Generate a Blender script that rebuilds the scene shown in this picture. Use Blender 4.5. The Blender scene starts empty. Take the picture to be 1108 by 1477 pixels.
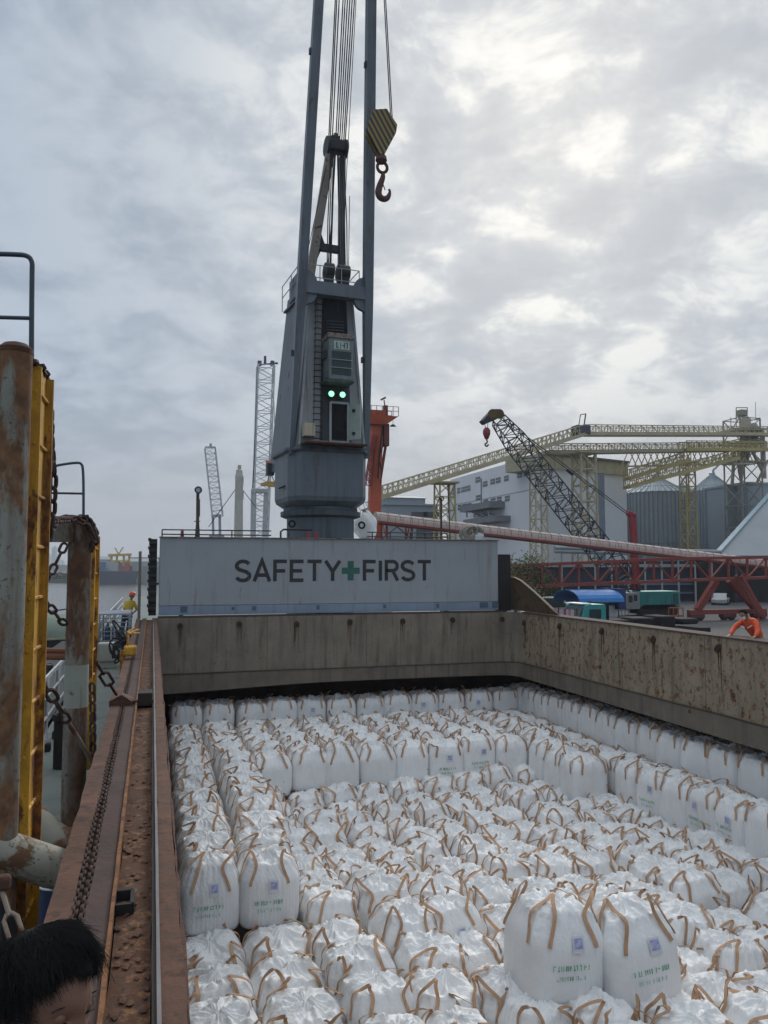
import bpy, bmesh, math, random
from mathutils import Vector, Matrix, noise
# Heights are measured from the photographer's eye (z = 0); the water lies 9.5 m below.
R = math.radians
rnd = random.Random(7)
sc = bpy.context.scene
col = sc.collection
WATER, DECK, COAM, QUAY = -9.5, -2.7, -1.68, -4.8
YAW, PITCH, FPX = 16.293, 3.939, 1140.0

def look(px, py):
    """Direction of a photograph pixel, to place far things at a chosen real distance."""
    c = Vector(((px - 554) / FPX, 1.0, -(py - 738.5) / FPX))
    c.rotate(Matrix.Rotation(R(PITCH), 3, 'X'))
    c.rotate(Matrix.Rotation(-R(YAW), 3, 'Z'))
    return c
def at(px, py, Y):
    v = look(px, py); return v * (Y / v.y)

# ------------------------------------------------------------------ materials
def _n(nt, t, x=0, y=0): n = nt.nodes.new(t); n.location = (x, y); return n
MATS = {}
def M(name, c, rough=.7, metal=0.0, var=.12, vs=1.5, rust=0.0, rc=(.11, .042, .02), rs=2.0, streak=0.0, sc_=(5, 5, .35), bump=.15, bs=30.0,
      dirt=0.0, dc=(.05, .045, .04), grunge=0.0, rc2=None, obj_rand=0.0, rz=1.0):
    """Painted or bare surface: colour that wanders, rust in blotches and runs, dirt, a bumped skin."""
    if name in MATS: return MATS[name]
    m = bpy.data.materials.new(name); MATS[name] = m; m.use_nodes = True
    nt = m.node_tree; L = nt.links.new; b = nt.nodes['Principled BSDF']
    b.inputs['Roughness'].default_value = rough; b.inputs['Metallic'].default_value = metal
    tc = _n(nt, 'ShaderNodeTexCoord')
    def noise_(scale, detail=6, vec=None, rough_=.6, dist=0.0):
        n = _n(nt, 'ShaderNodeTexNoise'); n.inputs['Scale'].default_value = scale; n.inputs['Detail'].default_value = detail
        n.inputs['Roughness'].default_value = rough_; n.inputs['Distortion'].default_value = dist
        L(vec or tc.outputs['Object'], n.inputs['Vector']); return n
    def ramp(src, a, bb):
        r = _n(nt, 'ShaderNodeMapRange'); r.inputs[1].default_value = a; r.inputs[2].default_value = bb; L(src, r.inputs[0]); r.clamp = True; return r.outputs[0]
    def mix(f, a, bcol, mode='MIX'):
        x = _n(nt, 'ShaderNodeMix'); x.data_type = 'RGBA'; x.blend_type = mode
        if hasattr(f, 'is_linked'): L(f, x.inputs[0])
        else: x.inputs[0].default_value = f
        for s, k in ((a, 6), (bcol, 7)):
            if hasattr(s, 'is_linked'): L(s, x.inputs[k])
            else: x.inputs[k].default_value = (*s, 1)
        return x.outputs[2]
    n1 = noise_(vs)
    out = mix(ramp(n1.outputs['Fac'], .3, .7), tuple(v * (1 - var) for v in c), tuple(min(1, v * (1 + var)) for v in c))
    if obj_rand:
        oi = _n(nt, 'ShaderNodeObjectInfo'); r = _n(nt, 'ShaderNodeMapRange'); r.inputs[3].default_value = 1 - obj_rand; r.inputs[4].default_value = 1.0
        L(oi.outputs['Random'], r.inputs[0]); mm = _n(nt, 'ShaderNodeVectorMath'); mm.operation = 'SCALE'; L(out, mm.inputs[0]); L(r.outputs[0], mm.inputs['Scale']); out = mm.outputs[0]
    if streak or dirt or rust:
        mp = _n(nt, 'ShaderNodeMapping'); mp.inputs['Scale'].default_value = sc_; L(tc.outputs['Object'], mp.inputs['Vector'])
    if dirt:
        n2 = noise_(1.0, 8, mp.outputs[0]); out = mix(ramp(n2.outputs['Fac'], .62 - .25 * dirt, .85 - .2 * dirt), out, dc)
    if grunge:
        n4 = noise_(vs * 14, 8); out = mix(ramp(n4.outputs['Fac'], .64 - .12 * grunge, .72 - .1 * grunge), out, dc)
    if streak:
        n3 = noise_(1.6, 9, mp.outputs[0], .65); out = mix(ramp(n3.outputs['Fac'], .66 - .22 * streak, .86 - .2 * streak), out, rc)
    if rust:
        mpr = _n(nt, 'ShaderNodeMapping'); mpr.inputs['Scale'].default_value = (1, 1, rz); L(tc.outputs['Object'], mpr.inputs['Vector']); n5 = noise_(rs, 10, mpr.outputs[0], .68, .3)
        rcol = rc
        if rc2:
            n6 = noise_(rs * 3, 6); rcol = mix(ramp(n6.outputs['Fac'], .4, .6), rc, rc2)
        f = ramp(n5.outputs['Fac'], .68 - .36 * rust, .74 - .34 * rust); out = mix(f, out, rcol)
        rr = _n(nt, 'ShaderNodeMapRange'); rr.inputs[3].default_value = rough; rr.inputs[4].default_value = .9; L(f, rr.inputs[0]); L(rr.outputs[0], b.inputs['Roughness'])
    L(out, b.inputs['Base Color'])
    if bump:
        nb = noise_(bs, 8); bp = _n(nt, 'ShaderNodeBump'); bp.inputs['Strength'].default_value = bump; bp.inputs['Distance'].default_value = .02
        L(nb.outputs['Fac'], bp.inputs['Height']); L(bp.outputs[0], b.inputs['Normal'])
    return m
def glow(name, c, s):
    m = bpy.data.materials.new(name); m.use_nodes = True; b = m.node_tree.nodes['Principled BSDF']
    b.inputs['Base Color'].default_value = (*c, 1); b.inputs['Emission Color'].default_value = (*c, 1); b.inputs['Emission Strength'].default_value = s
    MATS[name] = m; return m

# ------------------------------------------------------------------ mesh builder
ORG = {}
class MB:
    def __init__(s): s.v = []; s.f = []
    def add(s, vs, fs):
        k = len(s.v); s.v += [Vector(v) for v in vs]; s.f += [tuple(i + k for i in f) for f in fs]; return s
    def box(s, c, d, rot=None, taper=1.0):
        c = Vector(c); x, y, z = d[0] / 2, d[1] / 2, d[2] / 2; t = taper
        vs = [Vector(p) for p in ((-x, -y, -z), (x, -y, -z), (x, y, -z), (-x, y, -z), (-x * t, -y * t, z), (x * t, -y * t, z), (x * t, y * t, z), (-x * t, y * t, z))]
        if rot is not None: vs = [rot @ v for v in vs]
        return s.add([v + c for v in vs], [(3, 2, 1, 0), (4, 5, 6, 7), (0, 1, 5, 4), (1, 2, 6, 5), (2, 3, 7, 6), (3, 0, 4, 7)])
    def bbox(s, c, d, bev=.01, rot=None):
        """A box with its edges taken off."""
        bm = bmesh.new(); bmesh.ops.create_cube(bm, size=1.0); bmesh.ops.scale(bm, vec=d, verts=bm.verts)
        bmesh.ops.bevel(bm, geom=bm.edges[:], offset=min(bev, min(d) * .4), segments=2, affect='EDGES', profile=.5)
        bm.verts.index_update(); c = Vector(c); vs = [(rot @ v.co if rot else v.co) + c for v in bm.verts]; fs = [tuple(v.index for v in f.verts) for f in bm.faces]; bm.free()
        return s.add(vs, fs)
    def hexa(s, lo, hi):
        """Solid between two four-cornered loops."""
        return s.add(list(lo) + list(hi), [(3, 2, 1, 0), (4, 5, 6, 7), (0, 1, 5, 4), (1, 2, 6, 5), (2, 3, 7, 6), (3, 0, 4, 7)])
    def loft(s, loops, cap=True):
        n = len(loops[0]); vs = [v for l in loops for v in l]; fs = []
        for k in range(len(loops) - 1):
            for i in range(n):
                j = (i + 1) % n; fs.append((k * n + i, k * n + j, k * n + n + j, k * n + n + i))
        if cap: fs += [tuple(range(n - 1, -1, -1)), tuple((len(loops) - 1) * n + i for i in range(n))]
        return s.add(vs, fs)
    def prism(s, poly, d):
        d = Vector(d); return s.loft([[Vector(p) for p in poly], [Vector(p) + d for p in poly]])
    def beam(s, p, q, w, h=None, up=(0, 0, 1)):
        p, q = Vector(p), Vector(q); h = h or w; t = (q - p)
        if t.length < 1e-6: return s
        t.normalize(); up = Vector(up)
        if abs(t.dot(up)) > .98: up = Vector((0, 1, 0))
        a = t.cross(up).normalized() * w / 2; b = a.cross(t).normalized() * h / 2
        return s.loft([[p - a - b, p + a - b, p + a + b, p - a + b], [q - a - b, q + a - b, q + a + b, q - a + b]])
    def tube(s, pts, r, n=8, closed=False, r2=None):
        pts = [Vector(p) for p in pts]; N = len(pts); loops = []; ref = None
        for i, p in enumerate(pts):
            t = (pts[(i + 1) % N] - pts[i - 1]) if closed else (pts[min(i + 1, N - 1)] - pts[max(i - 1, 0)])
            t.normalize()
            if ref is None: ref = Vector((0, 0, 1)) if abs(t.z) < .9 else Vector((1, 0, 0))
            a = (ref - t * ref.dot(t)).normalized(); b = t.cross(a); ref = a
            rr = r if r2 is None else r + (r2 - r) * i / max(1, N - 1)
            loops.append([p + (a * math.cos(2 * math.pi * k / n) + b * math.sin(2 * math.pi * k / n)) * rr for k in range(n)])
        if closed: loops.append(loops[0]); return s.loft(loops, False)
        return s.loft(loops)
    def cyl(s, p, q, r, r2=None, n=24): return s.tube([p, q], r, n, False, r2)
    def lathe(s, c, prof, n=32, cap=True):
        c = Vector(c); return s.loft([[c + Vector((r * math.cos(2 * math.pi * k / n), r * math.sin(2 * math.pi * k / n), z)) for k in range(n)] for r, z in prof], cap)
    def ball(s, c, r, n=12, sz=1.0):
        return s.lathe(c, [(max(1e-3, r * math.sin(math.pi * i / n)), -r * sz * math.cos(math.pi * i / n)) for i in range(n + 1)], n + 4)
    def build(s, name, mat, parent=None, smooth=False, org=None):
        me = bpy.data.meshes.new(name)
        if parent is None:
            o_ = Vector(org) if org is not None else Vector((0, 0, 0)); base = o_
        else:
            o_ = ORG[parent.name] if org is None else Vector(org); base = o_
        me.from_pydata([v - base for v in s.v], [], s.f); me.update()
        bm = bmesh.new(); bm.from_mesh(me); bmesh.ops.recalc_face_normals(bm, faces=bm.faces[:]); bm.to_mesh(me); bm.free()
        if smooth:
            for p in me.polygons: p.use_smooth = True
            try: me.set_sharp_from_angle(angle=R(smooth if smooth is not True else 40))
            except Exception: pass
        me.materials.append(mat)
        o = bpy.data.objects.new(name, me); col.objects.link(o); ORG[o.name] = base
        if parent is not None: o.parent = parent; o.location = base - ORG[parent.name]
        else: o.location = base
        return o
def thing(name, label, cat, loc=(0, 0, 0), group=None):
    o = bpy.data.objects.new(name, None); o.empty_display_size = .3; col.objects.link(o); o.location = loc; ORG[o.name] = Vector(loc)
    return tag(o, label, cat, group)
def tag(o, label, cat, group=None):
    o['label'] = label; o['category'] = cat
    if group: o['group'] = group
    return o
def setting(o, kind='structure'): o['kind'] = kind; return o
def lattice(mb, p, q, w0, w1, h0, h1, n, r, br=None, side=(1, 0, 0), chord_n=6):
    """Four-chord lattice between p and q with zig-zag bracing; returns nothing, fills mb."""
    p, q = Vector(p), Vector(q); t = (q - p).normalized(); a = Vector(side); a = (a - t * a.dot(t)).normalized(); b = t.cross(a); br = br or r * .55
    def corner(u, i):
        w = (w0 + (w1 - w0) * u) / 2; h = (h0 + (h1 - h0) * u) / 2
        return p + (q - p) * u + a * (w if i in (0, 3) else -w) + b * (h if i in (0, 1) else -h)
    for i in range(4): mb.tube([corner(0, i), corner(1, i)], r, chord_n)
    for k in range(n):
        u, v = k / n, (k + 1) / n
        for i in range(4):
            j = (i + 1) % 4
            mb.beam(corner(u, i), corner(v, j) if k % 2 else corner(v, j), br * 1.6) if k % 2 else mb.beam(corner(u, j), corner(v, i), br * 1.6)
            if k % 2 == 0 or n < 14: mb.beam(corner(u, i), corner(u, j), br * 1.6)
    for i in range(4): mb.beam(corner(1, i), corner(1, (i + 1) % 4), br * 1.6)
def catmull(P, n=6):
    P = [Vector(p) for p in P]; out = []
    for i in range(len(P) - 1):
        a, b, c, d = P[max(i - 1, 0)], P[i], P[i + 1], P[min(i + 2, len(P) - 1)]
        for k in range(n):
            t = k / n; out.append(.5 * ((2 * b) + (c - a) * t + (2 * a - 5 * b + 4 * c - d) * t * t + (3 * b - a - 3 * c + d) * t ** 3))
    out.append(P[-1]); return out
def chain_mesh(mb, path, link=.1, wire=.014, wide=.55, seed=0):
    """Stadium links set alternately flat and on edge along a path."""
    path = [Vector(p) for p in path]; seg = [(path[i + 1] - path[i]).length for i in range(len(path) - 1)]; tot = sum(seg)
    pitch = link - 2.2 * wire; n = max(2, int(tot / pitch)); q = random.Random(seed)
    def pt(d):
        for i, l in enumerate(seg):
            if d <= l or i == len(seg) - 1: return path[i] + (path[i + 1] - path[i]) * (d / max(l, 1e-6)), (path[i + 1] - path[i]).normalized()
            d -= l
    for k in range(n):
        c, t = pt((k + .5) * tot / n); up = Vector((0, 0, 1)) if abs(t.z) < .85 else Vector((1, .3, 0)).normalized()
        a = t.cross(up).normalized(); b = a.cross(t)
        ang = (k % 2) * math.pi / 2 + .6 + q.uniform(-.25, .25); a, b = a * math.cos(ang) + b * math.sin(ang), b * math.cos(ang) - a * math.sin(ang)
        hw = link * wide / 2 - wire; hl = link / 2 - wire - hw; pts = []
        for i in range(6): th = -math.pi / 2 + math.pi * i / 5; pts.append(c + t * (hl + hw * math.cos(th)) + a * hw * math.sin(th))
        for i in range(6): th = math.pi / 2 + math.pi * i / 5; pts.append(c + t * (-hl + hw * math.cos(th)) + a * hw * math.sin(th))
        mb.tube(pts, wire, 5, True)
    return mb
def sag(p, q, d, n=10):
    p, q = Vector(p), Vector(q); return [p + (q - p) * (i / n) - Vector((0, 0, d * 4 * (i / n) * (1 - i / n))) for i in range(n + 1)]
ORD = ['first', 'second', 'third', 'fourth', 'fifth', 'sixth', 'seventh', 'eighth', 'ninth', 'tenth', 'eleventh', 'twelfth', 'thirteenth', 'fourteenth', 'fifteenth', 'sixteenth', 'seventeenth', 'eighteenth', 'nineteenth', 'twentieth']
# ------------------------------------------------------------------ camera, light, sky
cam = bpy.data.cameras.new('camera'); co = bpy.data.objects.new('camera', cam); col.objects.link(co)
co.rotation_euler = (R(90 + PITCH), 0, -R(YAW)); cam.sensor_fit = 'VERTICAL'; cam.sensor_height = 24; cam.lens = FPX / 1477 * 24
cam.clip_start = .05; cam.clip_end = 20000; sc.camera = co
SUN = look(815, 140).normalized()
sun = bpy.data.lights.new('sun', 'SUN'); sun.energy = 1.4; sun.angle = R(20); sun.color = (1, .95, .88)
so = bpy.data.objects.new('sun', sun); col.objects.link(so); so.rotation_euler = SUN.to_track_quat('Z', 'Y').to_euler()
w = bpy.data.worlds.new('World'); sc.world = w; w.use_nodes = True
nt = w.node_tree; L = nt.links.new; bg = nt.nodes['Background']; bg.inputs['Strength'].default_value = .1
sky = _n(nt, 'ShaderNodeTexSky'); sky.sky_type = 'NISHITA'; sky.sun_disc = False
sky.sun_elevation = math.asin(SUN.z); sky.sun_rotation = math.atan2(SUN.x, SUN.y); sky.air_density = 1.2; sky.dust_density = 2.5
tc = _n(nt, 'ShaderNodeTexCoord'); sep = _n(nt, 'ShaderNodeSeparateXYZ'); L(tc.outputs['Generated'], sep.inputs[0])
def math_(op, a, b=None):
    n = _n(nt, 'ShaderNodeMath'); n.operation = op
    for i, s in enumerate((a, b)):
        if s is None: continue
        if hasattr(s, 'is_linked'): L(s, n.inputs[i])
        else: n.inputs[i].default_value = s
    return n.outputs[0]
def rng(v, a, b, c=0.0, d=1.0, smooth=True):
    n = _n(nt, 'ShaderNodeMapRange'); n.interpolation_type = 'SMOOTHSTEP' if smooth else 'LINEAR'
    for i, s in ((1, a), (2, b), (3, c), (4, d)): n.inputs[i].default_value = s
    L(v, n.inputs[0]); return n.outputs[0]
zz = math_('ADD', math_('MAXIMUM', sep.outputs[2], 0.0), .34)
cu = _n(nt, 'ShaderNodeCombineXYZ'); L(math_('DIVIDE', sep.outputs[0], zz), cu.inputs[0]); L(math_('DIVIDE', sep.outputs[1], zz), cu.inputs[1])
def cloud(scale, detail, rough, off, dist=.0):
    mp = _n(nt, 'ShaderNodeMapping'); mp.inputs['Location'].default_value = off; mp.inputs['Rotation'].default_value = (0, 0, R(25)); mp.inputs['Scale'].default_value = (1, 1.1, 1); L(cu.outputs[0], mp.inputs['Vector'])
    n = _n(nt, 'ShaderNodeTexNoise'); n.inputs['Scale'].default_value = scale; n.inputs['Detail'].default_value = detail; n.inputs['Roughness'].default_value = rough; n.inputs['Distortion'].default_value = dist
    L(mp.outputs[0], n.inputs['Vector']); return n.outputs['Fac']
dt = _n(nt, 'ShaderNodeVectorMath'); dt.operation = 'DOT_PRODUCT'; L(tc.outputs['Generated'], dt.inputs[0]); dt.inputs[1].default_value = SUN
glow_f = rng(dt.outputs['Value'], .78, 1.0)                       # the thin place in front of the hidden sun
big = cloud(1.5, 4, .5, (3.1, 1.7, 0), .3); fine = cloud(6.4, 10, .60, (7.7, 2.2, 0), .25)
dens = math_('ADD', math_('MULTIPLY', big, .36), math_('MULTIPLY', fine, .80))
shade = rng(dens, .43, .70)                                       # 0 dark grey belly, 1 pale top
def mixc(f, a, b):
    x = _n(nt, 'ShaderNodeMix'); x.data_type = 'RGBA'; x.clamp_result = False
    if hasattr(f, 'is_linked'): L(f, x.inputs[0])
    else: x.inputs[0].default_value = f
    for s, k in ((a, 6), (b, 7)):
        if hasattr(s, 'is_linked'): L(s, x.inputs[k])
        else: x.inputs[k].default_value = (*s, 1)
    return x.outputs[2]
grey = mixc(shade, (2.75, 3.4, 4.35), (4.35, 5.0, 5.9))
lit = mixc(shade, (3.75, 4.3, 4.95), (5.9, 6.3, 6.65))
cl = mixc(glow_f, grey, lit)
brk = math_('MULTIPLY', rng(dens, .56, .70), rng(dt.outputs['Value'], .90, .985))
cl = mixc(math_('MULTIPLY', brk, .75), cl, (8.8, 8.9, 8.6))
low = rng(sep.outputs[2], .02, .24, 1.0, 0.0)                     # haze band above the horizon
cl = mixc(math_('MULTIPLY', low, .72), cl, mixc(glow_f, (3.3, 3.6, 4.15), (4.2, 4.4, 4.7)))
up_ = rng(sep.outputs[2], .60, .92)                               # an overcast dome is brightest overhead
cl = mixc(math_('MULTIPLY', up_, .85), cl, (11.0, 11.6, 12.2))
final = mixc(.06, cl, sky.outputs[0]); L(final, bg.inputs['Color'])
sc.view_settings.view_transform = 'Standard'; sc.view_settings.look = 'None'; sc.view_settings.exposure = 0.12; sc.view_settings.gamma = 1; sc.view_settings.use_curve_mapping = False
sc.cycles.max_bounces = 8; sc.cycles.volume_bounces = 1; sc.cycles.use_denoising = True

# ------------------------------------------------------------------ common materials
steel_dk = M('dark_steel', (.035, .036, .04), .6, .3, rust=.25, rs=3)
rust_m = M('bare_rust', (.085, .04, .026), .9, 0, var=.4, vs=6, rust=.45, rc=(.05, .022, .016), rc2=(.17, .07, .03), rs=5, bump=.6, bs=25)
chain_m = M('chain_rust', (.062, .036, .028), .85, .2, var=.5, vs=12, bump=.4)
yellow_m = M('yellow_paint', (.56, .29, .02), .6, 0, var=.3, vs=4, rust=.5, rc=(.11, .045, .018), rc2=(.26, .10, .02), rz=.4, rs=6, streak=.6, grunge=.3, bump=.2)
crane_m = M('crane_paint', (.112, .14, .168), .5, 0, var=.15, vs=.7, rust=.16, rs=2.2, rz=.4, streak=.5, rc=(.10, .06, .04), dirt=.35, dc=(.05, .055, .06), sc_=(2.5, 2.5, .18), bump=.08)
crane_dk = M('crane_grime', (.06, .075, .09), .6, 0, var=.25, dirt=.5, dc=(.02, .02, .022), streak=.15)
rope_m = M('greased_wire', (.018, .019, .022), .6, .3, bump=0)
glass_m = M('dark_glass', (.012, .035, .04), .25, 0, var=.3, bump=0)
white_paint = M('white_paint', (.56, .58, .60), .5, 0, rust=.14, rs=4, streak=.15, bump=.1)
black_m = M('black_rubber', (.014, .014, .015), .8, bump=.2)
hold_dk = M('hold_paint', (.05, .035, .03), .85, var=.4)

# ------------------------------------------------------------------ water, quay, hull, deck
wm = bpy.data.materials.new('harbour_water'); wm.use_nodes = True; MATS['harbour_water'] = wm
n_ = wm.node_tree; b_ = n_.nodes['Principled BSDF']; b_.inputs['Base Color'].default_value = (.075, .08, .075, 1); b_.inputs['Roughness'].default_value = .16
t_ = _n(n_, 'ShaderNodeTexCoord'); mp_ = _n(n_, 'ShaderNodeMapping'); mp_.inputs['Scale'].default_value = (.5, .9, 1); n_.links.new(t_.outputs['Object'], mp_.inputs[0])
no_ = _n(n_, 'ShaderNodeTexNoise'); no_.inputs['Scale'].default_value = 1.3; no_.inputs['Detail'].default_value = 7; n_.links.new(mp_.outputs[0], no_.inputs['Vector'])
bu_ = _n(n_, 'ShaderNodeBump'); bu_.inputs['Strength'].default_value = .7; bu_.inputs['Distance'].default_value = .35; n_.links.new(no_.outputs['Fac'], bu_.inputs['Height']); n_.links.new(bu_.outputs[0], b_.inputs['Normal'])
wt = MB(); wt.add([(-4000, -400, WATER), (4000, -400, WATER), (4000, 7000, WATER), (-4000, 7000, WATER)], [(0, 1, 2, 3)]); setting(wt.build('water', wm))
quay_m = M('quay_concrete', (.052, .054, .058), .85, var=.25, vs=.25, dirt=.5, dc=(.06, .06, .06), sc_=(.3, .3, .3), bump=.3, bs=6)
QX = 18.2
q = MB(); q.box((QX + 900, 600, (QUAY + WATER - 3) / 2), (1800, 1400, QUAY - WATER + 3)); setting(q.build('quay_ground', quay_m))
deck_m = M('deck_paint', (.17, .20, .185), .7, var=.25, vs=1.2, rust=.22, rs=2.5, rc=(.09, .06, .045), dirt=.45, dc=(.07, .075, .07), sc_=(1.2, 1.2, 1.2), bump=.3, bs=18)
HL, HR = -1.62, 16.9
d = MB()
for x0, x1, y0, y1 in ((HL, -.30, -8, 75), (13.1, HR, -8, 75), (-.30, 13.1, 27.2, 75)): d.box(((x0 + x1) / 2, (y0 + y1) / 2, DECK - .1), (x1 - x0, y1 - y0, .2))
setting(d.build('ship_deck', deck_m))
hull_m = M('hull_paint', (.035, .04, .05), .6, rust=.3, rs=.7, streak=.3)
h = MB()
h.box((HL + .08, 33, (DECK - .2 + WATER - 2) / 2), (.16, 82, DECK - .2 - WATER + 2)); h.box((HR - .08, 33, (DECK - .2 + WATER - 2) / 2), (.16, 82, DECK - .2 - WATER + 2))
h.box(((HL + HR) / 2, 75, (DECK - .2 + WATER - 2) / 2), (HR - HL - .3, .16, DECK - .2 - WATER + 2))
setting(h.build('ship_hull', hull_m))
hw = MB()
hw.box((7.6, 13, -7.75), (18.1, 44, .1)); hw.box((7.6, 29.6, -5.4), (18.1, .12, 4.6)); hw.box((16.55, 13, -5.4), (.1, 33, 4.6)); hw.box((-1.35, 13, -5.4), (.1, 33, 4.6))
setting(hw.build('hold_lining', hold_dk))

# ------------------------------------------------------------------ hatch coaming
coam_m = M('coaming_paint', (.185, .16, .125), .75, var=.22, vs=.9, rust=.15, rc=(.10, .05, .026), rc2=(.06, .033, .022), rs=7, streak=.5, sc_=(3.2, 3.2, .36), dirt=.5, dc=(.085, .072, .055), grunge=.35, bump=.3, bs=12)
coam_side = M('coaming_side_paint', (.25, .205, .145), .75, var=.24, vs=.9, rust=.42, rc=(.06, .03, .018), rc2=(.23, .115, .045), rs=5, rz=.75, streak=.5, sc_=(3.2, 3.2, .38), dirt=.4, dc=(.095, .075, .052), grunge=.45, bump=.35, bs=12)
coam_low = M('coaming_lower_strake', (.145, .122, .094), .75, var=.2, vs=1.4, rust=.12, rc=(.075, .04, .024), rs=6, streak=.35, sc_=(4, 4, .3), dirt=.45, dc=(.075, .075, .07), grunge=.3, bump=.3, bs=12)
XL, XR, YF = .14, 12.9, 26.8
ct = thing('hatch_coaming', 'weathered grey steel hatch coaming with ring lugs walling in the hold', 'hatch coaming', (6.5, 26.8, DECK))
# end wall: bottom edge sags towards the ledge side
xs = [XL, 1.5, 3.0, 4.5, 6.0, 8.0, 10.0, 12.2]; zb = [-4.12, -4.08, -4.02, -3.96, -3.93, -3.93, -3.93, -3.95]
def wall_strip(pts_top, pts_bot, thick):
    mb = MB(); n = len(pts_top)
    vs = [Vector(p) for p in pts_top] + [Vector(p) for p in pts_bot] + [Vector(p) + Vector(thick) for p in pts_top] + [Vector(p) + Vector(thick) for p in pts_bot]
    fs = []
    for i in range(n - 1):
        fs += [(i, i + 1, n + i + 1, n + i), (2 * n + i + 1, 2 * n + i, 3 * n + i, 3 * n + i + 1), (2 * n + i, 2 * n + i + 1, i + 1, i), (n + i, n + i + 1, 3 * n + i + 1, 3 * n + i)]
    fs += [(0, n, 3 * n, 2 * n), (n - 1, 3 * n - 1, 4 * n - 1, 2 * n - 1)]
    mb.add(vs, fs); return mb
path = [(x, YF) for x in xs] + [(12.45, YF - .03), (12.68, YF - .12), (12.82, YF - .28), (XR, YF - .55)]
zbs = zb + [-3.96, -3.97, -3.98, -4.0]
wall_strip([(x, y, COAM) for x, y in path], [(x, y, -3.5 if i > 0 else -3.55) for i, (x, y) in enumerate(path)], (.02, .38, 0)).build('end_wall', coam_m, ct)
wall_strip([(x, y - .022, -3.47) for x, y in path], [(x, y - .022, z) for (x, y), z in zip(path, zbs)], (.02, .4, 0)).build('end_strake', coam_low, ct)
wall_strip([(XR, 26.25, COAM), (XR, 10, COAM), (XR, -6, COAM)], [(XR, 26.25, -3.5), (XR, 10, -3.5), (XR, -6, -3.5)], (.38, 0, 0)).build('side_wall', coam_side, ct)
wall_strip([(XR - .025, 26.25, -3.46), (XR - .025, 10, -3.46), (XR - .025, -6, -3.46)], [(XR - .025, 26.25, -4.0), (XR - .025, 10, -4.02), (XR - .025, -6, -4.02)], (.4, 0, 0)).build('side_strake', coam_low, ct)
e = MB(); e.box((XR + .24, 10.1, COAM + .022), (.56, 32.2, .04)); e.box((XR + .5, 10.1, COAM - .12), (.03, 32.2, .24))
e.box((6.35, YF + .26, COAM + .022), (12.3, .5, .04)); e.build('top_flange', M('flange_rust', (.06, .045, .038), .85, var=.4, vs=5, rust=.4, rs=5), ct)
wl = MB(); ys_ = [26.2 - k * .8 for k in range(40)]
wl.tube([(XR - .03, y, -3.475 + rnd.uniform(-.012, .012)) for y in ys_], .022, 5); wl.tube([(x, y - .03, -3.48 + rnd.uniform(-.01, .01)) for x, y in path], .018, 5)
for x in (3.75, 7.2, 10.6): wl.box((x, YF - .001, -2.55), (.011, .006, 1.84))
for y in (23.6, 20.1, 16.4): wl.box((XR - .001, y, -2.55), (.006, .011, 1.84))
wl.build('weld_seam', M('weld_dark', (.06, .045, .035), .9), ct)
def lug(p, nx):
    mb = MB(); p = Vector(p); a = Vector((0, 1, 0)) if nx else Vector((1, 0, 0)); nrm = Vector((-1, 0, 0)) if nx else Vector((0, -1, 0))
    for rr, d0, d1 in ((.095, 0, .03), (.06, .03, .055)): mb.cyl(p + nrm * d0, p + nrm * d1, rr, n=18)
    mb.tube([p + nrm * (.07) + (a * math.cos(t) + Vector((0, 0, 1)) * math.sin(t)) * .06 - Vector((0, 0, .03)) for t in [2 * math.pi * k / 14 for k in range(14)]], .016, 6, True)
    rr_b = MB()
    for _ in range(5):
        u = rnd.uniform(-.08, .08); ln = rnd.uniform(.25, 1.1); w_ = rnd.uniform(.006, .016); c = p + a * u + nrm * .004
        rr_b.hexa([c - a * w_ * .2 - Vector((0, 0, ln)), c + a * w_ * .2 - Vector((0, 0, ln)), c + a * w_ * .2 - nrm * .006 - Vector((0, 0, ln)), c - a * w_ * .2 - nrm * .006 - Vector((0, 0, ln))], [c - a * w_, c + a * w_, c + a * w_ - nrm * .006, c - a * w_ - nrm * .006])
    rr_b.build('rust_run', M('rust_run', (.10, .058, .034), .9, var=.3, vs=5), ct)
    return mb.build('ring_lug', M('lug_rust', (.055, .03, .022), .9, var=.3, rust=.3, rs=9), ct, True)
for px, py in ((260, 903), (345, 900), (428, 900), (505, 897), (581, 896), (653, 894), (724, 893)): lug(at(px, py, YF - .005), 0)
for px, py in ((757, 898), (808, 903), (869, 910), (943, 922), (1037, 935), (1145, 952)):
    v = look(px, py); lug(v * ((XR - .005) / v.x), 1)
for px, py in ((866, 962), (996, 1026), (1058, 1003)):
    v = look(px, py); MB().lathe((0, 0, 0), [(.001, 0), (.06, .0), (.05, .03), (.001, .035)], 12).build('drain_stub', rust_m, ct, True, (0, 0, 0)).matrix_local = Matrix.Translation(v * ((XR - .004) / v.x) - ORG[ct.name]) @ Matrix.Rotation(-R(90), 4, 'Y')
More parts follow.
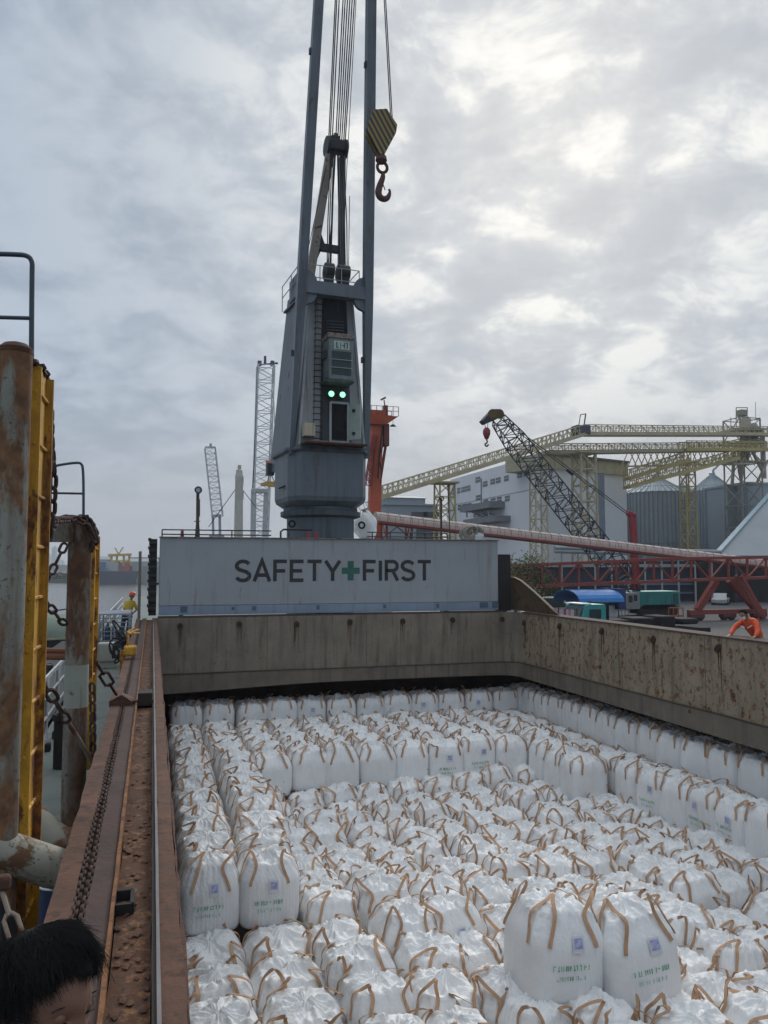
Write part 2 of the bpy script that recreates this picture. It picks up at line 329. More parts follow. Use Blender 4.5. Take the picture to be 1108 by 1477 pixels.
# loose rust flakes and dents stay in the paint material; ladder of the ledge side follows
lm = M('ledge_plate_paint', (.10, .042, .022), .8, var=.5, vs=2.2, rust=.50, rc=(.055, .028, .021), rc2=(.12, .055, .032), rs=4.5, streak=.25, sc_=(1.5, 6, 1.5), grunge=.5, bump=.4, bs=14)
lm2 = M('ledge_plank_rust', (.064, .037, .031), .85, var=.35, vs=2.5, rust=.45, rc=(.08, .042, .032), rs=5, streak=.35, sc_=(1.2, 5, 1), grunge=.6, bump=.5, bs=16)
lm3 = M('ledge_scale_rust', (.085, .036, .016), .95, var=.45, vs=5, rust=.5, rc=(.05, .028, .022), rc2=(.22, .10, .038), rs=9, grunge=.75, dirt=.45, dc=(.06, .05, .046), bump=1.0, bs=9)
rail_m = M('worn_rail_steel', (.20, .19, .19), .45, .5, var=.25, vs=3, streak=.2)
y0, y1 = -3.0, 26.9
lg = thing('coaming_ledge', 'long rust scaled hatch ledge with chain groove and worn steel rail', 'hatch ledge', (-.15, 3, COAM))
def slab(name, x0, x1, z0, z1, mat, wob=.0, ny=90, ya=y0, yb=y1):
    mb = MB(); q = random.Random(len(name)); loops = []
    for k in range(ny + 1):
        y = ya + (yb - ya) * k / ny; a, b, c = (q.uniform(-wob, wob) for _ in range(3)); loops.append([Vector((x0 + a, y, z0)), Vector((x1 + b, y, z0)), Vector((x1 + b, y, z1 + c * .6)), Vector((x0 + a, y, z1 + c * .6))])
    mb.loft(loops); return mb.build(name, mat, lg)
slab('outer_flange', -.46, -.345, -1.86, COAM + .005, lm, .008); slab('chain_bed', -.3449, -.2801, -1.86, COAM - .045, lm3, .0)
slab('plank', -.28, -.165, -1.86, COAM + .0, lm2, .005); slab('edge_strip', -.1649, -.1451, -1.86, COAM + .02, M('orange_rust', (.20, .085, .03), .9, var=.4, vs=5, rust=.4, rs=6, bump=.5), .003)
slab('scale_channel', -.145, .0299, -1.86, COAM - .05, lm3, .006); slab('channel_wall', .03, .0479, -1.86, COAM + .01, M('shadow_dark_steel', (.04, .032, .03), .9), .002)  # channel wall: its shadow is painted in as a dark steel colour
slab('worn_rail', .048, .0639, -1.86, COAM + .028, rail_m, .0008); slab('inner_flange', .064, .158, -1.86, COAM + .0, lm, .006)
rm_ = slab('inner_lip', .158, .172, -2.3, COAM - .004, rust_m, .006, 160)
sw = MB(); sw.box((.02, 12, -3.0), (.2, 29.6, 2.2)); sw.box((-.3, 12, -2.28), (.06, 29.6, .84)); sw.build('web_plate', coam_low, lg)
for k in range(16):
    yb_ = 2.4 + k * 1.55; MB().prism([(-.33, yb_, -1.87), (-.33, yb_, DECK), (-.43, yb_, DECK), (-.445, yb_, -1.87)], (0, .02, 0)).build('stiffener_bracket', lm, lg)
# loose flakes of scale lying in the channel
fl = MB()
for k in range(170):
    y = 2.9 + 10 * rnd.random() ** 1.6; x = rnd.uniform(-.13, .02); s_ = rnd.uniform(.006, .022)
    c = Vector((x, y, COAM - .043)); a = rnd.uniform(0, 6.28)
    fl.add([c + Vector((math.cos(a + t) * s_ * rnd.uniform(.6, 1.2), math.sin(a + t) * s_ * 1.6, rnd.uniform(0, .005))) for t in (0, 1.3, 2.6, 3.8, 5)] + [c + Vector((0, 0, .007))], [(0, 1, 5), (1, 2, 5), (2, 3, 5), (3, 4, 5), (4, 0, 5)])
setting(fl.build('rust_flakes', M('scale_flakes', (.10, .05, .03), .95, var=.5, vs=14, rust=.4, rs=12)), 'stuff')
cb = MB(); q = random.Random(3)
for dx in (-.024, .02): chain_mesh(cb, [(-.312 + dx + q.uniform(-.005, .005), 2.3 + k * .6, COAM - .012) for k in range(40)], .075, .010, .62, 4)
tag(cb.build('drive_chain', chain_m, smooth=60), 'rusty drive chain lying in the groove along the hatch ledge', 'chain')
# stop blocks, square socket and hook on the ledge
bl = thing('hatch_stop', 'rusty hinged stop plate with dark block across the hatch ledge', 'hatch stop', (-.15, 8.75, COAM))
bm_ = MB(); yS = 10.35
bm_.loft([[Vector((x, yS + .22, z)) for x, z in ((-.47, -1.69), (-.2, -1.69), (-.2, -1.64), (-.33, -1.58), (-.47, -1.63))], [Vector((x, yS - .16, z)) for x, z in ((-.47, -1.69), (-.2, -1.69), (-.2, -1.64), (-.33, -1.55), (-.47, -1.62))]]); bm_.build('stop_plate', lm, bl)
MB().bbox((-.055, yS + .02, -1.625), (.17, .3, .16), .012).build('stop_block', M('block_dark', (.03, .025, .022), .85, rust=.3), bl)
MB().box((-.2, yS - .03, -1.665), (.5, .05, .04)).build('cross_bar', rust_m, bl)
sk = MB(); yk = 4.35
for a, b in (((-.155, yk - .09), (-.065, yk - .09)), ((-.065, yk - .09), (-.065, yk + .09)), ((-.065, yk + .09), (-.155, yk + .09)), ((-.155, yk + .09), (-.155, yk - .09))): sk.beam((*a, COAM - .02), (*b, COAM - .02), .02, .05)
tag(sk.build('square_socket', black_m), 'small black square steel socket frame set in the rusty ledge channel', 'socket')
# ------------------------------------------------------------------ bulk bags
bagm = bpy.data.materials.new('woven_bag'); bagm.use_nodes = True; MATS['woven_bag'] = bagm
nt = bagm.node_tree; L = nt.links.new; b = nt.nodes['Principled BSDF']; b.inputs['Roughness'].default_value = .55; b.inputs['Specular IOR Level'].default_value = .35
tc = _n(nt, 'ShaderNodeTexCoord'); oi = _n(nt, 'ShaderNodeObjectInfo')
off = _n(nt, 'ShaderNodeVectorMath'); off.operation = 'ADD'; L(tc.outputs['Object'], off.inputs[0]); L(oi.outputs['Random'], off.inputs[1])
n1 = _n(nt, 'ShaderNodeTexNoise'); n1.inputs['Scale'].default_value = 3.2; n1.inputs['Detail'].default_value = 5; L(off.outputs[0], n1.inputs['Vector'])
mr = _n(nt, 'ShaderNodeMapRange'); mr.inputs[1].default_value = .3; mr.inputs[2].default_value = .75; L(n1.outputs['Fac'], mr.inputs[0])
mx = _n(nt, 'ShaderNodeMix'); mx.data_type = 'RGBA'; mx.inputs[6].default_value = (.86, .865, .86, 1); mx.inputs[7].default_value = (.79, .80, .805, 1); L(mr.outputs[0], mx.inputs[0])
rr = _n(nt, 'ShaderNodeMapRange'); rr.inputs[3].default_value = .9; rr.inputs[4].default_value = 1.0; L(oi.outputs['Random'], rr.inputs[0])
vm = _n(nt, 'ShaderNodeVectorMath'); vm.operation = 'SCALE'; L(mx.outputs[2], vm.inputs[0]); L(rr.outputs[0], vm.inputs['Scale'])
nd = _n(nt, 'ShaderNodeTexNoise'); nd.inputs['Scale'].default_value = 9; nd.inputs['Detail'].default_value = 8; nd.inputs['Roughness'].default_value = .7; L(off.outputs[0], nd.inputs['Vector'])
md = _n(nt, 'ShaderNodeMapRange'); md.inputs[1].default_value = .66; md.inputs[2].default_value = .8; md.inputs[4].default_value = .35; L(nd.outputs['Fac'], md.inputs[0])
mx2 = _n(nt, 'ShaderNodeMix'); mx2.data_type = 'RGBA'; mx2.inputs[7].default_value = (.6, .56, .48, 1); L(md.outputs[0], mx2.inputs[0]); L(vm.outputs[0], mx2.inputs[6]); L(mx2.outputs[2], b.inputs['Base Color'])
wv = _n(nt, 'ShaderNodeTexWave'); wv.inputs['Scale'].default_value = 9; wv.inputs['Distortion'].default_value = 1.2; wv.bands_direction = 'DIAGONAL'; mpw = _n(nt, 'ShaderNodeMapping'); mpw.inputs['Scale'].default_value = (1, 1, .02); L(tc.outputs['Object'], mpw.inputs[0]); L(mpw.outputs[0], wv.inputs['Vector'])
n2 = _n(nt, 'ShaderNodeTexNoise'); n2.inputs['Scale'].default_value = 13; n2.inputs['Detail'].default_value = 6; n2.inputs['Distortion'].default_value = .8; L(off.outputs[0], n2.inputs['Vector'])
ad = _n(nt, 'ShaderNodeMath'); ad.operation = 'MULTIPLY_ADD'; ad.inputs[1].default_value = .22; L(wv.outputs['Fac'], ad.inputs[0]); L(n2.outputs['Fac'], ad.inputs[2])
bp = _n(nt, 'ShaderNodeBump'); bp.inputs['Strength'].default_value = .35; bp.inputs['Distance'].default_value = .03; L(ad.outputs[0], bp.inputs['Height']); L(bp.outputs[0], b.inputs['Normal'])
strap_m = M('tan_webbing', (.52, .32, .19), .8, var=.18, vs=9, bump=.3, bs=120, obj_rand=.25)
print_m = M('green_print', (.20, .44, .31), .7, var=.3, vs=20, bump=0)
print_lt = M('faded_green_print', (.40, .56, .49), .7, var=.3, vs=20, bump=0)
pouch_m = M('clear_pouch', (.66, .69, .74), .25, var=.05, vs=9, bump=.25, bs=25)
pouch_ink = M('violet_ink', (.34, .36, .60), .4, var=.3, vs=12, rust=.4, rc=(.46, .48, .66), rs=14, bump=0)

class Bag:
    """One way a full sack can sag: half-widths at each height, pleats down the sides, a gathered crumpled top."""
    def __init__(s, seed, taper=.47, top_r=.9, h=1.06):
        q = random.Random(seed); s.q = q; s.seed = seed; s.h = h; s.ab = .515 + q.uniform(-.01, .01); s.am = .532 + q.uniform(-.008, .008); s.at = taper; s.nn = 5.5 if taper > .45 else 4.4; s.lump = q.uniform(.03, .07) if taper > .45 else q.uniform(.07, .13); s.sh = .82 if taper > .45 else (.62 if taper < .405 else .72)
        s.pl = [q.uniform(0, 6.28) for _ in range(4)]; s.pk = [q.choice((7, 9, 11)), q.choice((13, 16, 19)), q.choice((23, 29))]
    def half(s, z):
        u = max(0, min(1, z / s.h)); k = min(1, u / .4); a = s.ab + (s.am - s.ab) * k * (2 - k)
        if u > s.sh: v = (u - s.sh) / (1 - s.sh); a -= (s.am - s.at) * (v * v * (1.6 - .6 * v))
        if u < .07: a -= .04 * (1 - u / .07) ** 2
        return a
    def surf(s, t, z):
        """distance of the face plane at tangent offset t and height z"""
        a = self_a = s.half(z); k = min(.98, abs(t) / a); return a * (1 - k ** s.nn) ** (1 / s.nn)
    def mesh(s):
        N = 88; vs = []; fs = []; sd = Vector((s.seed * 3.1, s.seed * 1.7, 0))
        def dirr(th):
            c, sn = math.cos(th), math.sin(th); return c, sn, (abs(c) ** s.nn + abs(sn) ** s.nn) ** (-1 / s.nn)
        ZS = [0, .03, .09, .2, .33, .46, .57, .66, .74, .80, .86, .91, .955, 1.0]
        for u in ZS:
            for i in range(N):
                th = 2 * math.pi * i / N; c, sn, r = dirr(th); z = u * s.h
                pleat = (.006 * math.sin(s.pk[0] * th + s.pl[0]) + .005 * math.sin(s.pk[1] * th + s.pl[1])) * (.25 + u) + .05 * max(0, u - s.sh) * math.sin(s.pk[2] * th + s.pl[2]) + (.06 * max(0, u - s.sh) * noise.noise(Vector((c * 7, sn * 7, z * 9)) + sd))
                pleat += .014 * noise.noise(Vector((c * 2.4, sn * 2.4, z * 2.2)) + sd)
                a = s.half(z); rr = a * r + pleat; vs.append((c * rr, sn * rr, z + (.012 * math.sin(2 * th + s.pl[3]) if u > .8 else 0)))
        RS = [.955, .9, .83, .75, .66, .57, .48, .39, .30, .22, .14, .07]
        for k, ra in enumerate(RS):
            for i in range(N):
                th = 2 * math.pi * i / N; c, sn, r = dirr(th); mixr = r * ra ** .4 + (1 - ra ** .4) * 1.0 if ra < .6 else r
                a = s.half(s.h); x, y = c * a * mixr * ra, sn * a * mixr * ra; rise = s.lump * (1 - ra ** 2) + .075 * (1 - min(1, abs(ra - .955) / .5)) * .3 + (.09 * max(0, 1 - ra / .3) if s.seed % 3 else .02)
                P = Vector((x * 4.2, y * 4.2, .5)) + sd
                rid = (1 - abs(noise.noise(P * 1.0) * 2)) * .075 + (1 - abs(noise.noise(P * 2.3 + Vector((5, 5, 5))) * 2)) * .042 + noise.noise(P * 5) * .018
                pl = .020 * math.sin(s.pk[1] * th + s.pl[2] + 3 * ra) * (1 if .2 < ra < .93 else .3) * (1 - ra * .4)
                f = min(1, (1 - ra) * 5); z = s.h + .012 * math.sin(2 * th + s.pl[3]) * ra + rise + (rid + pl) * f * 1.05 - .055 * f + .0
                dx = noise.noise_vector(P * 1.1) * .035 * f; vs.append((x + dx.x, y + dx.y, z))
        n = len(ZS) + len(RS)
        for k in range(n - 1):
            for i in range(N):
                j = (i + 1) % N; fs.append((k * N + i, k * N + j, (k + 1) * N + j, (k + 1) * N + i))
        fs.append(tuple((n - 1) * N + i for i in range(N))); fs.append(tuple(range(N - 1, -1, -1)))
        mb = MB(); mb.add(vs, fs); return mb
    def strap(s, sx, sy, q):
        """One webbing loop: sewn down both faces beside a corner, standing or flopping above it."""
        h = s.h; ins = q.uniform(.15, .24); z0 = h * (.72 if s.sh < .7 else .79) - q.uniform(.0, .06); z1 = z0 + .13; off = .022
        def f1(z): t = sx * (s.half(z) - ins); return Vector((t, sy * (s.surf(t, z) + off), z))
        def f2(z): t = sy * (s.half(z) - ins); return Vector((sx * (s.surf(t, z) + off), t, z))
        c = s.half(h); mode = q.random(); fall = Vector((q.uniform(-.2, .2), q.uniform(-.2, .2), 0)); up = h + .11 + s.lump + (q.uniform(.0, .10) if mode < .28 else q.uniform(-.05, .015))
        apex = Vector((sx * (c - .17), sy * (c - .17), up)) + fall * (.7 if mode < .45 else 1.35)
        e1 = f1(h - .04) + Vector((0, 0, .07)); e2 = f2(h - .04) + Vector((0, 0, .07)); m1 = (e1 * .45 + apex * .55) + Vector((q.uniform(-.04, .04), q.uniform(-.04, .04), q.uniform(-.01, .05))); m2 = (e2 * .45 + apex * .55) + Vector((q.uniform(-.04, .04), q.uniform(-.04, .04), q.uniform(-.01, .05)))
        P = catmull([f1(z0), f1((z0 + z1) / 2), f1(z1), e1, m1, apex, m2, e2, f2(z1), f2((z0 + z1) / 2), f2(z0)], 4)
        W0 = Vector((sx, 0, 0)); W1 = Vector((0, -sy, 0)); loops = []; n = len(P) - 1; ww = .025
        for i, p in enumerate(P):
            u = i / n; k = min(1, max(0, (u - .3) / .4)); wv_ = W0.lerp(W1, k); t = (P[min(i + 1, n)] - P[max(i - 1, 0)]).normalized(); wv_ = (wv_ - t * wv_.dot(t)).normalized(); nn = t.cross(wv_)
            roll = (q.uniform(-.1, .1) if .3 < u < .7 else 0); wv_ = wv_ * math.cos(roll) + nn * math.sin(roll); nn = t.cross(wv_) * .0035
            loops.append([p - wv_ * ww - nn, p + wv_ * ww - nn, p + wv_ * ww + nn, p - wv_ * ww + nn])
        mb = MB(); mb.loft(loops); return mb
    def on_face(s, t, z, o=.024): return Vector((t, -(s.surf(t, z) + o), z))
    def marks(s, q):
        mb = MB(); light = MB(); t0 = q.uniform(-.04, .04)
        for row, (zc, hh, wd, mbx) in enumerate(((.46, .066, .50, mb), (.335, .055, .40, light))):
            x = t0 - wd / 2
            while x < t0 + wd / 2:
                g = q.uniform(.018, .034)
                for _ in range(q.choice((1, 2, 2))):
                    xa = x + q.uniform(0, g * .5); wdt = q.uniform(.010, .016)
                    if q.random() < .62: r4 = (xa, xa + wdt, zc - hh / 2, zc + hh / 2)
                    else: zz_ = zc + q.choice((-hh / 2, 0, hh / 2 - .012)); r4 = (x, x + g, zz_, zz_ + .018)
                    mbx.add([s.on_face(r4[0], r4[2]), s.on_face(r4[1], r4[2]), s.on_face(r4[1], r4[3]), s.on_face(r4[0], r4[3])], [(0, 1, 2, 3)])
                x += g + q.choice((.004, .006, .008, .03))
        return mb, light
    def pouch(s, q):
        mb = MB(); t0, z0, wd, hh = q.choice((-.06, .05, .1)), s.h - .30, .16, .2; ink = MB()
        def grid(m, a0, a1, c0, c1, o, n=4):
            vs = [s.on_face(a0 + (a1 - a0) * i / n, c0 + (c1 - c0) * j / n, o) for j in range(n + 1) for i in range(n + 1)]
            m.add(vs, [(j * (n + 1) + i, j * (n + 1) + i + 1, (j + 1) * (n + 1) + i + 1, (j + 1) * (n + 1) + i) for j in range(n) for i in range(n)])
        grid(mb, t0 - wd / 2, t0 + wd / 2, z0 - hh / 2, z0 + hh / 2, .026); grid(ink, t0 - wd * .36, t0 + wd * .36, z0 - hh * .22, z0 + hh * .38, .030)
        return mb, ink
GRP = 'white bulk bags stowed in the open hold'
def make_bag(k, taper, h):
    s = Bag(k + 1, taper, .92, h); q = random.Random(k * 13 + 5)
    root = thing('bulk_bag', '', 'bulk bag', (0, 0, 0), GRP)
    s.mesh().build('sack', bagm, root, 75)
    for sx in (-1, 1):
        for sy in (-1, 1): s.strap(sx, sy, q).build('lifting_loop', strap_m, root, 50)
    a, bl_ = s.marks(q); po, ink = s.pouch(q)
    a.build('printed_lines', print_m, root); bl_.build('faded_lines', print_lt, root)
    pp = po.build('document_pouch', pouch_m, root); ink.build('printed_sheet', pouch_ink, pp)
    return root
HS = (1.04, 1.06, .93, 1.05, 1.03, .97, .94, 1.02, 1.02, 1.04, 1.05, .96)
protos = [make_bag(k, t, HS[k]) for k, t in enumerate((.47, .475, .45, .47, .475, .445, .44, .405, .47, .39, .375, .435))]
used = set()
def copy_tree(o, parent=None):
    c = o.copy(); col.objects.link(c)
    if parent is not None: c.parent = parent
    for ch in o.children: copy_tree(ch, c)
    return c
NB = 0
def in_frame(x, y, z):
    c = Vector((x, y, z)); c.rotate(Matrix.Rotation(R(YAW), 3, 'Z')); c.rotate(Matrix.Rotation(-R(PITCH), 3, 'X'))
    if c.y < .5: return False
    px = 554 + FPX * c.x / c.y; py = 738.5 - FPX * c.z / c.y; m = FPX * 1.75 / c.y
    return -m < px < 1108 + m and py < 1477 + m * .9
def bag(x, y, ztop, label, k=None, turn=None, tilt=(0, 0), s=1.0, cw=1.0, jit=1.0):
    """x, y: centre; ztop: height of the shoulder."""
    global NB
    if not in_frame(x, y, ztop): return None
    k = rnd.choice((2, 5, 6, 7, 11, 11, 2, 5, 6)) if k is None else k
    src = protos[k]; o = src if k not in used else copy_tree(src); used.add(k)
    hh = HS[k] * s
    o.location = (x + rnd.uniform(-.025, .025) * jit, y + rnd.uniform(-.03, .03) * jit, ztop - hh + rnd.uniform(-.035, .035) * jit)
    t = rnd.randrange(4) if turn is None else turn
    o.rotation_euler = (R(tilt[0] + rnd.uniform(-1.5, 1.5) * jit), R(tilt[1] + rnd.uniform(-1.5, 1.5) * jit), R(90 * t + rnd.uniform(-9, 9) * jit)); o.scale = (s * cw, s * cw, s)
    o['label'] = label; NB += 1; return o
P = 1.035
# far raised row against the end of the hold
for i in range(12): bag(.68 + P * (i + .5), 27.5, -4.62, 'white bulk bag in the raised row below the end coaming, %s from rusty ledge' % ORD[i], turn=rnd.choice((0, 2)) if i != 7 else 1, k=rnd.choice((0, 1, 3, 4, 8)))
# raised row along the quay-side wall
for j in range(16):
    y = 27.45 - j * 1.02; bag(13.60, y, -4.52 + .012 * j, 'white bulk bag in raised row under the side coaming, %s from end wall' % ORD[j], k=rnd.choice((0, 1, 3, 4, 8)), turn=rnd.choice((0, 1, 2)))
# far shelf, one bag lower: rows that end in a face above the sunken floor
X0 = .62
for j in range(5):
    for i in range(2, 11):
        y = 26.45 - j * .98 + (.0 if i > 3 else -.0); last = j == 4
        lab = 'white bulk bag on far shelf, %s row from end wall, %s from rusty ledge' % (ORD[j], ORD[i])
        kk = None; tn = None
        if last: kk = (None, None, 7, 11, 10, 7, 6, 3, 1, 4, 6)[i]; tn = (0, 0, 1, 1, 1, 1, 2, 0, 0, 1, 1)[i]
        bag(X0 + P * (i + .5) + (.02 * j if i < 4 else 0), y - (.12 if last and i == 2 else 0), -5.22 + rnd.uniform(-.06, .05), lab, k=kk, turn=tn, cw=1.03 if last else 1.0)
for j in range(15):
    bag(X0 + P * 11.46, 26.45 - j * .985, -5.29 + max(0, j - 7) * .045 + rnd.uniform(-.05, .05), 'white bulk bag in lower row along the side wall, %s from end wall' % ORD[j], k=3 if j == 7 else rnd.choice((0, 1, 3, 4, 2, 8)), turn=1 if j == 7 else rnd.choice((0, 1, 3)))
for j in range(5, 8):
    bag(X0 + P * 10.42, 26.45 - j * .98, -5.25 + rnd.uniform(-.05, .05), 'white bulk bag on corner block edging the sunken floor, %s from end wall' % ORD[j], k=4 if j == 7 else None, turn=1 if j == 7 else None)
# two columns along the rusty ledge
for j in range(12):
    for i in (0, 1):
        y = 26.45 - j * 1.085; gap = .12 if (i == 1 and 4 <= j < 10) else 0
        end = j == 11
        bag(X0 + P * (i + .5) + gap - (.10 if end else .02), y, -5.2 + rnd.uniform(-.05, .05), ('white bulk bag in column touching the rusty ledge, %s from end wall' if i == 0 else 'white bulk bag in second column from rusty ledge, %s from end wall') % ORD[j], k=(9 if i == 0 else 7) if end else (None if j else 2), turn=0 if end else None, jit=.4 if end else 1)
# sunken floor
def floor_z(i, y):
    z = -6.36 + (.12 if y > 20.9 else 0) + (.12 if i >= 9 else 0)
    if y < 16.6 and i < 5: z += min(.62 if i in (3, 4) else .42, (16.6 - y) * .2) if y > 12.8 else 0
    elif y < 18.5 and i >= 5: z += min(.32, (18.5 - y) * .05) if y > 12.8 else 0
    if y <= 12.8: z = -6.12 if i < 7 else -6.12
    return z
for j in range(15):
    y = 21.84 - j * .97
    for i in range(2, 12):
        x = X0 + P * 2 + .955 * (i - 1.5) + (.03 if y < 17 else 0)
        if y > 19.0 and i >= 11: continue
        bag(x + rnd.uniform(-.1, .1), y + rnd.uniform(-.13, .13), floor_z(i, y) + rnd.uniform(-.12, .12) + (.22 if i in (2, 3) and 12 < y < 12.8 else 0), 'white bulk bag on sunken floor, %s row after far shelf, %s from rusty ledge' % (ORD[j], ORD[i]), turn=0 if 12.8 < y < 13.9 and i < 6 else None, tilt=(rnd.uniform(-8, 8), rnd.uniform(-8, 8)), k=None, cw=rnd.uniform(.93, 1.0))
for j in range(4):
    for i in range(2):
        bag(1.0 + i * 1.13, 13.55 - j * 1.06, -6.17 + rnd.uniform(-.04, .04), 'white bulk bag low below the ledge columns, %s row, %s from the ledge' % (ORD[j], ORD[i]), tilt=(rnd.uniform(-3, 3), rnd.uniform(-3, 3)), cw=1.1)
# the pair standing proud in the near part of the hold
bag(5.74, 10.86, -5.02, 'big leaning white bulk bag standing proud, the one nearer the rusty ledge of the pair', k=9, turn=0, tilt=(-3, 4), s=1.06, cw=1.09, jit=0)
bag(6.93, 10.66, -5.12, 'big leaning white bulk bag standing proud, the one nearer the quay of the pair', k=10, turn=0, tilt=(-4, -5), s=1.06, cw=1.09, jit=0)
for k, p_ in enumerate(protos):
    if k not in used:
        for ch in list(p_.children):
            for g in list(ch.children): bpy.data.objects.remove(g)
            bpy.data.objects.remove(ch)
        bpy.data.objects.remove(p_)
print('BAGS', NB)
# ------------------------------------------------------------------ stowed hatch cover with its lettering
hc_m = M('hatch_cover_paint', (.275, .30, .32), .5, var=.08, vs=.5, rust=.12, rs=3, rz=.3, streak=.38, rc=(.19, .14, .10), sc_=(3, 3, .2), dirt=.3, dc=(.27, .28, .285), bump=1.0, bs=1.1)
hc_band = M('hatch_cover_band', (.20, .26, .34), .55, var=.12, vs=1.2, streak=.3, rc=(.12, .11, .11), sc_=(3, 3, .3), dirt=.3, dc=(.13, .15, .18))
HX0, HX1, HY, HT, HB = .22, 12.30, 27.0, .955, -1.60
hc = thing('hatch_cover', 'white upright hatch cover panel lettered with a safety slogan and green cross', 'hatch cover', (6.3, 27.3, HB))
MB().bbox(((HX0 + HX1) / 2, HY + .3, (HT + HB + .30) / 2), (HX1 - HX0, .6, HT - HB - .30), .03).build('panel', hc_m, hc)
MB().box(((HX0 + HX1) / 2, HY + .31, HB + .15), (HX1 - HX0 - .01, .6, .3)).build('lower_band', hc_band, hc)
rv = MB()
for x in (HX0 + 1.0, HX0 + 2.9, 8.9, HX1 - .65):
    for k in range(22): rv.box((x, HY - .004, HB + .4 + k * .1), (.022, .012, .022))
for k in range(110): rv.box((HX0 + .1 + k * .11, HY - .004, HB + .62), (.02, .01, .012))
rv.build('rivet', M('rivet_rust', (.26, .24, .22), .8), hc)
eb = MB(); eb.box(((HX0 + HX1) / 2, HY + .28, HT + .012), (HX1 - HX0 + .04, .68, .03)); eb.build('top_plate', M('edge_rust', (.22, .19, .16), .8, rust=.4, rs=6), hc)
for x, wd, hh in ((HX0 + .8, .22, .2), (HX0 + 3.1, .12, .15), (HX0 + 5.3, .1, .14), (HX0 + 7.7, .1, .12), (HX0 + 9.7, .09, .15), (HX0 + 11.5, .32, .19), (HX1 - .14, .22, .22), (HX0 + 2.4, .09, .1)): MB().box((x, HY + .006, HB + .19), (wd, .02, hh)).build('patch_paint', M('patch_blue', (.07, .11, .17), .6), hc)
# letters drawn as strokes
ink = M('black_lettering', (.018, .019, .022), .55, var=.2, vs=9, bump=.05); grn = M('green_lettering', (.018, .11, .085), .55, var=.2, vs=9, bump=.05)
def arc(cx, cz, rx, rz, a0, a1, n=10): return [(cx + rx * math.cos(R(a0 + (a1 - a0) * k / n)), cz + rz * math.sin(R(a0 + (a1 - a0) * k / n))) for k in range(n + 1)]
GLY = {  # unit height, own width
    'S': (.86, [arc(.43, .74, .37, .215, 20, 205, 11) + [(.22, .555), (.63, .455)] + arc(.43, .265, .39, .22, 30, -160, 12)]),
    'A': (1.0, [[(.04, 0), (.5, .99), (.96, 0)], [(.19, .30), (.81, .30)]]),
    'F': (.80, [[(.08, 0), (.08, .955), (.80, .955)], [(.08, .50), (.70, .50)]]),
    'E': (.84, [[(.82, .045), (.08, .045), (.08, .955), (.82, .955)], [(.08, .50), (.74, .50)]]),
    'T': (.92, [[(.02, .955), (.90, .955)], [(.46, .955), (.46, 0)]]),
    'Y': (.96, [[(.03, .99), (.48, .46), (.93, .99)], [(.48, .46), (.48, 0)]]),
    'I': (.20, [[(.10, 0), (.10, 1)]]),
    'R': (.86, [[(.08, 0), (.08, .955), (.52, .955)] + arc(.52, .73, .27, .225, 85, -90, 8) + [(.08, .505)], [(.50, .50), (.82, 0)]])}
def stroke(mb, pts, wd, H, x, z, y):
    P = [Vector((x + a * XS * H, 0, z + b * H)) for a, b in pts]; n = len(P); A = []; B = []
    for i in range(n):
        t0 = (P[i] - P[i - 1]).normalized() if i else (P[1] - P[0]).normalized(); t1 = (P[i + 1] - P[i]).normalized() if i < n - 1 else t0
        m = (t0 + t1).normalized(); nrm = Vector((-m.z, 0, m.x)); k = wd / 2 / max(.4, nrm.dot(Vector((-t1.z, 0, t1.x)))); A.append(P[i] + nrm * k); B.append(P[i] - nrm * k)
    d0, d1 = Vector((0, y, 0)), Vector((0, y + .012, 0))
    for i in range(n - 1): mb.hexa([A[i] + d0, A[i + 1] + d0, B[i + 1] + d0, B[i] + d0], [A[i] + d1, A[i + 1] + d1, B[i + 1] + d1, B[i] + d1])
def pxX(px, py): return at(px, py, HY).x
zt, zb_ = at(480, 808.5, HY).z, at(480, 838, HY).z; Hh = zt - zb_
XS = .80
def word(txt, x0, x1):
    tot = sum(GLY[c][0] * XS for c in txt); gap = ((x1 - x0) / Hh - tot) / (len(txt) - 1); x = x0
    for c in txt:
        mb = MB(); sl = [0]
        for pts in GLY[c][1]: stroke(mb, pts, .125, Hh, x, zb_, HY - .006 - .0008 * GLY[c][1].index(pts))
        mb.build('letter', ink, hc); x += (GLY[c][0] * XS + gap) * Hh
word('SAFETY', pxX(340, 823), pxX(491, 823)); word('FIRST', pxX(524, 823), pxX(622, 823))
cx_, cz_ = pxX(506, 824), (zt + zb_) / 2; s_ = .34
MB().prism([(cx_ + a * s_, HY - .005, cz_ + b_ * s_) for a, b_ in ((-.32, 1), (.32, 1), (.32, .32), (.95, .32), (.95, -.32), (.32, -.32), (.32, -1), (-.32, -1), (-.32, -.32), (-.95, -.32), (-.95, .32), (-.32, .32))], (0, .012, 0)).build('cross', grn, hc)
hp = MB(); hp.box((.02, 27.2, -.35), (.24, .3, 2.5))
for k in range(9): hp.cyl((-.12, 27.06, -1.4 + k * .27), (.12, 27.06, -1.4 + k * .27), .075, n=10); hp.box((-.1, 27.1, -1.28 + k * .27), (.1, .2, .1))
tag(hp.build('hinge_column', black_m), 'black knobbly hinge column at the edge of the white hatch cover', 'hinge column')
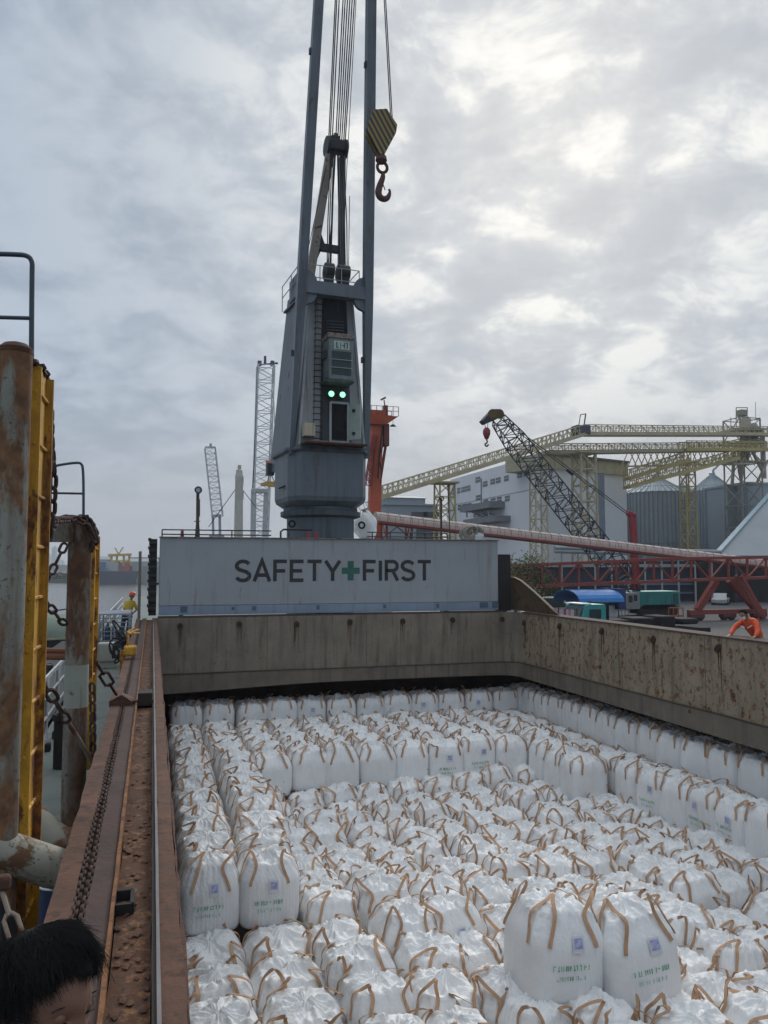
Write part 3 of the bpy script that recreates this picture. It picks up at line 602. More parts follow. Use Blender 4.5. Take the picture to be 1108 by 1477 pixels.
# the brown wing plate on the quay side of the cover
wp = MB(); prof = [(27.6, COAM + .05), (27.6, -.40), (27.1, -.42), (26.6, -.52), (25.6, -.88), (24.6, -1.28), (23.9, -1.58), (23.7, COAM + .05)]
wp.prism([(13.02, y, z) for y, z in prof], (.03, 0, 0)); wing = thing('wing_plate', 'brown rusty curved wing plate standing beside the white hatch cover', 'wing plate', (13.0, 25.7, COAM))
wp.build('plate', M('brown_plate', (.085, .052, .026), .8, var=.3, vs=1.5, rust=.35, rs=3, streak=.6, rc=(.05, .032, .022), sc_=(4, 4, .4)), wing)
ed = MB()
for i in range(1, len(prof) - 2): ed.beam((13.035, *prof[i]), (13.035, *prof[i + 1]), .10, .02)
ed.build('edge_bar', M('edge_tan', (.20, .15, .10), .8, rust=.4), wing)
MB().box((12.62, 27.3, -.6), (.55, .2, 2.1)).build('end_post', black_m, wing)
# walkway rail behind the cover
rl = MB(); yR = 28.6; zr = .955
for x in (.3, 1.0, 2.7, 4.45, 4.75, 7.9, 8.6, 9.4, 10.0, 10.9): rl.tube([(x, yR, -1.2), (x, yR, 1.28)], .022, 6)
for zz_ in (1.28, 1.12): rl.tube([(.3, yR, zz_), (4.1, yR, zz_)], .022, 6); rl.tube([(7.7, yR, zz_), (10.9, yR, zz_)], .02, 6)
rl.tube([(4.45, yR, 1.0), (4.45, yR, 1.26), (4.55, yR, 1.34), (5.6, yR, 1.34)], .035, 6); rl.box((6, yR + .4, -.6), (12, .8, .06))
for x in (1, 6, 11): rl.box((x, yR + .4, -1.65), (.15, .15, 2.1))
tag(rl.build('platform_rail', steel_dk), 'thin dark walkway railing along the top of the white hatch cover', 'railing')
rd = MB()
for x, y in ((5.55, 29.0), (5.85, 29.0), (1.0, 29.2)): rd.lathe((x, y, .85), [(.14, 0), (.14, .06), (.07, .2), (.05, .42), (.001, .44)], 12)
tag(rd.build('red_vent', M('red_enamel', (.33, .03, .03), .5, rust=.2)), 'small red deck fittings poking up behind the white hatch cover', 'vent')
# ------------------------------------------------------------------ deck crane
CX, CY, SL = 6.52, 31.5, R(5)
def cw(lx, ly, z): return Vector((CX + lx * math.cos(SL) + ly * math.sin(SL), CY + lx * math.sin(SL) - ly * math.cos(SL), z))
crane = thing('deck_crane', 'tall blue grey deck crane with luffed twin leg jib, cab and two green lamps', 'crane', (CX, CY, DECK))
MB().lathe((CX, CY, 0), [(1.36, DECK), (1.36, 1.9), (1.38, 1.95)], 40).build('pedestal', crane_m, crane, 35)
MB().lathe((CX, CY, 0), [(1.45, 1.93), (1.62, 2.0), (1.62, 2.18), (1.5, 2.2), (1.5, 2.34), (1.3, 2.36)], 40).build('slew_ring', crane_dk, crane, 35)
plan = [(-1.26, 1.6), (1.26, 1.6), (1.62, .9), (1.62, -1.2), (1.1, -1.75), (-1.1, -1.75), (-1.62, -1.2), (-1.62, .9)]
dr = MB(); dr.loft([[cw(x * k, y * k, z) for x, y in plan] for k, z in ((.80, 2.34), (.97, 2.55), (1, 2.72), (1, 4.42), (1.02, 4.44))]); dr.build('slew_housing', crane_m, crane)
dr = MB(); dr.loft([[cw(x * k, y * k, z) for x, y in plan] for k, z in ((1.05, 4.44), (1.07, 4.50), (1.05, 4.62), (.98, 4.64))]); dr.build('deck_ring', crane_dk, crane)
for a in (-1.64, 1.64): MB().tube([cw(a + .12 * math.cos(t), .2 + .28 * math.sin(t), 3.15 + .05 * math.cos(t)) for t in [2 * math.pi * k / 14 for k in range(14)]], .035, 6, True).build('mooring_eye', black_m, crane)
for lx in (-1.45, 1.42): MB().tube([cw(lx, 1.0, 1.65 + .12 * math.sin(t)) + Vector((.12 * math.cos(t), 0, 0)) for t in [2 * math.pi * k / 12 for k in range(12)]], .04, 6, True).build('mooring_eye', black_m, crane)
# tapering tower: pale front plate, darker flanks
zb0, zt0 = 4.62, 10.75
tw = MB()
lo = [cw(-1.42, 1.5, zb0), cw(1.36, 1.5, zb0), cw(1.45, -2.2, zb0), cw(-1.45, -2.2, zb0)]; hi = [cw(-.93, 1.25, zt0), cw(.93, 1.25, zt0), cw(1.0, -1.3, zt0), cw(-1.0, -1.3, zt0)]
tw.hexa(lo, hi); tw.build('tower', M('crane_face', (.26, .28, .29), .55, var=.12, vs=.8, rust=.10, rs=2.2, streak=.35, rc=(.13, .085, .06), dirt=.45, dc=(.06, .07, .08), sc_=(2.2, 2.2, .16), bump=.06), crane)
fk = MB()
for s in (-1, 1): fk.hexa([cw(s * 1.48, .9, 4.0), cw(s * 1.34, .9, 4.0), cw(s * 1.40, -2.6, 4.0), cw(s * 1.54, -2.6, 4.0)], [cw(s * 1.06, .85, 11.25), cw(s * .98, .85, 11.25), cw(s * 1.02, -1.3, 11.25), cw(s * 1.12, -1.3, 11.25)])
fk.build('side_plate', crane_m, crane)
ft = MB()
for s in (-1, 1): ft.box(cw(s * 1.54, -2.45, 4.15), (.3, .5, .5))
ft.build('side_foot', crane_dk, crane)
ri = MB()
for s in (-1, 1): ri.beam(cw(s * 1.33, 1.535, zb0 + .05), cw(s * .88, 1.285, zt0), .09, .07, (0, 1, 0))
ri.build('edge_rib', M('crane_pale', (.30, .33, .35), .55, rust=.12, streak=.3, dirt=.3, dc=(.14, .15, .16)), crane)
# recessed dark centre panel with soot, louvres
def fy(z): return 1.5 - .25 * (z - zb0) / (zt0 - zb0)
pn = MB(); pn.hexa([cw(-.42, fy(8.9) + .02, 8.9), cw(.70, fy(8.9) + .02, 8.9), cw(.62, fy(8.9) - .1, 8.9), cw(-.30, fy(8.9) - .1, 8.9)], [cw(-.34, fy(10.6) + .02, 10.6), cw(.60, fy(10.6) + .02, 10.6), cw(.5, fy(10.6) - .1, 10.6), cw(-.24, fy(10.6) - .1, 10.6)])
pn.build('soot_panel', M('soot', (.014, .016, .021), .8, var=.5, vs=2, streak=.35, rc=(.10, .12, .14), sc_=(4, 4, .3)), crane)
st_ = MB(); st_.hexa([cw(-.50, fy(4.9) + .012, 4.9), cw(.80, fy(4.9) + .012, 4.9), cw(.80, fy(4.9) - .05, 4.9), cw(-.50, fy(4.9) - .05, 4.9)], [cw(-.36, fy(10.7) + .012, 10.7), cw(.66, fy(10.7) + .012, 10.7), cw(.66, fy(10.7) - .05, 10.7), cw(-.36, fy(10.7) - .05, 10.7)]); st_.build('recess_panel', M('recess_grime', (.048, .058, .068), .7, var=.35, vs=1.2, rust=.15, rs=3, streak=.6, rc=(.03, .034, .04), sc_=(3, 3, .2), dirt=.5, dc=(.04, .048, .055)), crane)
lv = MB()
for k in range(7): z = 9.0 + k * .12; lv.box(cw(.16, fy(z) + .05, z), (.7, .06, .05))
lv.build('louvre', crane_dk, crane)
# ladder with cage-less rungs on the front plate
ld = MB()
for k in range(24):
    z = 4.95 + k * .245; x = -.62 + .0 * k + .012 * k * .5; ld.tube([cw(x - .17, fy(z) + .13, z), cw(x + .17, fy(z) + .13, z)], .022, 5); 
    for s in (-.17, .17): ld.tube([cw(x + s, fy(z) + .01, z), cw(x + s, fy(z) + .13, z)], .02, 4)
for s in (-.17, .17): ld.tube([cw(-.62 + s, fy(4.95) + .13, 4.95), cw(-.62 + .138 + s, fy(10.6) + .13, 10.6)], .013, 4)
ld.build('ladder', steel_dk, crane)
# cab
cabx = .12; cab = MB(); cab.bbox(cw(cabx, 1.75, 7.98), (.98, 1.0, 1.66), .05, Matrix.Rotation(SL, 3, 'Z')); cabo = cab.build('cab', M('cab_paint', (.15, .19, .19), .55, rust=.16, rs=4, streak=.4, sc_=(4, 4, .4), dirt=.3, dc=(.09, .11, .12)), crane)
MB().bbox(cw(cabx, 1.75, 8.88), (1.06, 1.1, .2), .03, Matrix.Rotation(SL, 3, 'Z')).build('roof', M('cab_roof', (.22, .19, .17), .8, rust=.5, rs=6, grunge=.6), cabo)
def rect(mb, x0, x1, z0, z1, ly, t=.03): mb.hexa([cw(x0, ly, z0), cw(x1, ly, z0), cw(x1, ly, z1), cw(x0, ly, z1)], [cw(x0, ly - t, z0), cw(x1, ly - t, z0), cw(x1, ly - t, z1), cw(x0, ly - t, z1)]); return mb
rect(MB(), cabx - .30, cabx + .33, 8.36, 8.68, 2.265).build('sign_board', M('cab_sign', (.42, .50, .44), .5, var=.3, vs=8, grunge=.5), cabo)
sg = MB()
for x, z0, z1, wd in ((-.24, 8.5, 8.73, .05), (-.19, 8.5, 8.54, .06), (-.05, 8.5, 8.72, .03), (.03, 8.58, 8.62, .1), (.12, 8.5, 8.73, .04), (.24, 8.5, 8.73, .05), (.20, 8.69, 8.73, .06)): rect(sg, cabx + x * .9, cabx + x * .9 + wd, z0 - .095, z1 - .095, 2.275, .02)
sg.build('sign_mark', M('cab_sign_ink', (.05, .10, .10), .6), cabo)
rect(MB(), cabx - .38, cabx + .40, 7.36, 8.28, 2.263).build('window', glass_m, cabo)
gr = MB()
for z in (7.62, 7.93): gr.tube([cw(cabx - .43, 2.33, z), cw(cabx + .43, 2.33, z)], .014, 5)
gr.build('guard_rail', M('pale_rail', (.33, .37, .37), .5), cabo)
rect(MB(), cabx - .60, cabx + .52, 7.08, 7.14, 2.30, 1.1).build('cab_floor', crane_dk, cabo)
sd = MB(); sd.box(cw(cabx - .54, 1.8, 8.2), (.06, .5, .3), Matrix.Rotation(SL, 3, 'Z')); sd.box(cw(cabx - .56, 2.1, 7.35), (.12, .12, .3)); sd.build('side_box', crane_dk, cabo)
lampm = glow('green_lamp_glow', (.25, 1.0, .45), 2.2)
for lx in (-.10, .36):
    hsg = MB().cyl(cw(lx, 1.45, 6.72), cw(lx, 1.7, 6.72), .15, n=20).build('lamp_housing', M('lamp_green', (.02, .10, .05), .5), crane, 40)
    MB().lathe((0, 0, 0), [(.001, .04), (.06, .03), (.11, 0), (.001, -.01)][::-1], 20).build('lamp', lampm, hsg, 40, (0, 0, 0)).matrix_local = Matrix.Translation(cw(lx, 1.71, 6.72) - Vector(ORG[crane.name])) @ Matrix.Rotation(R(90), 4, 'X')
# machinery door
dk = MB(); rect(dk, -.03, .60, 4.92, 6.36, fy(5.4) + .03, .05); dk.build('doorway_shade_plate', M('doorway_shade_black', (.006, .006, .008), .9, bump=0), crane)  # flat black plate, the doorway's inner shade put into its colour
fr = MB()
for a, b_ in (((-.08, 4.86), (-.08, 6.42)), ((.65, 4.86), (.65, 6.42)), ((-.08, 6.42), (.65, 6.42)), ((-.08, 4.86), (.65, 4.86))): fr.beam(cw(a[0], fy(5.4) + .05, a[1]), cw(b_[0], fy(5.4) + .05, b_[1]), .09, .09, (0, 1, 0))
fr.build('door_frame', M('crane_pale', (0, 0, 0)), crane)
door = MB(); a, b_ = cw(.66, 1.5, 4.95), cw(1.0, 2.05, 4.95); door.beam((a + b_) / 2 + Vector((0, 0, 0)), (a + b_) / 2 + Vector((0, 0, 1.4)), (b_ - a).length, .05, (b_ - a).normalized().cross(Vector((0, 0, 1))))
dro = door.build('door', M('door_pale', (.33, .40, .36), .55, rust=.2, rs=5, streak=.3), crane)
hg = MB()
for z in (5.2, 6.1): hg.box((a + b_) / 2 + Vector((-.04, -.03, z - 4.95)), (.1, .1, .1))
hg.build('latch', black_m, dro)
MB().bbox(cw(-1.02, 1.75, 5.22), (.42, .4, .5), .02, Matrix.Rotation(SL, 3, 'Z')).build('junction_box', M('box_cream', (.42, .38, .28), .6, rust=.25, streak=.4), crane)
fl_ = MB(); fl_.box(cw(0, 1.75, 4.72), (2.5, .8, .06), Matrix.Rotation(SL, 3, 'Z')); fl_.build('sill_platform', rust_m, crane)
# crown: platform, rails, sheaves, A-frame mast
cr = MB(); cr.loft([[cw(x, y, z) for x, y in ((-1.15, 1.4), (1.15, 1.4), (1.25, -1.5), (-1.25, -1.5))] for z in (10.75, 10.83)]); cr.build('crown_platform', crane_m, crane)
cb_ = MB(); cb_.box(cw(-1.0, .1, 11.3), (.5, 1.2, .9), Matrix.Rotation(SL, 3, 'Z')); cb_.build('crown_block', crane_m, crane)
rl = MB(); ring = [(-1.3, -1.5), (-1.3, 1.4), (1.15, 1.4), (1.15, -1.5)]
for z in (11.4, 11.9):
    for i in range(3): rl.tube([cw(*ring[i], z), cw(*ring[i + 1], z)], .02, 5)
for x, y in ((-1.3, -1.5), (-1.3, 0), (-1.3, 1.4), (-.5, 1.4), (.4, 1.4), (1.15, 1.4), (1.15, 0), (1.15, -1.5)): rl.tube([cw(x, y, 10.8), cw(x, y, 11.9)], .02, 5)
rl.build('crown_railing', M('pale_rail', (0, 0, 0)), crane)
zH = 17.75
for lx, tx, s in ((-.62, .34, -1), (.92, .90, 1)):
    lg_ = MB(); lg_.beam(cw(lx, -.3, 10.8), cw(tx, -.1, zH - .4), .34 if s < 0 else .24, .34, (0, 1, 0)); lg_.build('mast_leg', M('mast_weathered', (.30, .27, .24), .7, rust=.3, rs=3, streak=.4) if s < 0 else crane_m, crane)
xb = MB(); xb.beam(cw(-.22, -.25, 13.35), cw(.9, -.25, 13.35), .3, .26); xb.beam(cw(-.12, -.25, 14.0), cw(.1, -.25, 13.4), .14, .2); xb.beam(cw(-.25, -.25, 12.8), cw(-.05, -.25, 13.3), .12, .2); xb.build('mast_cross_beam', crane_dk, crane)
mh = MB(); mh.bbox(cw(.62, -.1, zH), (.86, .55, .5), .08)
for lx in (.22, 1.02): mh.cyl(cw(lx - .05, -.1, zH - .05), cw(lx + .05, -.1, zH - .05), .42, n=18)
mh.bbox(cw(.58, -.1, zH + .34), (.4, .3, .26), .08); mh.build('mast_head', M('head_dark', (.025, .027, .032), .6, rust=.2), crane)
MB().lathe(cw(.6, -.1, zH + .44), [(.09, 0), (.09, .14), (.001, .2)], 12).build('beacon', M('amber', (.55, .33, .03), .3), crane)
for lx, wd in ((.02, .34), (.62, .46)):
    sh = MB(); sh.bbox(cw(lx, .9, 11.45), (wd, .5, 1.1), .1, Matrix.Rotation(SL, 3, 'Z')); sh.cyl(cw(lx - wd / 2, .9, 11.9), cw(lx + wd / 2, .9, 11.9), .34, n=18); sh.build('rope_sheave', M('head_dark', (0, 0, 0)), crane)
# jib, almost upright
J0, J1 = Vector((6.74, 30.45, 4.35)), Vector((6.75, 27.0, 32.0)); jd = J1 - J0; jx = Vector((math.cos(SL), math.sin(SL), 0))
def jp(u, off): return J0 + jd * u + jx * off
def jo(u, s): return s * (jw(u) + (.17 * (1 - u) if s < 0 else -.03 * (1 - u)))
def jw(u): return 1.48 + (.76 - 1.48) * u
for s in (-1, 1):
    lg_ = MB(); lg_.loft([[jp(u, jo(u, s)) + jx * a + Vector((0, b_, 0)) for a, b_ in ((-wd, -dp), (wd, -dp), (wd, dp), (-wd, dp))] for u, wd, dp in ((0, .10, .15), (.10, .125, .2), (.22, .17, .24), (.4, .18, .24), (1, .16, .2))]); leg = lg_.build('jib_leg', crane_m, crane)
    bs_ = MB()
    for u in (.14, .55): bs_.box(jp(u, jo(u, s) + s * ( (.2 if s < 0 else -.2))), (.1, .14, .22))
    bs_.build('leg_bracket', crane_dk, leg)
ub = .232; cbm = MB(); cbm.beam(jp(ub, jo(ub, -1)), jp(ub, jo(ub, 1)), .5, .42, (0, -1, 0)); xo = cbm.build('jib_cross_beam', crane_m, crane)
for s in (-1, 1):
    for dz in (-1, 1):
        pts = [jp(ub, jo(ub, s) - s * .15) + Vector((0, .1, dz * .2)), jp(ub, jo(ub, s) - s * .62) + Vector((0, .1, dz * .2))] + [jp(ub, jo(ub, s) - s * (.62 - .47 * (1 - math.cos(t)))) + Vector((0, .1, dz * (.2 + .47 * math.sin(t)))) for t in (.35, .7, 1.05, 1.4)] + [jp(ub, jo(ub, s) - s * .15) + Vector((0, .1, dz * .75))]
        MB().prism(pts, (0, -.22, 0)).build('gusset', crane_m, xo)
for u in (.75, .9): MB().beam(jp(u, -jw(u)), jp(u, jw(u)), .34, .3, (0, -1, 0)).build('jib_spreader', crane_m, crane)
jh = MB(); jh.cyl(jp(1, -.5) , jp(1, .75), .45, n=20); jh.build('jib_head', crane_dk, crane)
J_in = [(-.30, -.24), (-.24, -.2), (-.16, -.12), (-.02, 0), (.06, .06), (.14, .14), (.22, .22), (.30, .3), (.36, .4), (.46, .55), (.66, .62)]
for k, (a, b_) in enumerate(J_in):
    if k < 9: MB().tube([cw(.62 + a * 1.1, -.1, zH + .1), jp(1, b_ * 1.5 + .1)], .026, 5).build('luffing_rope', rope_m, crane)
q = random.Random(5)
for k in range(11):
    lx = -.3 + .6 * k / 10 * 1.2 + q.uniform(-.03, .03); xa = (-.06 + .1 * (k % 4) * .5) if k < 5 else (.46 + .07 * (k - 5))
    MB().tube([cw(.35 + k * .055, .05, zH - .1), cw(lx * .5 + xa * .5 + .27, .5 + .05 * (k % 3), 14.2), cw(xa, .9, 11.6)], .024, 5).build('winch_rope', rope_m, crane)
for a, b_ in ((cw(.85, -.2, 11.3), jp(.97, .62)), (cw(-1.0, .3, 11.4), cw(.3, 0, zH - .3)), (cw(.95, .6, 11.2), cw(1.1, .3, 15.5))): MB().tube([a, b_], .016, 5).build('pendant_rope', rope_m, crane)
# hook block
HK = at(550, 195, 27.2); hy = HK.y
hb = thing('hook_block', 'yellow and black striped hook block with dark red hook hanging beside the jib', 'hook block', tuple(HK))
def hz(px, py): return at(px, py, hy)
outl = [(537, 162), (556, 161), (571, 184), (569, 196), (554, 224), (546, 226), (529, 193), (530, 182)]
mstr = bpy.data.materials.new('hazard_stripes'); mstr.use_nodes = True; nt = mstr.node_tree; L = nt.links.new; b = nt.nodes['Principled BSDF']; b.inputs['Roughness'].default_value = .6
tcs = _n(nt, 'ShaderNodeTexCoord'); mps = _n(nt, 'ShaderNodeMapping'); mps.inputs['Rotation'].default_value = (0, R(30), 0); wvs = _n(nt, 'ShaderNodeTexWave'); wvs.inputs['Scale'].default_value = 1.75; wvs.bands_direction = 'X'; wvs.inputs['Distortion'].default_value = .25
L(tcs.outputs['Object'], mps.inputs[0]); L(mps.outputs[0], wvs.inputs['Vector']); rs_ = _n(nt, 'ShaderNodeValToRGB'); rs_.color_ramp.elements[0].position = .45; rs_.color_ramp.elements[1].position = .55; rs_.color_ramp.elements[0].color = (.03, .03, .03, 1); rs_.color_ramp.elements[1].color = (.27, .19, .05, 1)
L(wvs.outputs['Fac'], rs_.inputs[0]); L(rs_.outputs[0], b.inputs['Base Color'])
for k, oy in enumerate((-.2, .14)): MB().prism([hz(*p) + Vector((0, oy, 0)) for p in outl], (0, .06, 0)).build('cheek_plate', mstr, hb)
sv = MB()
for k in range(3): sv.cyl(hz(550, 188) + Vector((0, -.12 + k * .09, 0)), hz(550, 188) + Vector((0, -.05 + k * .09, 0)), .46, n=24)
sv.build('sheave', M('head_dark', (0, 0, 0)), hb)
hkm = M('hook_oxide', (.075, .028, .028), .65, rust=.3, rs=6)
sw_ = MB(); c = hz(550, 231); sw_.lathe(c, [(.12, .22), (.2, .12), (.22, -.02), (.13, -.12), (.001, -.13)], 14); sw_.build('swivel', hkm, hb, 40)
c = hz(551.5, 241.5); MB().tube([c + Vector((.19 * math.cos(t), 0, .2 * math.sin(t))) for t in [2 * math.pi * k / 20 for k in range(20)]], .06, 8, True).build('shackle', hkm, hb, 60)
hk = MB(); pts = [hz(552, 248), hz(552.5, 255), hz(548, 268), hz(546, 278), hz(549, 285), hz(555, 287), hz(560, 284), hz(562.5, 277), hz(561, 273)]
P_ = catmull(pts, 5); loops = []
for i, p in enumerate(P_):
    u = i / (len(P_) - 1); r_ = .05 + .085 * math.sin(min(1, u * 1.15) * math.pi) ** .8 * (1 if u < .85 else max(.25, (1 - u) / .15)); t = (P_[min(i + 1, len(P_) - 1)] - P_[max(0, i - 1)]).normalized(); a = t.cross(Vector((0, 1, 0))).normalized()
    loops.append([p + a * r_ * math.cos(k * math.pi / 4) + Vector((0, 1, 0)) * r_ * .75 * math.sin(k * math.pi / 4) for k in range(8)])
hk.loft(loops); hk.beam(hz(552, 264), hz(555.5, 274), .03, .03, (0, 1, 0)); hk.build('hook', hkm, hb, 60)
for dx in (-.02, .04): MB().tube([hz(564.5, 172) + Vector((dx, 0, 0)), Vector((7.32 + dx, 27.0, 31.9))], .022, 6).build('hoist_rope', rope_m, hb)
# ------------------------------------------------------------------ rusty portal frame on the side deck
post_m = M('post_paint', (.25, .255, .215), .7, var=.2, vs=2, rust=.74, rc=(.115, .06, .034), rc2=(.22, .11, .05), rz=.28, rs=3.2, streak=.8, sc_=(5, 5, .3), grunge=.4, bump=.3, bs=14)
post_r = M('post_rusted', (.20, .19, .16), .8, var=.25, vs=2, rust=.66, rc=(.085, .045, .028), rc2=(.14, .07, .035), rz=.3, rs=3.0, streak=.8, sc_=(4, 4, .3), grunge=.5, bump=.4, bs=14)
def stadium(cx, cy, hw, hd, n=10):
    return [(cx + hw * math.cos(t) * 1.0, cy + hd * math.sin(t)) for t in [2 * math.pi * k / (2 * n) for k in range(2 * n)]]
pf = thing('steel_post', 'tall round peeling steel post with yellow ladder at the view edge', 'steel post', (-1.6, 5.4, DECK))
Y1 = 5.2; a1 = at(-14, 700, Y1).x; b1 = at(38, 700, Y1).x; ztop1 = at(20, 502, Y1).z
c1 = (a1 + b1) / 2; hw1 = (b1 - a1) / 2
p1 = MB(); ol = stadium(c1, Y1 + hw1, hw1, hw1, 14); p1.loft([[Vector((x, y, z)) for x, y in ol] for z in (DECK, -1.2, 0, ztop1)]); p1o = p1.build('post', post_m, pf, 35)
cp = MB(); cp.loft([[Vector((c1 + (x - c1) * k, Y1 + hw1 + (y - Y1 - hw1) * k, z)) for x, y in ol] for k, z in ((1.03, ztop1 - .01), (1.03, ztop1 + .02), (.7, ztop1 + .05), (.2, ztop1 + .065))]); cp.build('post_cap', rust_m, p1o, 35)
YL = Y1 + .35; xl0, xl1 = b1 + .015, b1 + .155
ladder = MB(); lt = ztop1 - .04
def yl_ladder(x, y, z0, z1, gap=.075, n=12, wd=.066):
    o = []
    mb = MB(); mb.box((x, y, (z0 + z1) / 2), (wd, .03, z1 - z0)); mb.box((x - wd * .45, y + .05, (z0 + z1) / 2), (.008, .1, z1 - z0)); o.append(mb)
    mb = MB(); mb.box((x + gap, y + .36, (z0 + z1) / 2), (wd * 1.08, .03, z1 - z0)); mb.hexa([(x + wd * .3, y + .02, z0), (x + gap - wd * .2, y + .344, z0), (x + gap - wd * .4, y + .344, z0), (x, y + .02, z0)], [(x + wd * .3, y + .02, z1), (x + gap - wd * .2, y + .344, z1), (x + gap - wd * .4, y + .344, z1), (x, y + .02, z1)]); o.append(mb)
    for k in range(n): z = z0 + (z1 - z0) * (k + .5) / n; m2 = MB(); m2.tube([(x - wd * .1, y - .02, z), (x + wd * .3, y + .02, z), (x + gap, y + .36, z)], .013, 6); o.append(m2)
    return o
def add_ladder(parent, x, y, z0, z1, gap, n, wd=.066):
    parts = yl_ladder(x, y, z0, z1, gap=gap, n=n, wd=wd)
    for i, m_ in enumerate(parts): m_.build('ladder_stringer' if i < 2 else 'rung', yellow_m, parent, org=None)
add_ladder(pf, b1 - .002, Y1 + .29, DECK, lt, .030, 12)
railp = M('rail_paint', (.045, .07, .10), .5, rust=.25, rs=9)
def guard(y, pts, r):
    return MB().tube(catmull([at(px, py, y) for px, py in pts], 4) if len(pts) > 3 else [at(px, py, y) for px, py in pts], r, 10)
g1 = guard(Y1 + .3, ((-60, 365), (-20, 366), (20, 367), (38, 369), (46, 377), (46.5, 395), (46, 440), (45.5, 520)), .0165); g1.tube([at(-60, 456, Y1 + .3), at(46, 459, Y1 + .3)], .0135, 8); g1.build('guard_rail', railp, pf, 60)
pf = thing('steel_portal', 'brown rusted portal post with side beam, yellow ladder and draped chains', 'portal frame', (-.8, 9, DECK)); Y2 = 8.9; a2 = at(95, 900, Y2).x; b2 = at(127, 900, Y2).x; c2 = (a2 + b2) / 2; hw2 = (b2 - a2) / 2 + .012; ztop2 = at(100, 748, Y2).z
ol2 = stadium(c2, Y2 + hw2, hw2, hw2, 14)
p2 = MB(); p2.loft([[Vector((x, y, z)) for x, y in ol2] for z in (DECK, -1.3, -.3, ztop2)]); p2o = p2.build('post', post_r, pf, 35); p2o['label'] = 'brown rusted far post with pale green lower band'
bd = MB(); bd.loft([[Vector((c2 + (x - c2) * 1.012, Y2 + hw2 + (y - Y2 - hw2) * 1.012, z)) for x, y in ol2] for z in (at(110, 1022, Y2).z, at(110, 960, Y2).z)], False); bd.build('paint_band', M('pale_band', (.27, .29, .24), .7, var=.15, rust=.25, rs=4, streak=.4), p2o, 35)
add_ladder(pf, b2 + .002, Y2 + .40, -2.2, ztop2 - .16, .024, 9, .052)
bmz0, bmz1 = at(80, 781, Y2 - 1).z, at(80, 752, Y2 - 1).z
bmz0, bmz1 = at(80, 781, Y2).z, at(80, 752, Y2).z; be = MB(); be.box(((-1.9 + a2 + .05) / 2, Y2 + hw2, (bmz0 + bmz1) / 2), (a2 + .05 + 1.9, .24, bmz1 - bmz0)); be.build('top_beam', post_r, pf)
railp = M('rail_paint', (.045, .07, .10), .5, rust=.25, rs=9)
def guard(y, pts, r):
    return MB().tube(catmull([at(px, py, y) for px, py in pts], 4) if len(pts) > 3 else [at(px, py, y) for px, py in pts], r, 10)
g2 = guard(Y2 + .1, ((72, 674), (90, 670), (110, 667.5), (117, 669), (119.5, 676), (120.5, 700), (120.5, 750)), .014); g2.tube([at(72, 711, Y2 + .1), at(120, 712, Y2 + .1)], .012, 8); g2.build('guard_rail', railp, pf, 60)
# chains on the portal
def chain(label, pts, link, wire, seed=1): return tag(chain_mesh(MB(), pts, link, wire, .62, seed).build('rusty_chain', chain_m, smooth=60), label, 'chain', 'rusty lashing chains about the portal')
cpt = lambda l: [at(px, py, Y) for px, py, Y in l]
chain('rusty chain hanging in a long bundle down the near yellow ladder', cpt([(44, 522, 5.4), (58, 530, 5.6), (68, 546, 5.9), (72, 600, 5.95), (70, 660, 5.95), (67, 700, 5.95), (64, 775, 5.95)]), .125, .017, 3)
chain('dark rusty chain strand beside the bundle on the near ladder', cpt([(71, 590, 6.0), (74, 650, 6.05), (77, 690, 6.05), (75, 735, 6.05), (69, 780, 6.05)]), .125, .016, 8)
chain('rusty chain draped along the top beam and over the far post', cpt([(60, 752, 6.8), (80, 750, 7.5), (100, 749, 8.6), (118, 747, 8.8), (130, 753, 8.85), (137, 766, 8.85), (139, 785, 8.85)]), .13, .017, 5)
chain('rusty chain looped in a second turn over the far post', cpt([(96, 745, 8.75), (116, 752, 8.7), (128, 760, 8.7), (134, 776, 8.75), (131, 796, 8.8)]), .13, .017, 9)
chain('rusty chain lying along the side beam in a heap', cpt([(58, 748, 8.8), (72, 747, 8.85), (84, 750, 8.8), (96, 746, 8.8), (108, 748, 8.8), (122, 746, 8.85), (133, 757, 8.85), (136, 775, 8.85)]), .13, .018, 21)
chain('loose chain tail bunched below the top beam', cpt([(58, 765, 6.6), (66, 780, 6.6), (72, 768, 6.8), (80, 758, 7)]), .10, .014, 11)
chain('dark chain slung from the top beam down to the ladder', cpt([(95, 783, 8.8), (76, 822, 8.6), (55, 860, 8.4)]), .15, .015, 12)
chain('dark chain sloping from the near ladder to the far post', cpt([(53, 851, 8.4), (72, 875, 8.55), (86, 893, 8.7), (95, 901, 8.8)]), .15, .015, 13)
chain('chain across the deck from the near ladder to the far post foot', cpt([(50, 958, 7.6), (66, 990, 7.75), (82, 1014, 7.9), (97, 1042, 8.1)]), .19, .019, 14)
chain('chain hanging slack down the far yellow ladder', cpt([(133, 985, 8.6), (134, 1030, 8.6), (134, 1080, 8.6), (136, 1130, 8.6)]), .13, .015, 15)
tb = thing('turnbuckle', 'rusty turnbuckle rod bracing from the far post to the ledge', 'turnbuckle', tuple(at(155, 985, 9.6)))
A, B = at(139, 955, 9.4), at(168, 1002, 10.2); MB().tube([A, A.lerp(B, .35)], .018, 6).build('rod', chain_m, tb); MB().tube([A.lerp(B, .65), B], .018, 6).build('rod', chain_m, tb)
ts = (B - A).normalized().cross(Vector((0, 1, 0))).normalized() * .05; mb = MB(); mb.tube([A.lerp(B, .30), A.lerp(B, .36) + ts, A.lerp(B, .64) + ts, A.lerp(B, .70), A.lerp(B, .64) - ts, A.lerp(B, .36) - ts], .018, 6, True); mb.build('body', chain_m, tb)
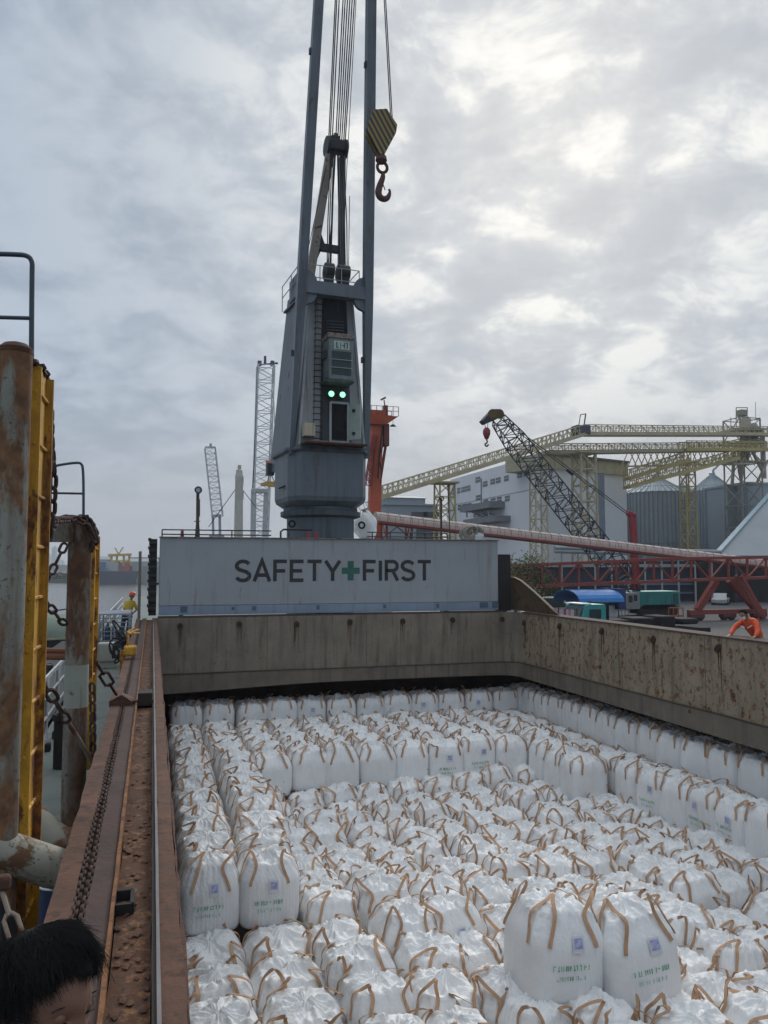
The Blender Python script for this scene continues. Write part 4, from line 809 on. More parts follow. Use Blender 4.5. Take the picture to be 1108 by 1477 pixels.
tag(MB().tube([at(97, 1040, 8.2), at(115, 1068, 8.4), at(134, 1102, 8.6)], .022, 8).build('lashing_rod', M('rod_pale', (.22, .17, .13), .7, rust=.4)), 'thin pale lashing rod running from the chain to the ledge', 'rod')
# pipes
pipe_m = M('pipe_paint', (.27, .26, .21), .7, var=.2, vs=2.5, rust=.40, rc=(.12, .06, .03), rs=3.5, streak=.3, grunge=.4)
mb = MB(); A, B = at(-40, 1214, 5.25), at(112, 1262, 5.42); mb.tube([A, B], .118, 20); pp_ = tag(mb.build('vent_pipe', pipe_m, smooth=40), 'thick pale peeling pipe running from the near post to the ledge', 'pipe')
tag(MB().tube(catmull([at(40, 1172, 7.4), at(62, 1194, 7.1), at(84, 1212, 6.9), at(100, 1216, 6.8), at(120, 1216, 6.8)], 4), .115, 18).build('bent_pipe', M('pipe_dark', (.19, .18, .14), .75, rust=.5, rs=3), smooth=40), 'bent grimy pipe lying on the deck behind the pale pipe', 'pipe')
tag(MB().tube([at(30, 937, 9.6), at(100, 939, 9.6)], .03, 8).tube([at(30, 946, 9.6), at(100, 947, 9.6)], .042, 10).build('fender_rail', M('pipe_orange', (.24, .10, .06), .7, rust=.3)), 'orange brown pipe rail at the deck edge between the posts', 'rail')
bk = thing('deck_drum', 'dark blue open drum on the deck beside the ledge', 'drum', (-.62, 6.5, DECK))
MB().lathe((-.62, 6.5, DECK), [(.14, 0), (.15, .02), (.145, .18), (.15, .2), (.145, .34), (.155, .36), (.14, .362), (.135, .3), (.001, .25)], 26, False).build('body', M('drum_blue', (.02, .035, .10), .4, rust=.12), bk, 40); MB().tube([(-.62 + .15 * math.cos(t), 6.5 + .15 * math.sin(t), DECK + .355) for t in [2 * math.pi * k / 24 for k in range(24)]], .008, 6, True).build('rim', white_paint, bk)
# lashing turnbuckle by the near post and dark hose
tb = thing('lashing_buckle', 'pale lashing turnbuckle hanging by the foot of the near post', 'turnbuckle', tuple(at(15, 1330, 4.4)))
A, B = at(2, 1282, 4.5), at(27, 1362, 4.3); ts = Vector((.03, 0, .01)); MB().tube([A, A.lerp(B, .5)], .013, 8).build('rod', M('rod_pale', (0, 0, 0)), tb)
mb = MB(); mb.tube([A.lerp(B, .45) + ts * .3, A.lerp(B, .55) + ts, B + ts], .011, 6); mb.tube([A.lerp(B, .45) - ts * .3, A.lerp(B, .55) - ts, B - ts], .011, 6); mb.build('body', M('rod_pale', (0, 0, 0)), tb)
MB().bbox(A + Vector((0, 0, .03)), (.09, .06, .08), .02).build('clevis', rust_m, tb)
q = random.Random(4); mb = MB()
for k in range(5): mb.tube(catmull([at(-20 + q.uniform(-6, 6), 1270, 4.7), at(5 + q.uniform(-8, 8), 1300 + q.uniform(-8, 8), 4.6), at(12 + q.uniform(-10, 10), 1345, 4.6), at(-10, 1400, 4.6)], 5), .018, 7)
tag(mb.build('hose_bundle', black_m, smooth=60), 'dark hoses bunched at the foot of the near post', 'hose')
# ------------------------------------------------------------------ deck-edge railing
rw = thing('deck_railing', 'white deck edge railing with canvas dodgers along the narrow side deck', 'railing', (HL + .06, 20, DECK)); xr = HL + .08
wr = M('rail_white', (.52, .54, .55), .55, rust=.2, rs=6, streak=.3); mb = MB(); ps = MB(); pn_ = MB()
for k in range(26): y = 6 + k * 1.5; MB().tube([(xr, y, DECK), (xr, y, DECK + 1.0)], .022, 6).build('stanchion', wr, rw, 60)
for z in (1.0, .68, .36): mb.tube([(xr, 5, DECK + z), (xr, 46, DECK + z)], .02, 6)
for k in range(20): y = 9.2 + k * 1.5; MB().box((xr - .035, y + .7, DECK + .55), (.02, 1.36, .72)).build('dodger', M('dodger_canvas', (.33, .36, .37), .8, streak=.4, var=.25, dirt=.3), rw)
mb.build('rail', wr, rw, 60)
q = random.Random(8); mb = MB()
for k in range(22): y = 10 + k * .9; mb.bbox((xr + .12, y, DECK + .06), (.08, .16, .12), .02)
setting(mb.build('deck_clutter', black_m), 'stuff')
bo = MB().lathe((-1.12, 11.6, DECK), [(.11, 0), (.11, .62), (.13, .64), (.13, .72), (.001, .74)], 16); tag(bo.build('bollard', black_m, smooth=40), 'black round bollard on the side deck behind the far post', 'bollard')
# cage, box, yellow stand
cg = thing('gas_cage', 'grey slatted cage of bars against the white railing', 'cage', (-1.0, 25.5, DECK)); mb = MB()
for k in range(9): mb.tube([(-1.45, 24.6, DECK + .15 + k * .13), (-.62, 24.6, DECK + .15 + k * .13)], .016, 5); mb.tube([(-.62, 24.6, DECK + .15 + k * .13), (-.62, 26.6, DECK + .15 + k * .13)], .016, 5)
for x, y in ((-1.45, 24.6), (-1.03, 24.6), (-.62, 24.6), (-.62, 26.6), (-1.45, 26.6)): mb.beam((x, y, DECK), (x, y, DECK + 1.3), .05)
mb.box((-1.03, 25.6, DECK + 1.3), (.86, 2.0, .04)); mb.build('bars', M('cage_grey', (.24, .27, .31), .6, rust=.2), cg)
for k in range(4): MB().lathe((-1.25 + k * .2, 25.2, DECK), [(.09, 0), (.09, .8), (.03, .95), (.03, 1.05), (.001, 1.06)], 12).build('cylinder_bottle', M('bottle_blue', (.08, .12, .2), .5), cg, 40)
tag(MB().bbox((-1.1, 22.6, DECK + .42), (.5, .4, .5), .04).box((-1.1, 22.6, DECK + .09), (.4, .3, .16)).build('deck_box', M('box_pale', (.42, .42, .37), .6, rust=.2)), 'pale square box standing on the side deck before the cage', 'box')
ys = thing('winch_stand', 'yellow bracket stand with black hoses beside the rusty ledge', 'bracket stand', (-.62, 15.2, DECK)); Yy = 15.2
pw = lambda px, py, Y=Yy: at(px, py, Y)
MB().beam((pw(177, 938).x, Yy, DECK), pw(177, 938), .09, .08).build('stand_post', yellow_m, ys); MB().bbox(pw(188, 938), (.22, .3, .17), .03).build('bracket_box', yellow_m, ys)
mb = MB(); mb.tube([pw(184, 934), pw(185, 914)], .022, 6); mb.tube([pw(185, 914), pw(200, 908, 17)], .022, 6); mb.tube([pw(183, 913), pw(194, 905, 17.5)], .02, 6); mb.tube([pw(185, 914), pw(201, 913, 16.5)], .018, 6); mb.build('stay_bar', yellow_m, ys)
mb = MB(); q = random.Random(2)
for k in range(9): a0 = q.uniform(0, 6.28); cpt_ = pw(172, 930, 15.8) + Vector((q.uniform(-.06, .06), q.uniform(-.15, .15), q.uniform(-.2, .28))); mb.tube([cpt_ + Vector((.12 * math.cos(t + a0), .06 * math.sin(t), .17 * math.sin(t + a0 * .3))) for t in [2 * math.pi * j / 14 for j in range(14)]], .016, 6, True)
mb.build('hose_coil', black_m, ys, 60)
st = thing('door_panel', 'grey green steel panel standing upright at the hatch cover end', 'steel panel', (-.5, 27.6, DECK)); MB().box((-.42, 28.2, -1.1), (.05, 1.3, 3.2)).build('panel', M('panel_green', (.16, .20, .18), .7, rust=.2, streak=.3), st); MB().beam((-.38, 27.5, DECK), (-.38, 27.5, .5), .06).build('edge_post', M('panel_edge', (.24, .19, .16), .7, rust=.4), st)
# ------------------------------------------------------------------ people
def skin_mesh(name, nodes, edges, mat, parent, root=0, sub=2, org=(0, 0, 0)):
    me = bpy.data.meshes.new(name); me.from_pydata([Vector(n[0]) for n in nodes], edges, []); o = bpy.data.objects.new(name, me); col.objects.link(o)
    o.modifiers.new('s', 'SKIN')
    for i, n in enumerate(nodes):
        r = n[1] if isinstance(n[1], tuple) else (n[1], n[1]); d = me.skin_vertices[0].data[i]; d.radius = r; d.use_root = (i == root)
    m_ = o.modifiers.new('b', 'SUBSURF'); m_.levels = sub; m_.render_levels = sub
    dg = bpy.context.evaluated_depsgraph_get(); ev = o.evaluated_get(dg); new = bpy.data.meshes.new_from_object(ev); o.modifiers.clear(); o.data = new; bpy.data.meshes.remove(me)
    for p in new.polygons: p.use_smooth = True
    new.materials.clear(); new.materials.append(mat); o.parent = parent; ORG[o.name] = ORG[parent.name]; return o
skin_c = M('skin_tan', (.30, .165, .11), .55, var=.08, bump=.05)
hair_m = M('black_hair', (.0035, .003, .003), .85, var=.4, bs=80)
def head_mesh(mb, C, fwd, up, s=1.0, face=True):
    """A head with brow, nose, lips, chin and ears, about 0.23 m tall; C is its middle."""
    f = Vector(fwd).normalized(); u = Vector(up); u = (u - f * u.dot(f)).normalized(); r = f.cross(u); n, m = 40, 28; vs = []; fs = []
    g = lambda x, c, w_: math.exp(-((x - c) / w_) ** 2)
    for j in range(m + 1):
        ph = math.pi * j / m; zc = -math.cos(ph)
        for i in range(n):
            th = 2 * math.pi * i / n; x = math.sin(ph) * math.sin(th); y = math.sin(ph) * math.cos(th); z = zc
            hx, hy_, hz_ = .075, .097, .118
            if z < -.1: hx *= 1 - .32 * min(1, (-z - .1) / .8); hy_ *= 1 - .10 * (-z) + (.05 if y > 0 else -.12 * (-z))
            px, py, pz = x * hx, y * hy_, z * hz_
            if y > .2:
                py += .024 * g(x, 0, .14) * g(z, -.22, .15) + .012 * g(x, 0, .10) * g(z, -.05, .2) - .013 * (g(x, .36, .2) + g(x, -.36, .2)) * g(z, .02, .11) + .006 * g(z, .18, .08) * g(x, 0, .6)
                py += .009 * g(x, 0, .25) * (g(z, -.50, .05) + g(z, -.61, .06)) - .006 * g(z, -.55, .025) * g(x, 0, .22) + .010 * g(x, 0, .26) * g(z, -.86, .12) - .004 * g(z, -.40, .05) * g(x, 0, .3)
                py += .006 * (g(x, .5, .2) + g(x, -.5, .2)) * g(z, -.2, .15)
            if abs(x) > .85 and -.25 < z < .1 and -.45 < y < .05: px *= 1.15
            vs.append(Vector(C) + (r * px + f * py + u * pz) * s)
    for j in range(m):
        for i in range(n): fs.append((j * n + i, j * n + (i + 1) % n, (j + 1) * n + (i + 1) % n, (j + 1) * n + i))
    mb.add(vs, fs); return f, u, r
def hair_on(C, f, u, r, s, name, parent, n_tufts, length, thick=.0022, fringe=.3, seed=1, cap_grow=1.06):
    """Scalp cap with short locks combed from the crown outwards."""
    q = random.Random(seed); mb = MB(); n, m = 40, 22; vs = []; fs = []
    lim = lambda y: -.60 if y < -.1 else (-.30 + 1.1 * (y + .1) if y < .75 else .64)
    def surf(th, z, k):
        yy = math.cos(th); sp = math.sqrt(max(0, 1 - z * z)); return Vector(C) + (r * sp * math.sin(th) * .078 * k + f * (sp * yy * .098 * k - .006) + u * z * .120 * k) * s
    for j in range(m + 1):
        for i in range(n):
            th = 2 * math.pi * i / n; l0 = lim(math.cos(th)); z = 1 - (1 - l0) * j / m; kk = cap_grow * (1 + .05 * noise.noise(Vector((math.sin(th) * 3, z * 4, math.cos(th) * 3)))) - (.07 if j == m else 0); vs.append(surf(th, z, kk))
    for j in range(m):
        for i in range(n): fs.append((j * n + i, j * n + (i + 1) % n, (j + 1) * n + (i + 1) % n, (j + 1) * n + i))
    mb.add(vs, fs)
    crown = (u * .86 - f * .5).normalized()
    for k in range(n_tufts):
        th = q.uniform(0, 6.28); l0 = lim(math.cos(th)); z = l0 + (1 - l0) * (1 - q.random() ** 1.3); base = surf(th, z, cap_grow * .985); nrm = (base - Vector(C)).normalized()
        dn = (nrm - crown * nrm.dot(crown)); dn = (dn.normalized() if dn.length > .05 else r) ; dn = (dn - nrm * dn.dot(nrm)); dn = dn.normalized() if dn.length > .01 else r
        nv = noise.noise((base - Vector(C)) * 22 / s); sw = nrm.cross(dn) * (nv * 1.5 + q.gauss(.1, .16)); dn = (dn + sw).normalized(); ln = length * q.uniform(.55, 1.25) * (1 + .5 * noise.noise((base - Vector(C)) * 30)) * (fringe if math.cos(th) > .25 and z < l0 + .30 else 1); lift = q.uniform(.0, .13)
        p1_ = base + (dn + nrm * (lift + .12)) * ln * .5; p2_ = base + (dn + nrm * (lift - .25)) * ln + Vector((q.gauss(0, 1), q.gauss(0, 1), q.gauss(0, 1))) * ln * .12; mb.tube([base, p1_, p2_], thick, 3, False, thick * .25)
    return mb.build(name, hair_m, parent, True)
def hand_nodes(nodes, edges, wi, wrist, fdir, palm_up, side, s=1.0):
    """A palm, four curled fingers of different lengths and a thumb from the palm's side, chained on wrist node wi."""
    fd = Vector(fdir).normalized(); pu = Vector(palm_up); pu = (pu - fd * pu.dot(fd)).normalized(); sd = fd.cross(pu) * side
    k = len(nodes); nodes.append((Vector(wrist) + fd * .05 * s, (.036 * s, .016 * s))); edges.append((wi, k)); pk = k
    for i, ln in enumerate((.068, .078, .073, .056)):
        o_ = sd * (.028 - .0185 * i) * s; a = len(nodes); b0 = Vector(wrist) + fd * .088 * s + o_
        nodes += [(b0, .0095 * s), (b0 + fd * ln * .5 * s - pu * .006 * s, .0085 * s), (b0 + fd * ln * s - pu * .024 * s, .007 * s)]; edges += [(pk, a), (a, a + 1), (a + 1, a + 2)]
    a = len(nodes); b0 = Vector(wrist) + fd * .035 * s + sd * .034 * s; nodes += [(b0, .0115 * s), (b0 + fd * .03 * s + sd * .022 * s - pu * .01 * s, .0095 * s), (b0 + fd * .055 * s + sd * .026 * s - pu * .022 * s, .008 * s)]; edges += [(pk, a), (a, a + 1), (a + 1, a + 2)]
def person(label, base, J, cloth_m, leg_m, face_dir, head_up, hands, helmet=None, mask=False, boots=black_m, short=False, hair_n=500):
    """J: joints pelvis, chest, neck, head, and l/r shoulder, elbow, wrist, hip, knee, ankle."""
    root = thing('person', label, 'person', base); B = Vector(base); rel = {k: Vector(v) - B for k, v in J.items()}
    names = ['pelvis', 'waist', 'chest', 'neckb', 'neck']; nodes = [(rel['pelvis'], .10), (rel['pelvis'].lerp(rel['chest'], .5), .09), (rel['chest'], (.115, .095)), (rel['chest'].lerp(rel['neck'], .75), .07), (rel['neck'], .05), (rel['neck'].lerp(rel['head'], .6), .05)]
    edges = [(0, 1), (1, 2), (2, 3), (3, 4), (4, 5)]
    for sd in 'lr':
        k = len(nodes); nodes += [(rel[sd + 'sh'], .052), (rel[sd + 'el'], .038), (rel[sd + 'wr'], .026)]; edges += [(2, k), (k, k + 1), (k + 1, k + 2)]
        hand_nodes(nodes, edges, k + 2, rel[sd + 'wr'], hands[sd][0], hands[sd][1], hands[sd][2])
        k = len(nodes); nodes += [(rel[sd + 'hi'], .078), (rel[sd + 'kn'], .055), (rel[sd + 'an'], .038)]; edges += [(0, k), (k, k + 1), (k + 1, k + 2)]
    body = skin_mesh('body', nodes, edges, skin_c, root)
    hm = MB(); f, u, r = head_mesh(hm, Vector(J['head']), face_dir, head_up); ho = hm.build('head', skin_c, root, True)
    ef = MB()
    for s in (-1, 1): ef.ball(Vector(J['head']) + r * s * .031 + f * .077 + u * .004, .0125, 8)
    ef.build('eyes', M('eye_dark', (.03, .025, .02), .2), ho, True)
    T = [(rel['pelvis'], (.155, .13)), (rel['pelvis'].lerp(rel['chest'], .5), (.16, .135)), (rel['chest'], (.175, .14)), (rel['chest'].lerp(rel['neck'], .85), (.09, .08))]; E = [(0, 1), (1, 2), (2, 3)]
    for sd in 'lr':
        k = len(T); T += [(rel[sd + 'sh'], .082), (rel[sd + 'el'], .064), (rel[sd + 'el'].lerp(rel[sd + 'wr'], .5 if short else .93), .046)]; E += [(2, k), (k, k + 1)] + ([] if short == 2 else [(k + 1, k + 2)])
        if short == 2: T.pop()
    skin_mesh('shirt', T, E, cloth_m, root)
    T = [(rel['pelvis'] + Vector((0, 0, .02)), (.138, .122))]; E = []
    for sd in 'lr': k = len(T); T += [(rel[sd + 'hi'], .098), (rel[sd + 'kn'], .078), (rel[sd + 'an'] + Vector((0, 0, .03)), .066)]; E += [(0, k), (k, k + 1), (k + 1, k + 2)]
    skin_mesh('trousers', T, E, leg_m, root)
    for sd in 'lr':
        a = Vector(J[sd + 'an']); fd = Vector((face_dir[0], face_dir[1], 0)).normalized()
        MB().loft([[a + fd * dx + fd.cross(Vector((0, 0, 1))) * (w_ * math.cos(t)) + Vector((0, 0, -.045 + h_ * math.sin(t))) for t in [2 * math.pi * i / 10 for i in range(10)]] for dx, w_, h_ in ((-.08, .03, .03), (-.05, .045, .045), (.04, .048, .05), (.13, .05, .035), (.18, .03, .02))]).build('boot', boots, root, True)
    if hair_n: hair_on(Vector(J['head']), f, u, r, 1.0, 'hair', root, hair_n, .030)
    if helmet:
        c = Vector(J['head']) + u * .035; mb = MB(); prof = [(1.0, 0), (.98, .3), (.86, .6), (.6, .85), (.25, .98), (.01, 1.0)]
        mb.loft([[c + (r * math.cos(t) * .108 + f * math.sin(t) * .128) * k + u * .115 * z for t in [2 * math.pi * i / 20 for i in range(20)]] for k, z in prof])
        mb.loft([[c + (r * math.cos(t) * .118 + f * (math.sin(t) * .138 + (.05 if math.sin(t) > .3 else 0))) * k + u * z for t in [2 * math.pi * i / 20 for i in range(20)]] for k, z in ((.9, .004), (1, 0), (1, -.008), (.9, -.006))]); mb.build('helmet', helmet, root, True)
    if mask:
        c = Vector(J['head']); mb = MB(); mb.loft([[c + f * (.092 + .012 * (1 - abs(x) * 1.2) + d_) + r * x * .062 + u * (z - .05) - f * abs(x) ** 2 * .03 for x in (-1, -.6, -.2, .2, .6, 1)] + [c + f * .07 + r * x * .06 + u * (z - .05) - f * abs(x) ** 2 * .03 for x in (1, .6, .2, -.2, -.6, -1)] for z, d_ in ((-.045, -.012), (-.02, .008), (.01, .012), (.03, .0))]); mb.build('face_mask', M('mask_white', (.65, .68, .70), .7), root, True)
    return root, body
# worker in orange leaning over the side coaming
orange = M('orange_coverall', (.62, .085, .025), .75, var=.15, vs=6, bump=.3, bs=30)
hx_, hy_ = 13.65, 15.75; Bz = DECK
H_ = {'l': ((-.9, -.35, -.12), (0, 0, 1), 1), 'r': ((-.9, -.25, -.12), (0, 0, 1), -1)}
wrk, _ = person('worker in orange coverall and white mask leaning on the side coaming', (hx_ + .25, hy_, DECK), dict(
    pelvis=(13.84, 15.62, -1.72), chest=(13.64, 15.66, -1.40), neck=(13.60, 15.74, -1.21), head=(13.47, 15.72, -1.14), lsh=(13.62, 15.50, -1.31), lel=(13.50, 15.30, -1.50), lwr=(13.30, 15.16, -1.61), rsh=(13.68, 15.96, -1.31), rel=(13.40, 15.95, -1.46), rwr=(13.10, 15.74, -1.62),
    lhi=(13.84, 15.52, -1.80), lkn=(13.76, 15.52, -2.22), lan=(13.88, 15.52, DECK + .09), rhi=(13.86, 15.74, -1.80), rkn=(13.76, 15.80, -2.22), ran=(13.90, 15.82, DECK + .09)), orange, orange, (-.88, -.32, -.34), (-.36, -.1, .92), H_, mask=True)
mb = MB()
for p, q2 in (((13.50, 15.48, -1.38), (13.48, 15.60, -1.45)), ((13.48, 15.70, -1.45), (13.48, 15.82, -1.42))): mb.beam(p, q2, .03, .02)
mb.build('reflective_strip', M('silver_tape', (.7, .68, .6), .4), wrk)
# worker in yellow beyond the ledge
Xy, Yw = -.80, 29.6
person('worker in yellow shirt and red helmet standing beyond the rusty ledge', (Xy, Yw, DECK), dict(
    pelvis=(Xy - .03, Yw, -1.76), chest=(Xy + .06, Yw, -1.38), neck=(Xy + .10, Yw, -1.17), head=(Xy + .13, Yw - .02, -1.03), lsh=(Xy - .08, Yw + .06, -1.27), lel=(Xy - .12, Yw - .06, -1.52), lwr=(Xy - .04, Yw - .18, -1.70), rsh=(Xy + .22, Yw - .02, -1.28), rel=(Xy + .30, Yw - .05, -1.53), rwr=(Xy + .20, Yw - .16, -1.62),
    lhi=(Xy - .13, Yw, -1.80), lkn=(Xy - .18, Yw - .06, -2.22), lan=(Xy - .26, Yw + .02, DECK + .09), rhi=(Xy + .07, Yw, -1.80), rkn=(Xy + .03, Yw - .08, -2.22), ran=(Xy - .06, Yw + .02, DECK + .09)),
    M('yellow_shirt', (.55, .40, .05), .8, var=.12, vs=6), M('navy_trousers', (.03, .04, .08), .8), (.6, -.75, -.2), (.1, -.05, 1), {'l': ((.5, -.3, -.6), (0, 1, .3), 1), 'r': ((-.5, -.3, -.5), (0, 1, .3), -1)}, helmet=M('helmet_red', (.60, .10, .04), .35), short=2, hair_n=200)
# the man close to the camera: head at the bottom corner of the view, looking down towards the hold
Hc = at(62, 1443, 1.70); sk2 = M('skin_shade', (.20, .10, .065), .5, var=.1, vs=18, bump=.12, bs=160)  # deep shade on the face put into a darker skin colour
nr = thing('person', 'black haired man seen from above at the ledge, face turned down to the hold', 'person', (-.75, 1.75, DECK)); B = Vector(ORG[nr.name])
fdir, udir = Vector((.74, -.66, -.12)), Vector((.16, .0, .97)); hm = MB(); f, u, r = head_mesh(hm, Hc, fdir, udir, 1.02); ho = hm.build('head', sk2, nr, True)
ef = MB()
for s in (-1, 1): ef.ball(Hc + r * s * .031 + f * .0765 + u * .001, .0118, 10)
ef.build('eyes', M('eye_dark', (0, 0, 0)), ho, True)
ul = MB()
for s in (-1, 1): ul.ball(Hc + r * s * .031 + f * .0745 + u * .0055, .0145, 12)
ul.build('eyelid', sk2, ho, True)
lid = MB()
for s in (-1, 1):
    for k in range(26): a = (k - 12.5) / 12.5; c = Hc + r * (s * .033 + a * .019) + f * (.089 - .006 * abs(a) - .006 * (abs(s * .033 + a * .019) / .05) ** 2) + u * (.029 - .006 * a * a); lid.tube([c, c + (r * s * .5 + u * .12 + f * .1) * .010], .0011, 3, False, .0004)
    lid.tube([Hc + r * (s * .032 + a * .017) + f * (.0885 - .004 * abs(a)) + u * (-.002 - .003 * a * a) for a in (-1, -.5, 0, .5, 1)], .0014, 4)
lid.build('brow', hair_m, ho)
hair_on(Hc, f, u, r, 1.02, 'hair', nr, 9000, .05, .0008, .6, 4, 1.09)
J = dict(pelvis=(-.76, 1.80, -1.72), chest=(-.62, 1.72, -1.25), neck=(-.42, 1.67, -1.05))
rel = {k: Vector(v) - B for k, v in J.items()}
nodes = [(rel['pelvis'], .11), (rel['pelvis'].lerp(rel['chest'], .5), .11), (rel['chest'], (.14, .11)), (rel['neck'], .055), (Hc - B - u * .07 - f * .02, .05)]; edges = [(0, 1), (1, 2), (2, 3), (3, 4)]
armj = {'l': ((-.52, 1.93, -1.20), (-.42, 2.05, -1.48), (-.36, 2.2, -1.64)), 'r': ((-.60, 1.50, -1.22), (-.50, 1.40, -1.48), (-.36, 1.46, -1.64))}
for sd, (a, b_, c) in armj.items():
    k = len(nodes); nodes += [(Vector(a) - B, .056), (Vector(b_) - B, .04), (Vector(c) - B, .027)]; edges += [(2, k), (k, k + 1), (k + 1, k + 2)]; hand_nodes(nodes, edges, k + 2, Vector(c) - B, (.8, .2, -.1), (0, 0, 1), 1 if sd == 'r' else -1)
for y in (1.70, 1.92): k = len(nodes); nodes += [(Vector((-.78, y, -1.78)) - B, .08), (Vector((-.70, y, -2.2)) - B, .058), (Vector((-.78, y, DECK + .09)) - B, .042)]; edges += [(0, k), (k, k + 1), (k + 1, k + 2)]
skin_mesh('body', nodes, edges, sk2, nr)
T = [(rel['pelvis'], .14), (rel['pelvis'].lerp(rel['chest'], .5), .14), (rel['chest'], (.17, .13)), (rel['chest'].lerp(rel['neck'], .6), .09)]; E = [(0, 1), (1, 2), (2, 3)]
for sd, (a, b_, c) in armj.items(): k = len(T); T += [(Vector(a) - B, .078), (Vector(b_) - B, .058), (Vector(b_).lerp(Vector(c), .85) - B, .045)]; E += [(2, k), (k, k + 1), (k + 1, k + 2)]
skin_mesh('jacket', T, E, M('dark_jacket', (.02, .022, .028), .8), nr)
T = [(rel['pelvis'] + Vector((0, 0, .02)), .145)]; E = []
for y in (1.70, 1.92): k = len(T); T += [(Vector((-.78, y, -1.78)) - B, .10), (Vector((-.70, y, -2.2)) - B, .08), (Vector((-.78, y, DECK + .12)) - B, .068)]; E += [(0, k), (k, k + 1), (k + 1, k + 2)]
skin_mesh('trousers', T, E, M('navy_trousers', (0, 0, 0)), nr)
# ------------------------------------------------------------------ harbour on the quay side
red_m = M('red_steel', (.23, .04, .03), .6, var=.2, vs=1, rust=.25, rs=2, streak=.35, rc=(.12, .04, .03), sc_=(2, 2, .3), bump=.05)
red_o = M('red_orange_steel', (.43, .085, .036), .6, var=.2, vs=1, rust=.2, rs=2, streak=.3, rc=(.16, .05, .03), sc_=(2, 2, .3), bump=.05)
tan_y = M('tan_yellow_steel', (.43, .375, .245), .65, var=.15, vs=.6, rust=.15, rs=1.2, streak=.3, rc=(.20, .17, .10), sc_=(1, 1, .2), bump=0)
yel_y = M('straw_yellow_steel', (.40, .33, .14), .65, var=.15, vs=.6, rust=.12, rs=1.2, streak=.3, rc=(.20, .17, .08), sc_=(1, 1, .2), bump=0)
wal_w = M('white_wall', (.72, .745, .775), .8, var=.05, vs=.1, streak=.18, rc=(.33, .35, .37), sc_=(.8, .8, .08), bump=.03, bs=2)
win_m = M('window_dark', (.08, .09, .105), .3, var=.3, vs=.5, bump=0)
nvy_m = M('navy_shed', (.018, .026, .048), .7, var=.3, vs=.3, bump=0)
drk_m = M('black_paint_and_shade', (.008, .009, .012), .9, bump=0)  # black for dark vehicle parts, and for shade painted under the shed roof
grey_r = M('grey_roof', (.28, .31, .33), .6, var=.08, vs=.2, streak=.15, rc=(.20, .21, .22), sc_=(.6, .6, .6), bump=0)
def gz(px, Y): return look(px, 817).x / look(px, 817).y * Y
def G(px, Y): v = look(px, 817); return Vector((v.x / v.y * Y, Y, QUAY))
# white warehouse
YC = 112.0; Cn = at(780, 655, YC); rr_ = look(650, 692); YL_ = Cn.z / (rr_.z / rr_.y); Lf = at(650, 692, YL_); Lf.z = Cn.z
Rt = G(906, YC + 6); Rt.z = Cn.z
wh = thing('warehouse', 'big white quay warehouse with small dark windows and grey loading canopies', 'warehouse', (Cn.x, Cn.y, QUAY))
bk_ = Vector((22, 60, 0)); F4 = lambda z: [Vector((p.x, p.y, z)) for p in (Lf, Cn, Rt, Rt + bk_, Lf + bk_)]
MB().loft([F4(QUAY), F4(Cn.z - 2.2)]).build('wall', wal_w, wh)
gp = MB(); gp.loft([[Vector((p.x, p.y, z)) for p in (Lf, Cn + Vector((0, .02, 0)), Cn + bk_, Lf + bk_)] for z in (Cn.z - 2.2, Cn.z)]); gp.build('upper_wall', wal_w, wh)
dirL = (Cn - Lf).normalized(); nL = Vector((dirL.y, -dirL.x, 0))
def onwall(px, py): v = look(px, py); t = Lf.dot(nL) / v.dot(nL); return v * t
def wrect(px0, py0, px1, py1, d, name, mat, parent):
    a, b_ = onwall(px0, (py0 + py1) / 2), onwall(px1, (py0 + py1) / 2); z0, z1 = onwall((px0 + px1) / 2, py1).z, onwall((px0 + px1) / 2, py0).z
    lo = [Vector((p.x, p.y, z0)) for p in (a, b_, b_ + nL * d, a + nL * d)]; return MB().hexa(lo, [Vector((p.x, p.y, z1)) for p in lo]).build(name, mat, parent)
for x, y in ((655.4, 708.4), (662, 707.6), (669, 706), (675.4, 704.3), (689.5, 691.9), (700, 698), (711, 694.6), (719, 692.7), (730.7, 690), (749.6, 685.4), (759.6, 683), (656, 733), (663, 732), (669.7, 731), (677, 730), (690, 718), (701, 724.4), (711.7, 722.5), (720.4, 720.6), (732, 719)):
    s = 2.2 if x < 664 else 3.3; wo = wrect(x - s, y - 3.9, x + s, y + 3.9, .06, 'window', win_m, wh); wrect(x - s, y - .25, x + s, y + .25, .12, 'mullion', wal_w, wo)
wrect(684.6, 727, 728.5, 736, 3, 'loading_canopy', M('canopy_grey', (.20, .21, .23), .7), wh); wrect(689.5, 747, 736.6, 755, 3, 'loading_canopy', M('canopy_grey', (0, 0, 0)), wh)
mb = MB()
for k in range(7): a = onwall(691 + k * 5.5, 738) + nL * 2.5; b_ = onwall(694 + k * 5.5, 746) + nL * (.2 if k % 2 else 2.8); mb.beam(a, b_, .25)
mb.build('canopy_strut', M('canopy_grey', (0, 0, 0)), wh)
for y0_, y1_ in ((672, 658), (716, 712), (745, 752)): wrect(652, y0_ + 20 if 0 else y0_, 776, y0_ + 1.0, .05, 'wall_joint', M('wall_joint_grey', (.33, .35, .37), .8), wh) if y0_ == 716 else None
for x in (694.5,): wrect(x, 690, x + .7, 740, .15, 'drain_pipe', M('canopy_grey', (0, 0, 0)), wh)
dR = (Rt - Cn).normalized(); nR = Vector((dR.y, -dR.x, 0)); pb = MB(); a, b_ = Cn - dR * .2, Rt + dR * .2
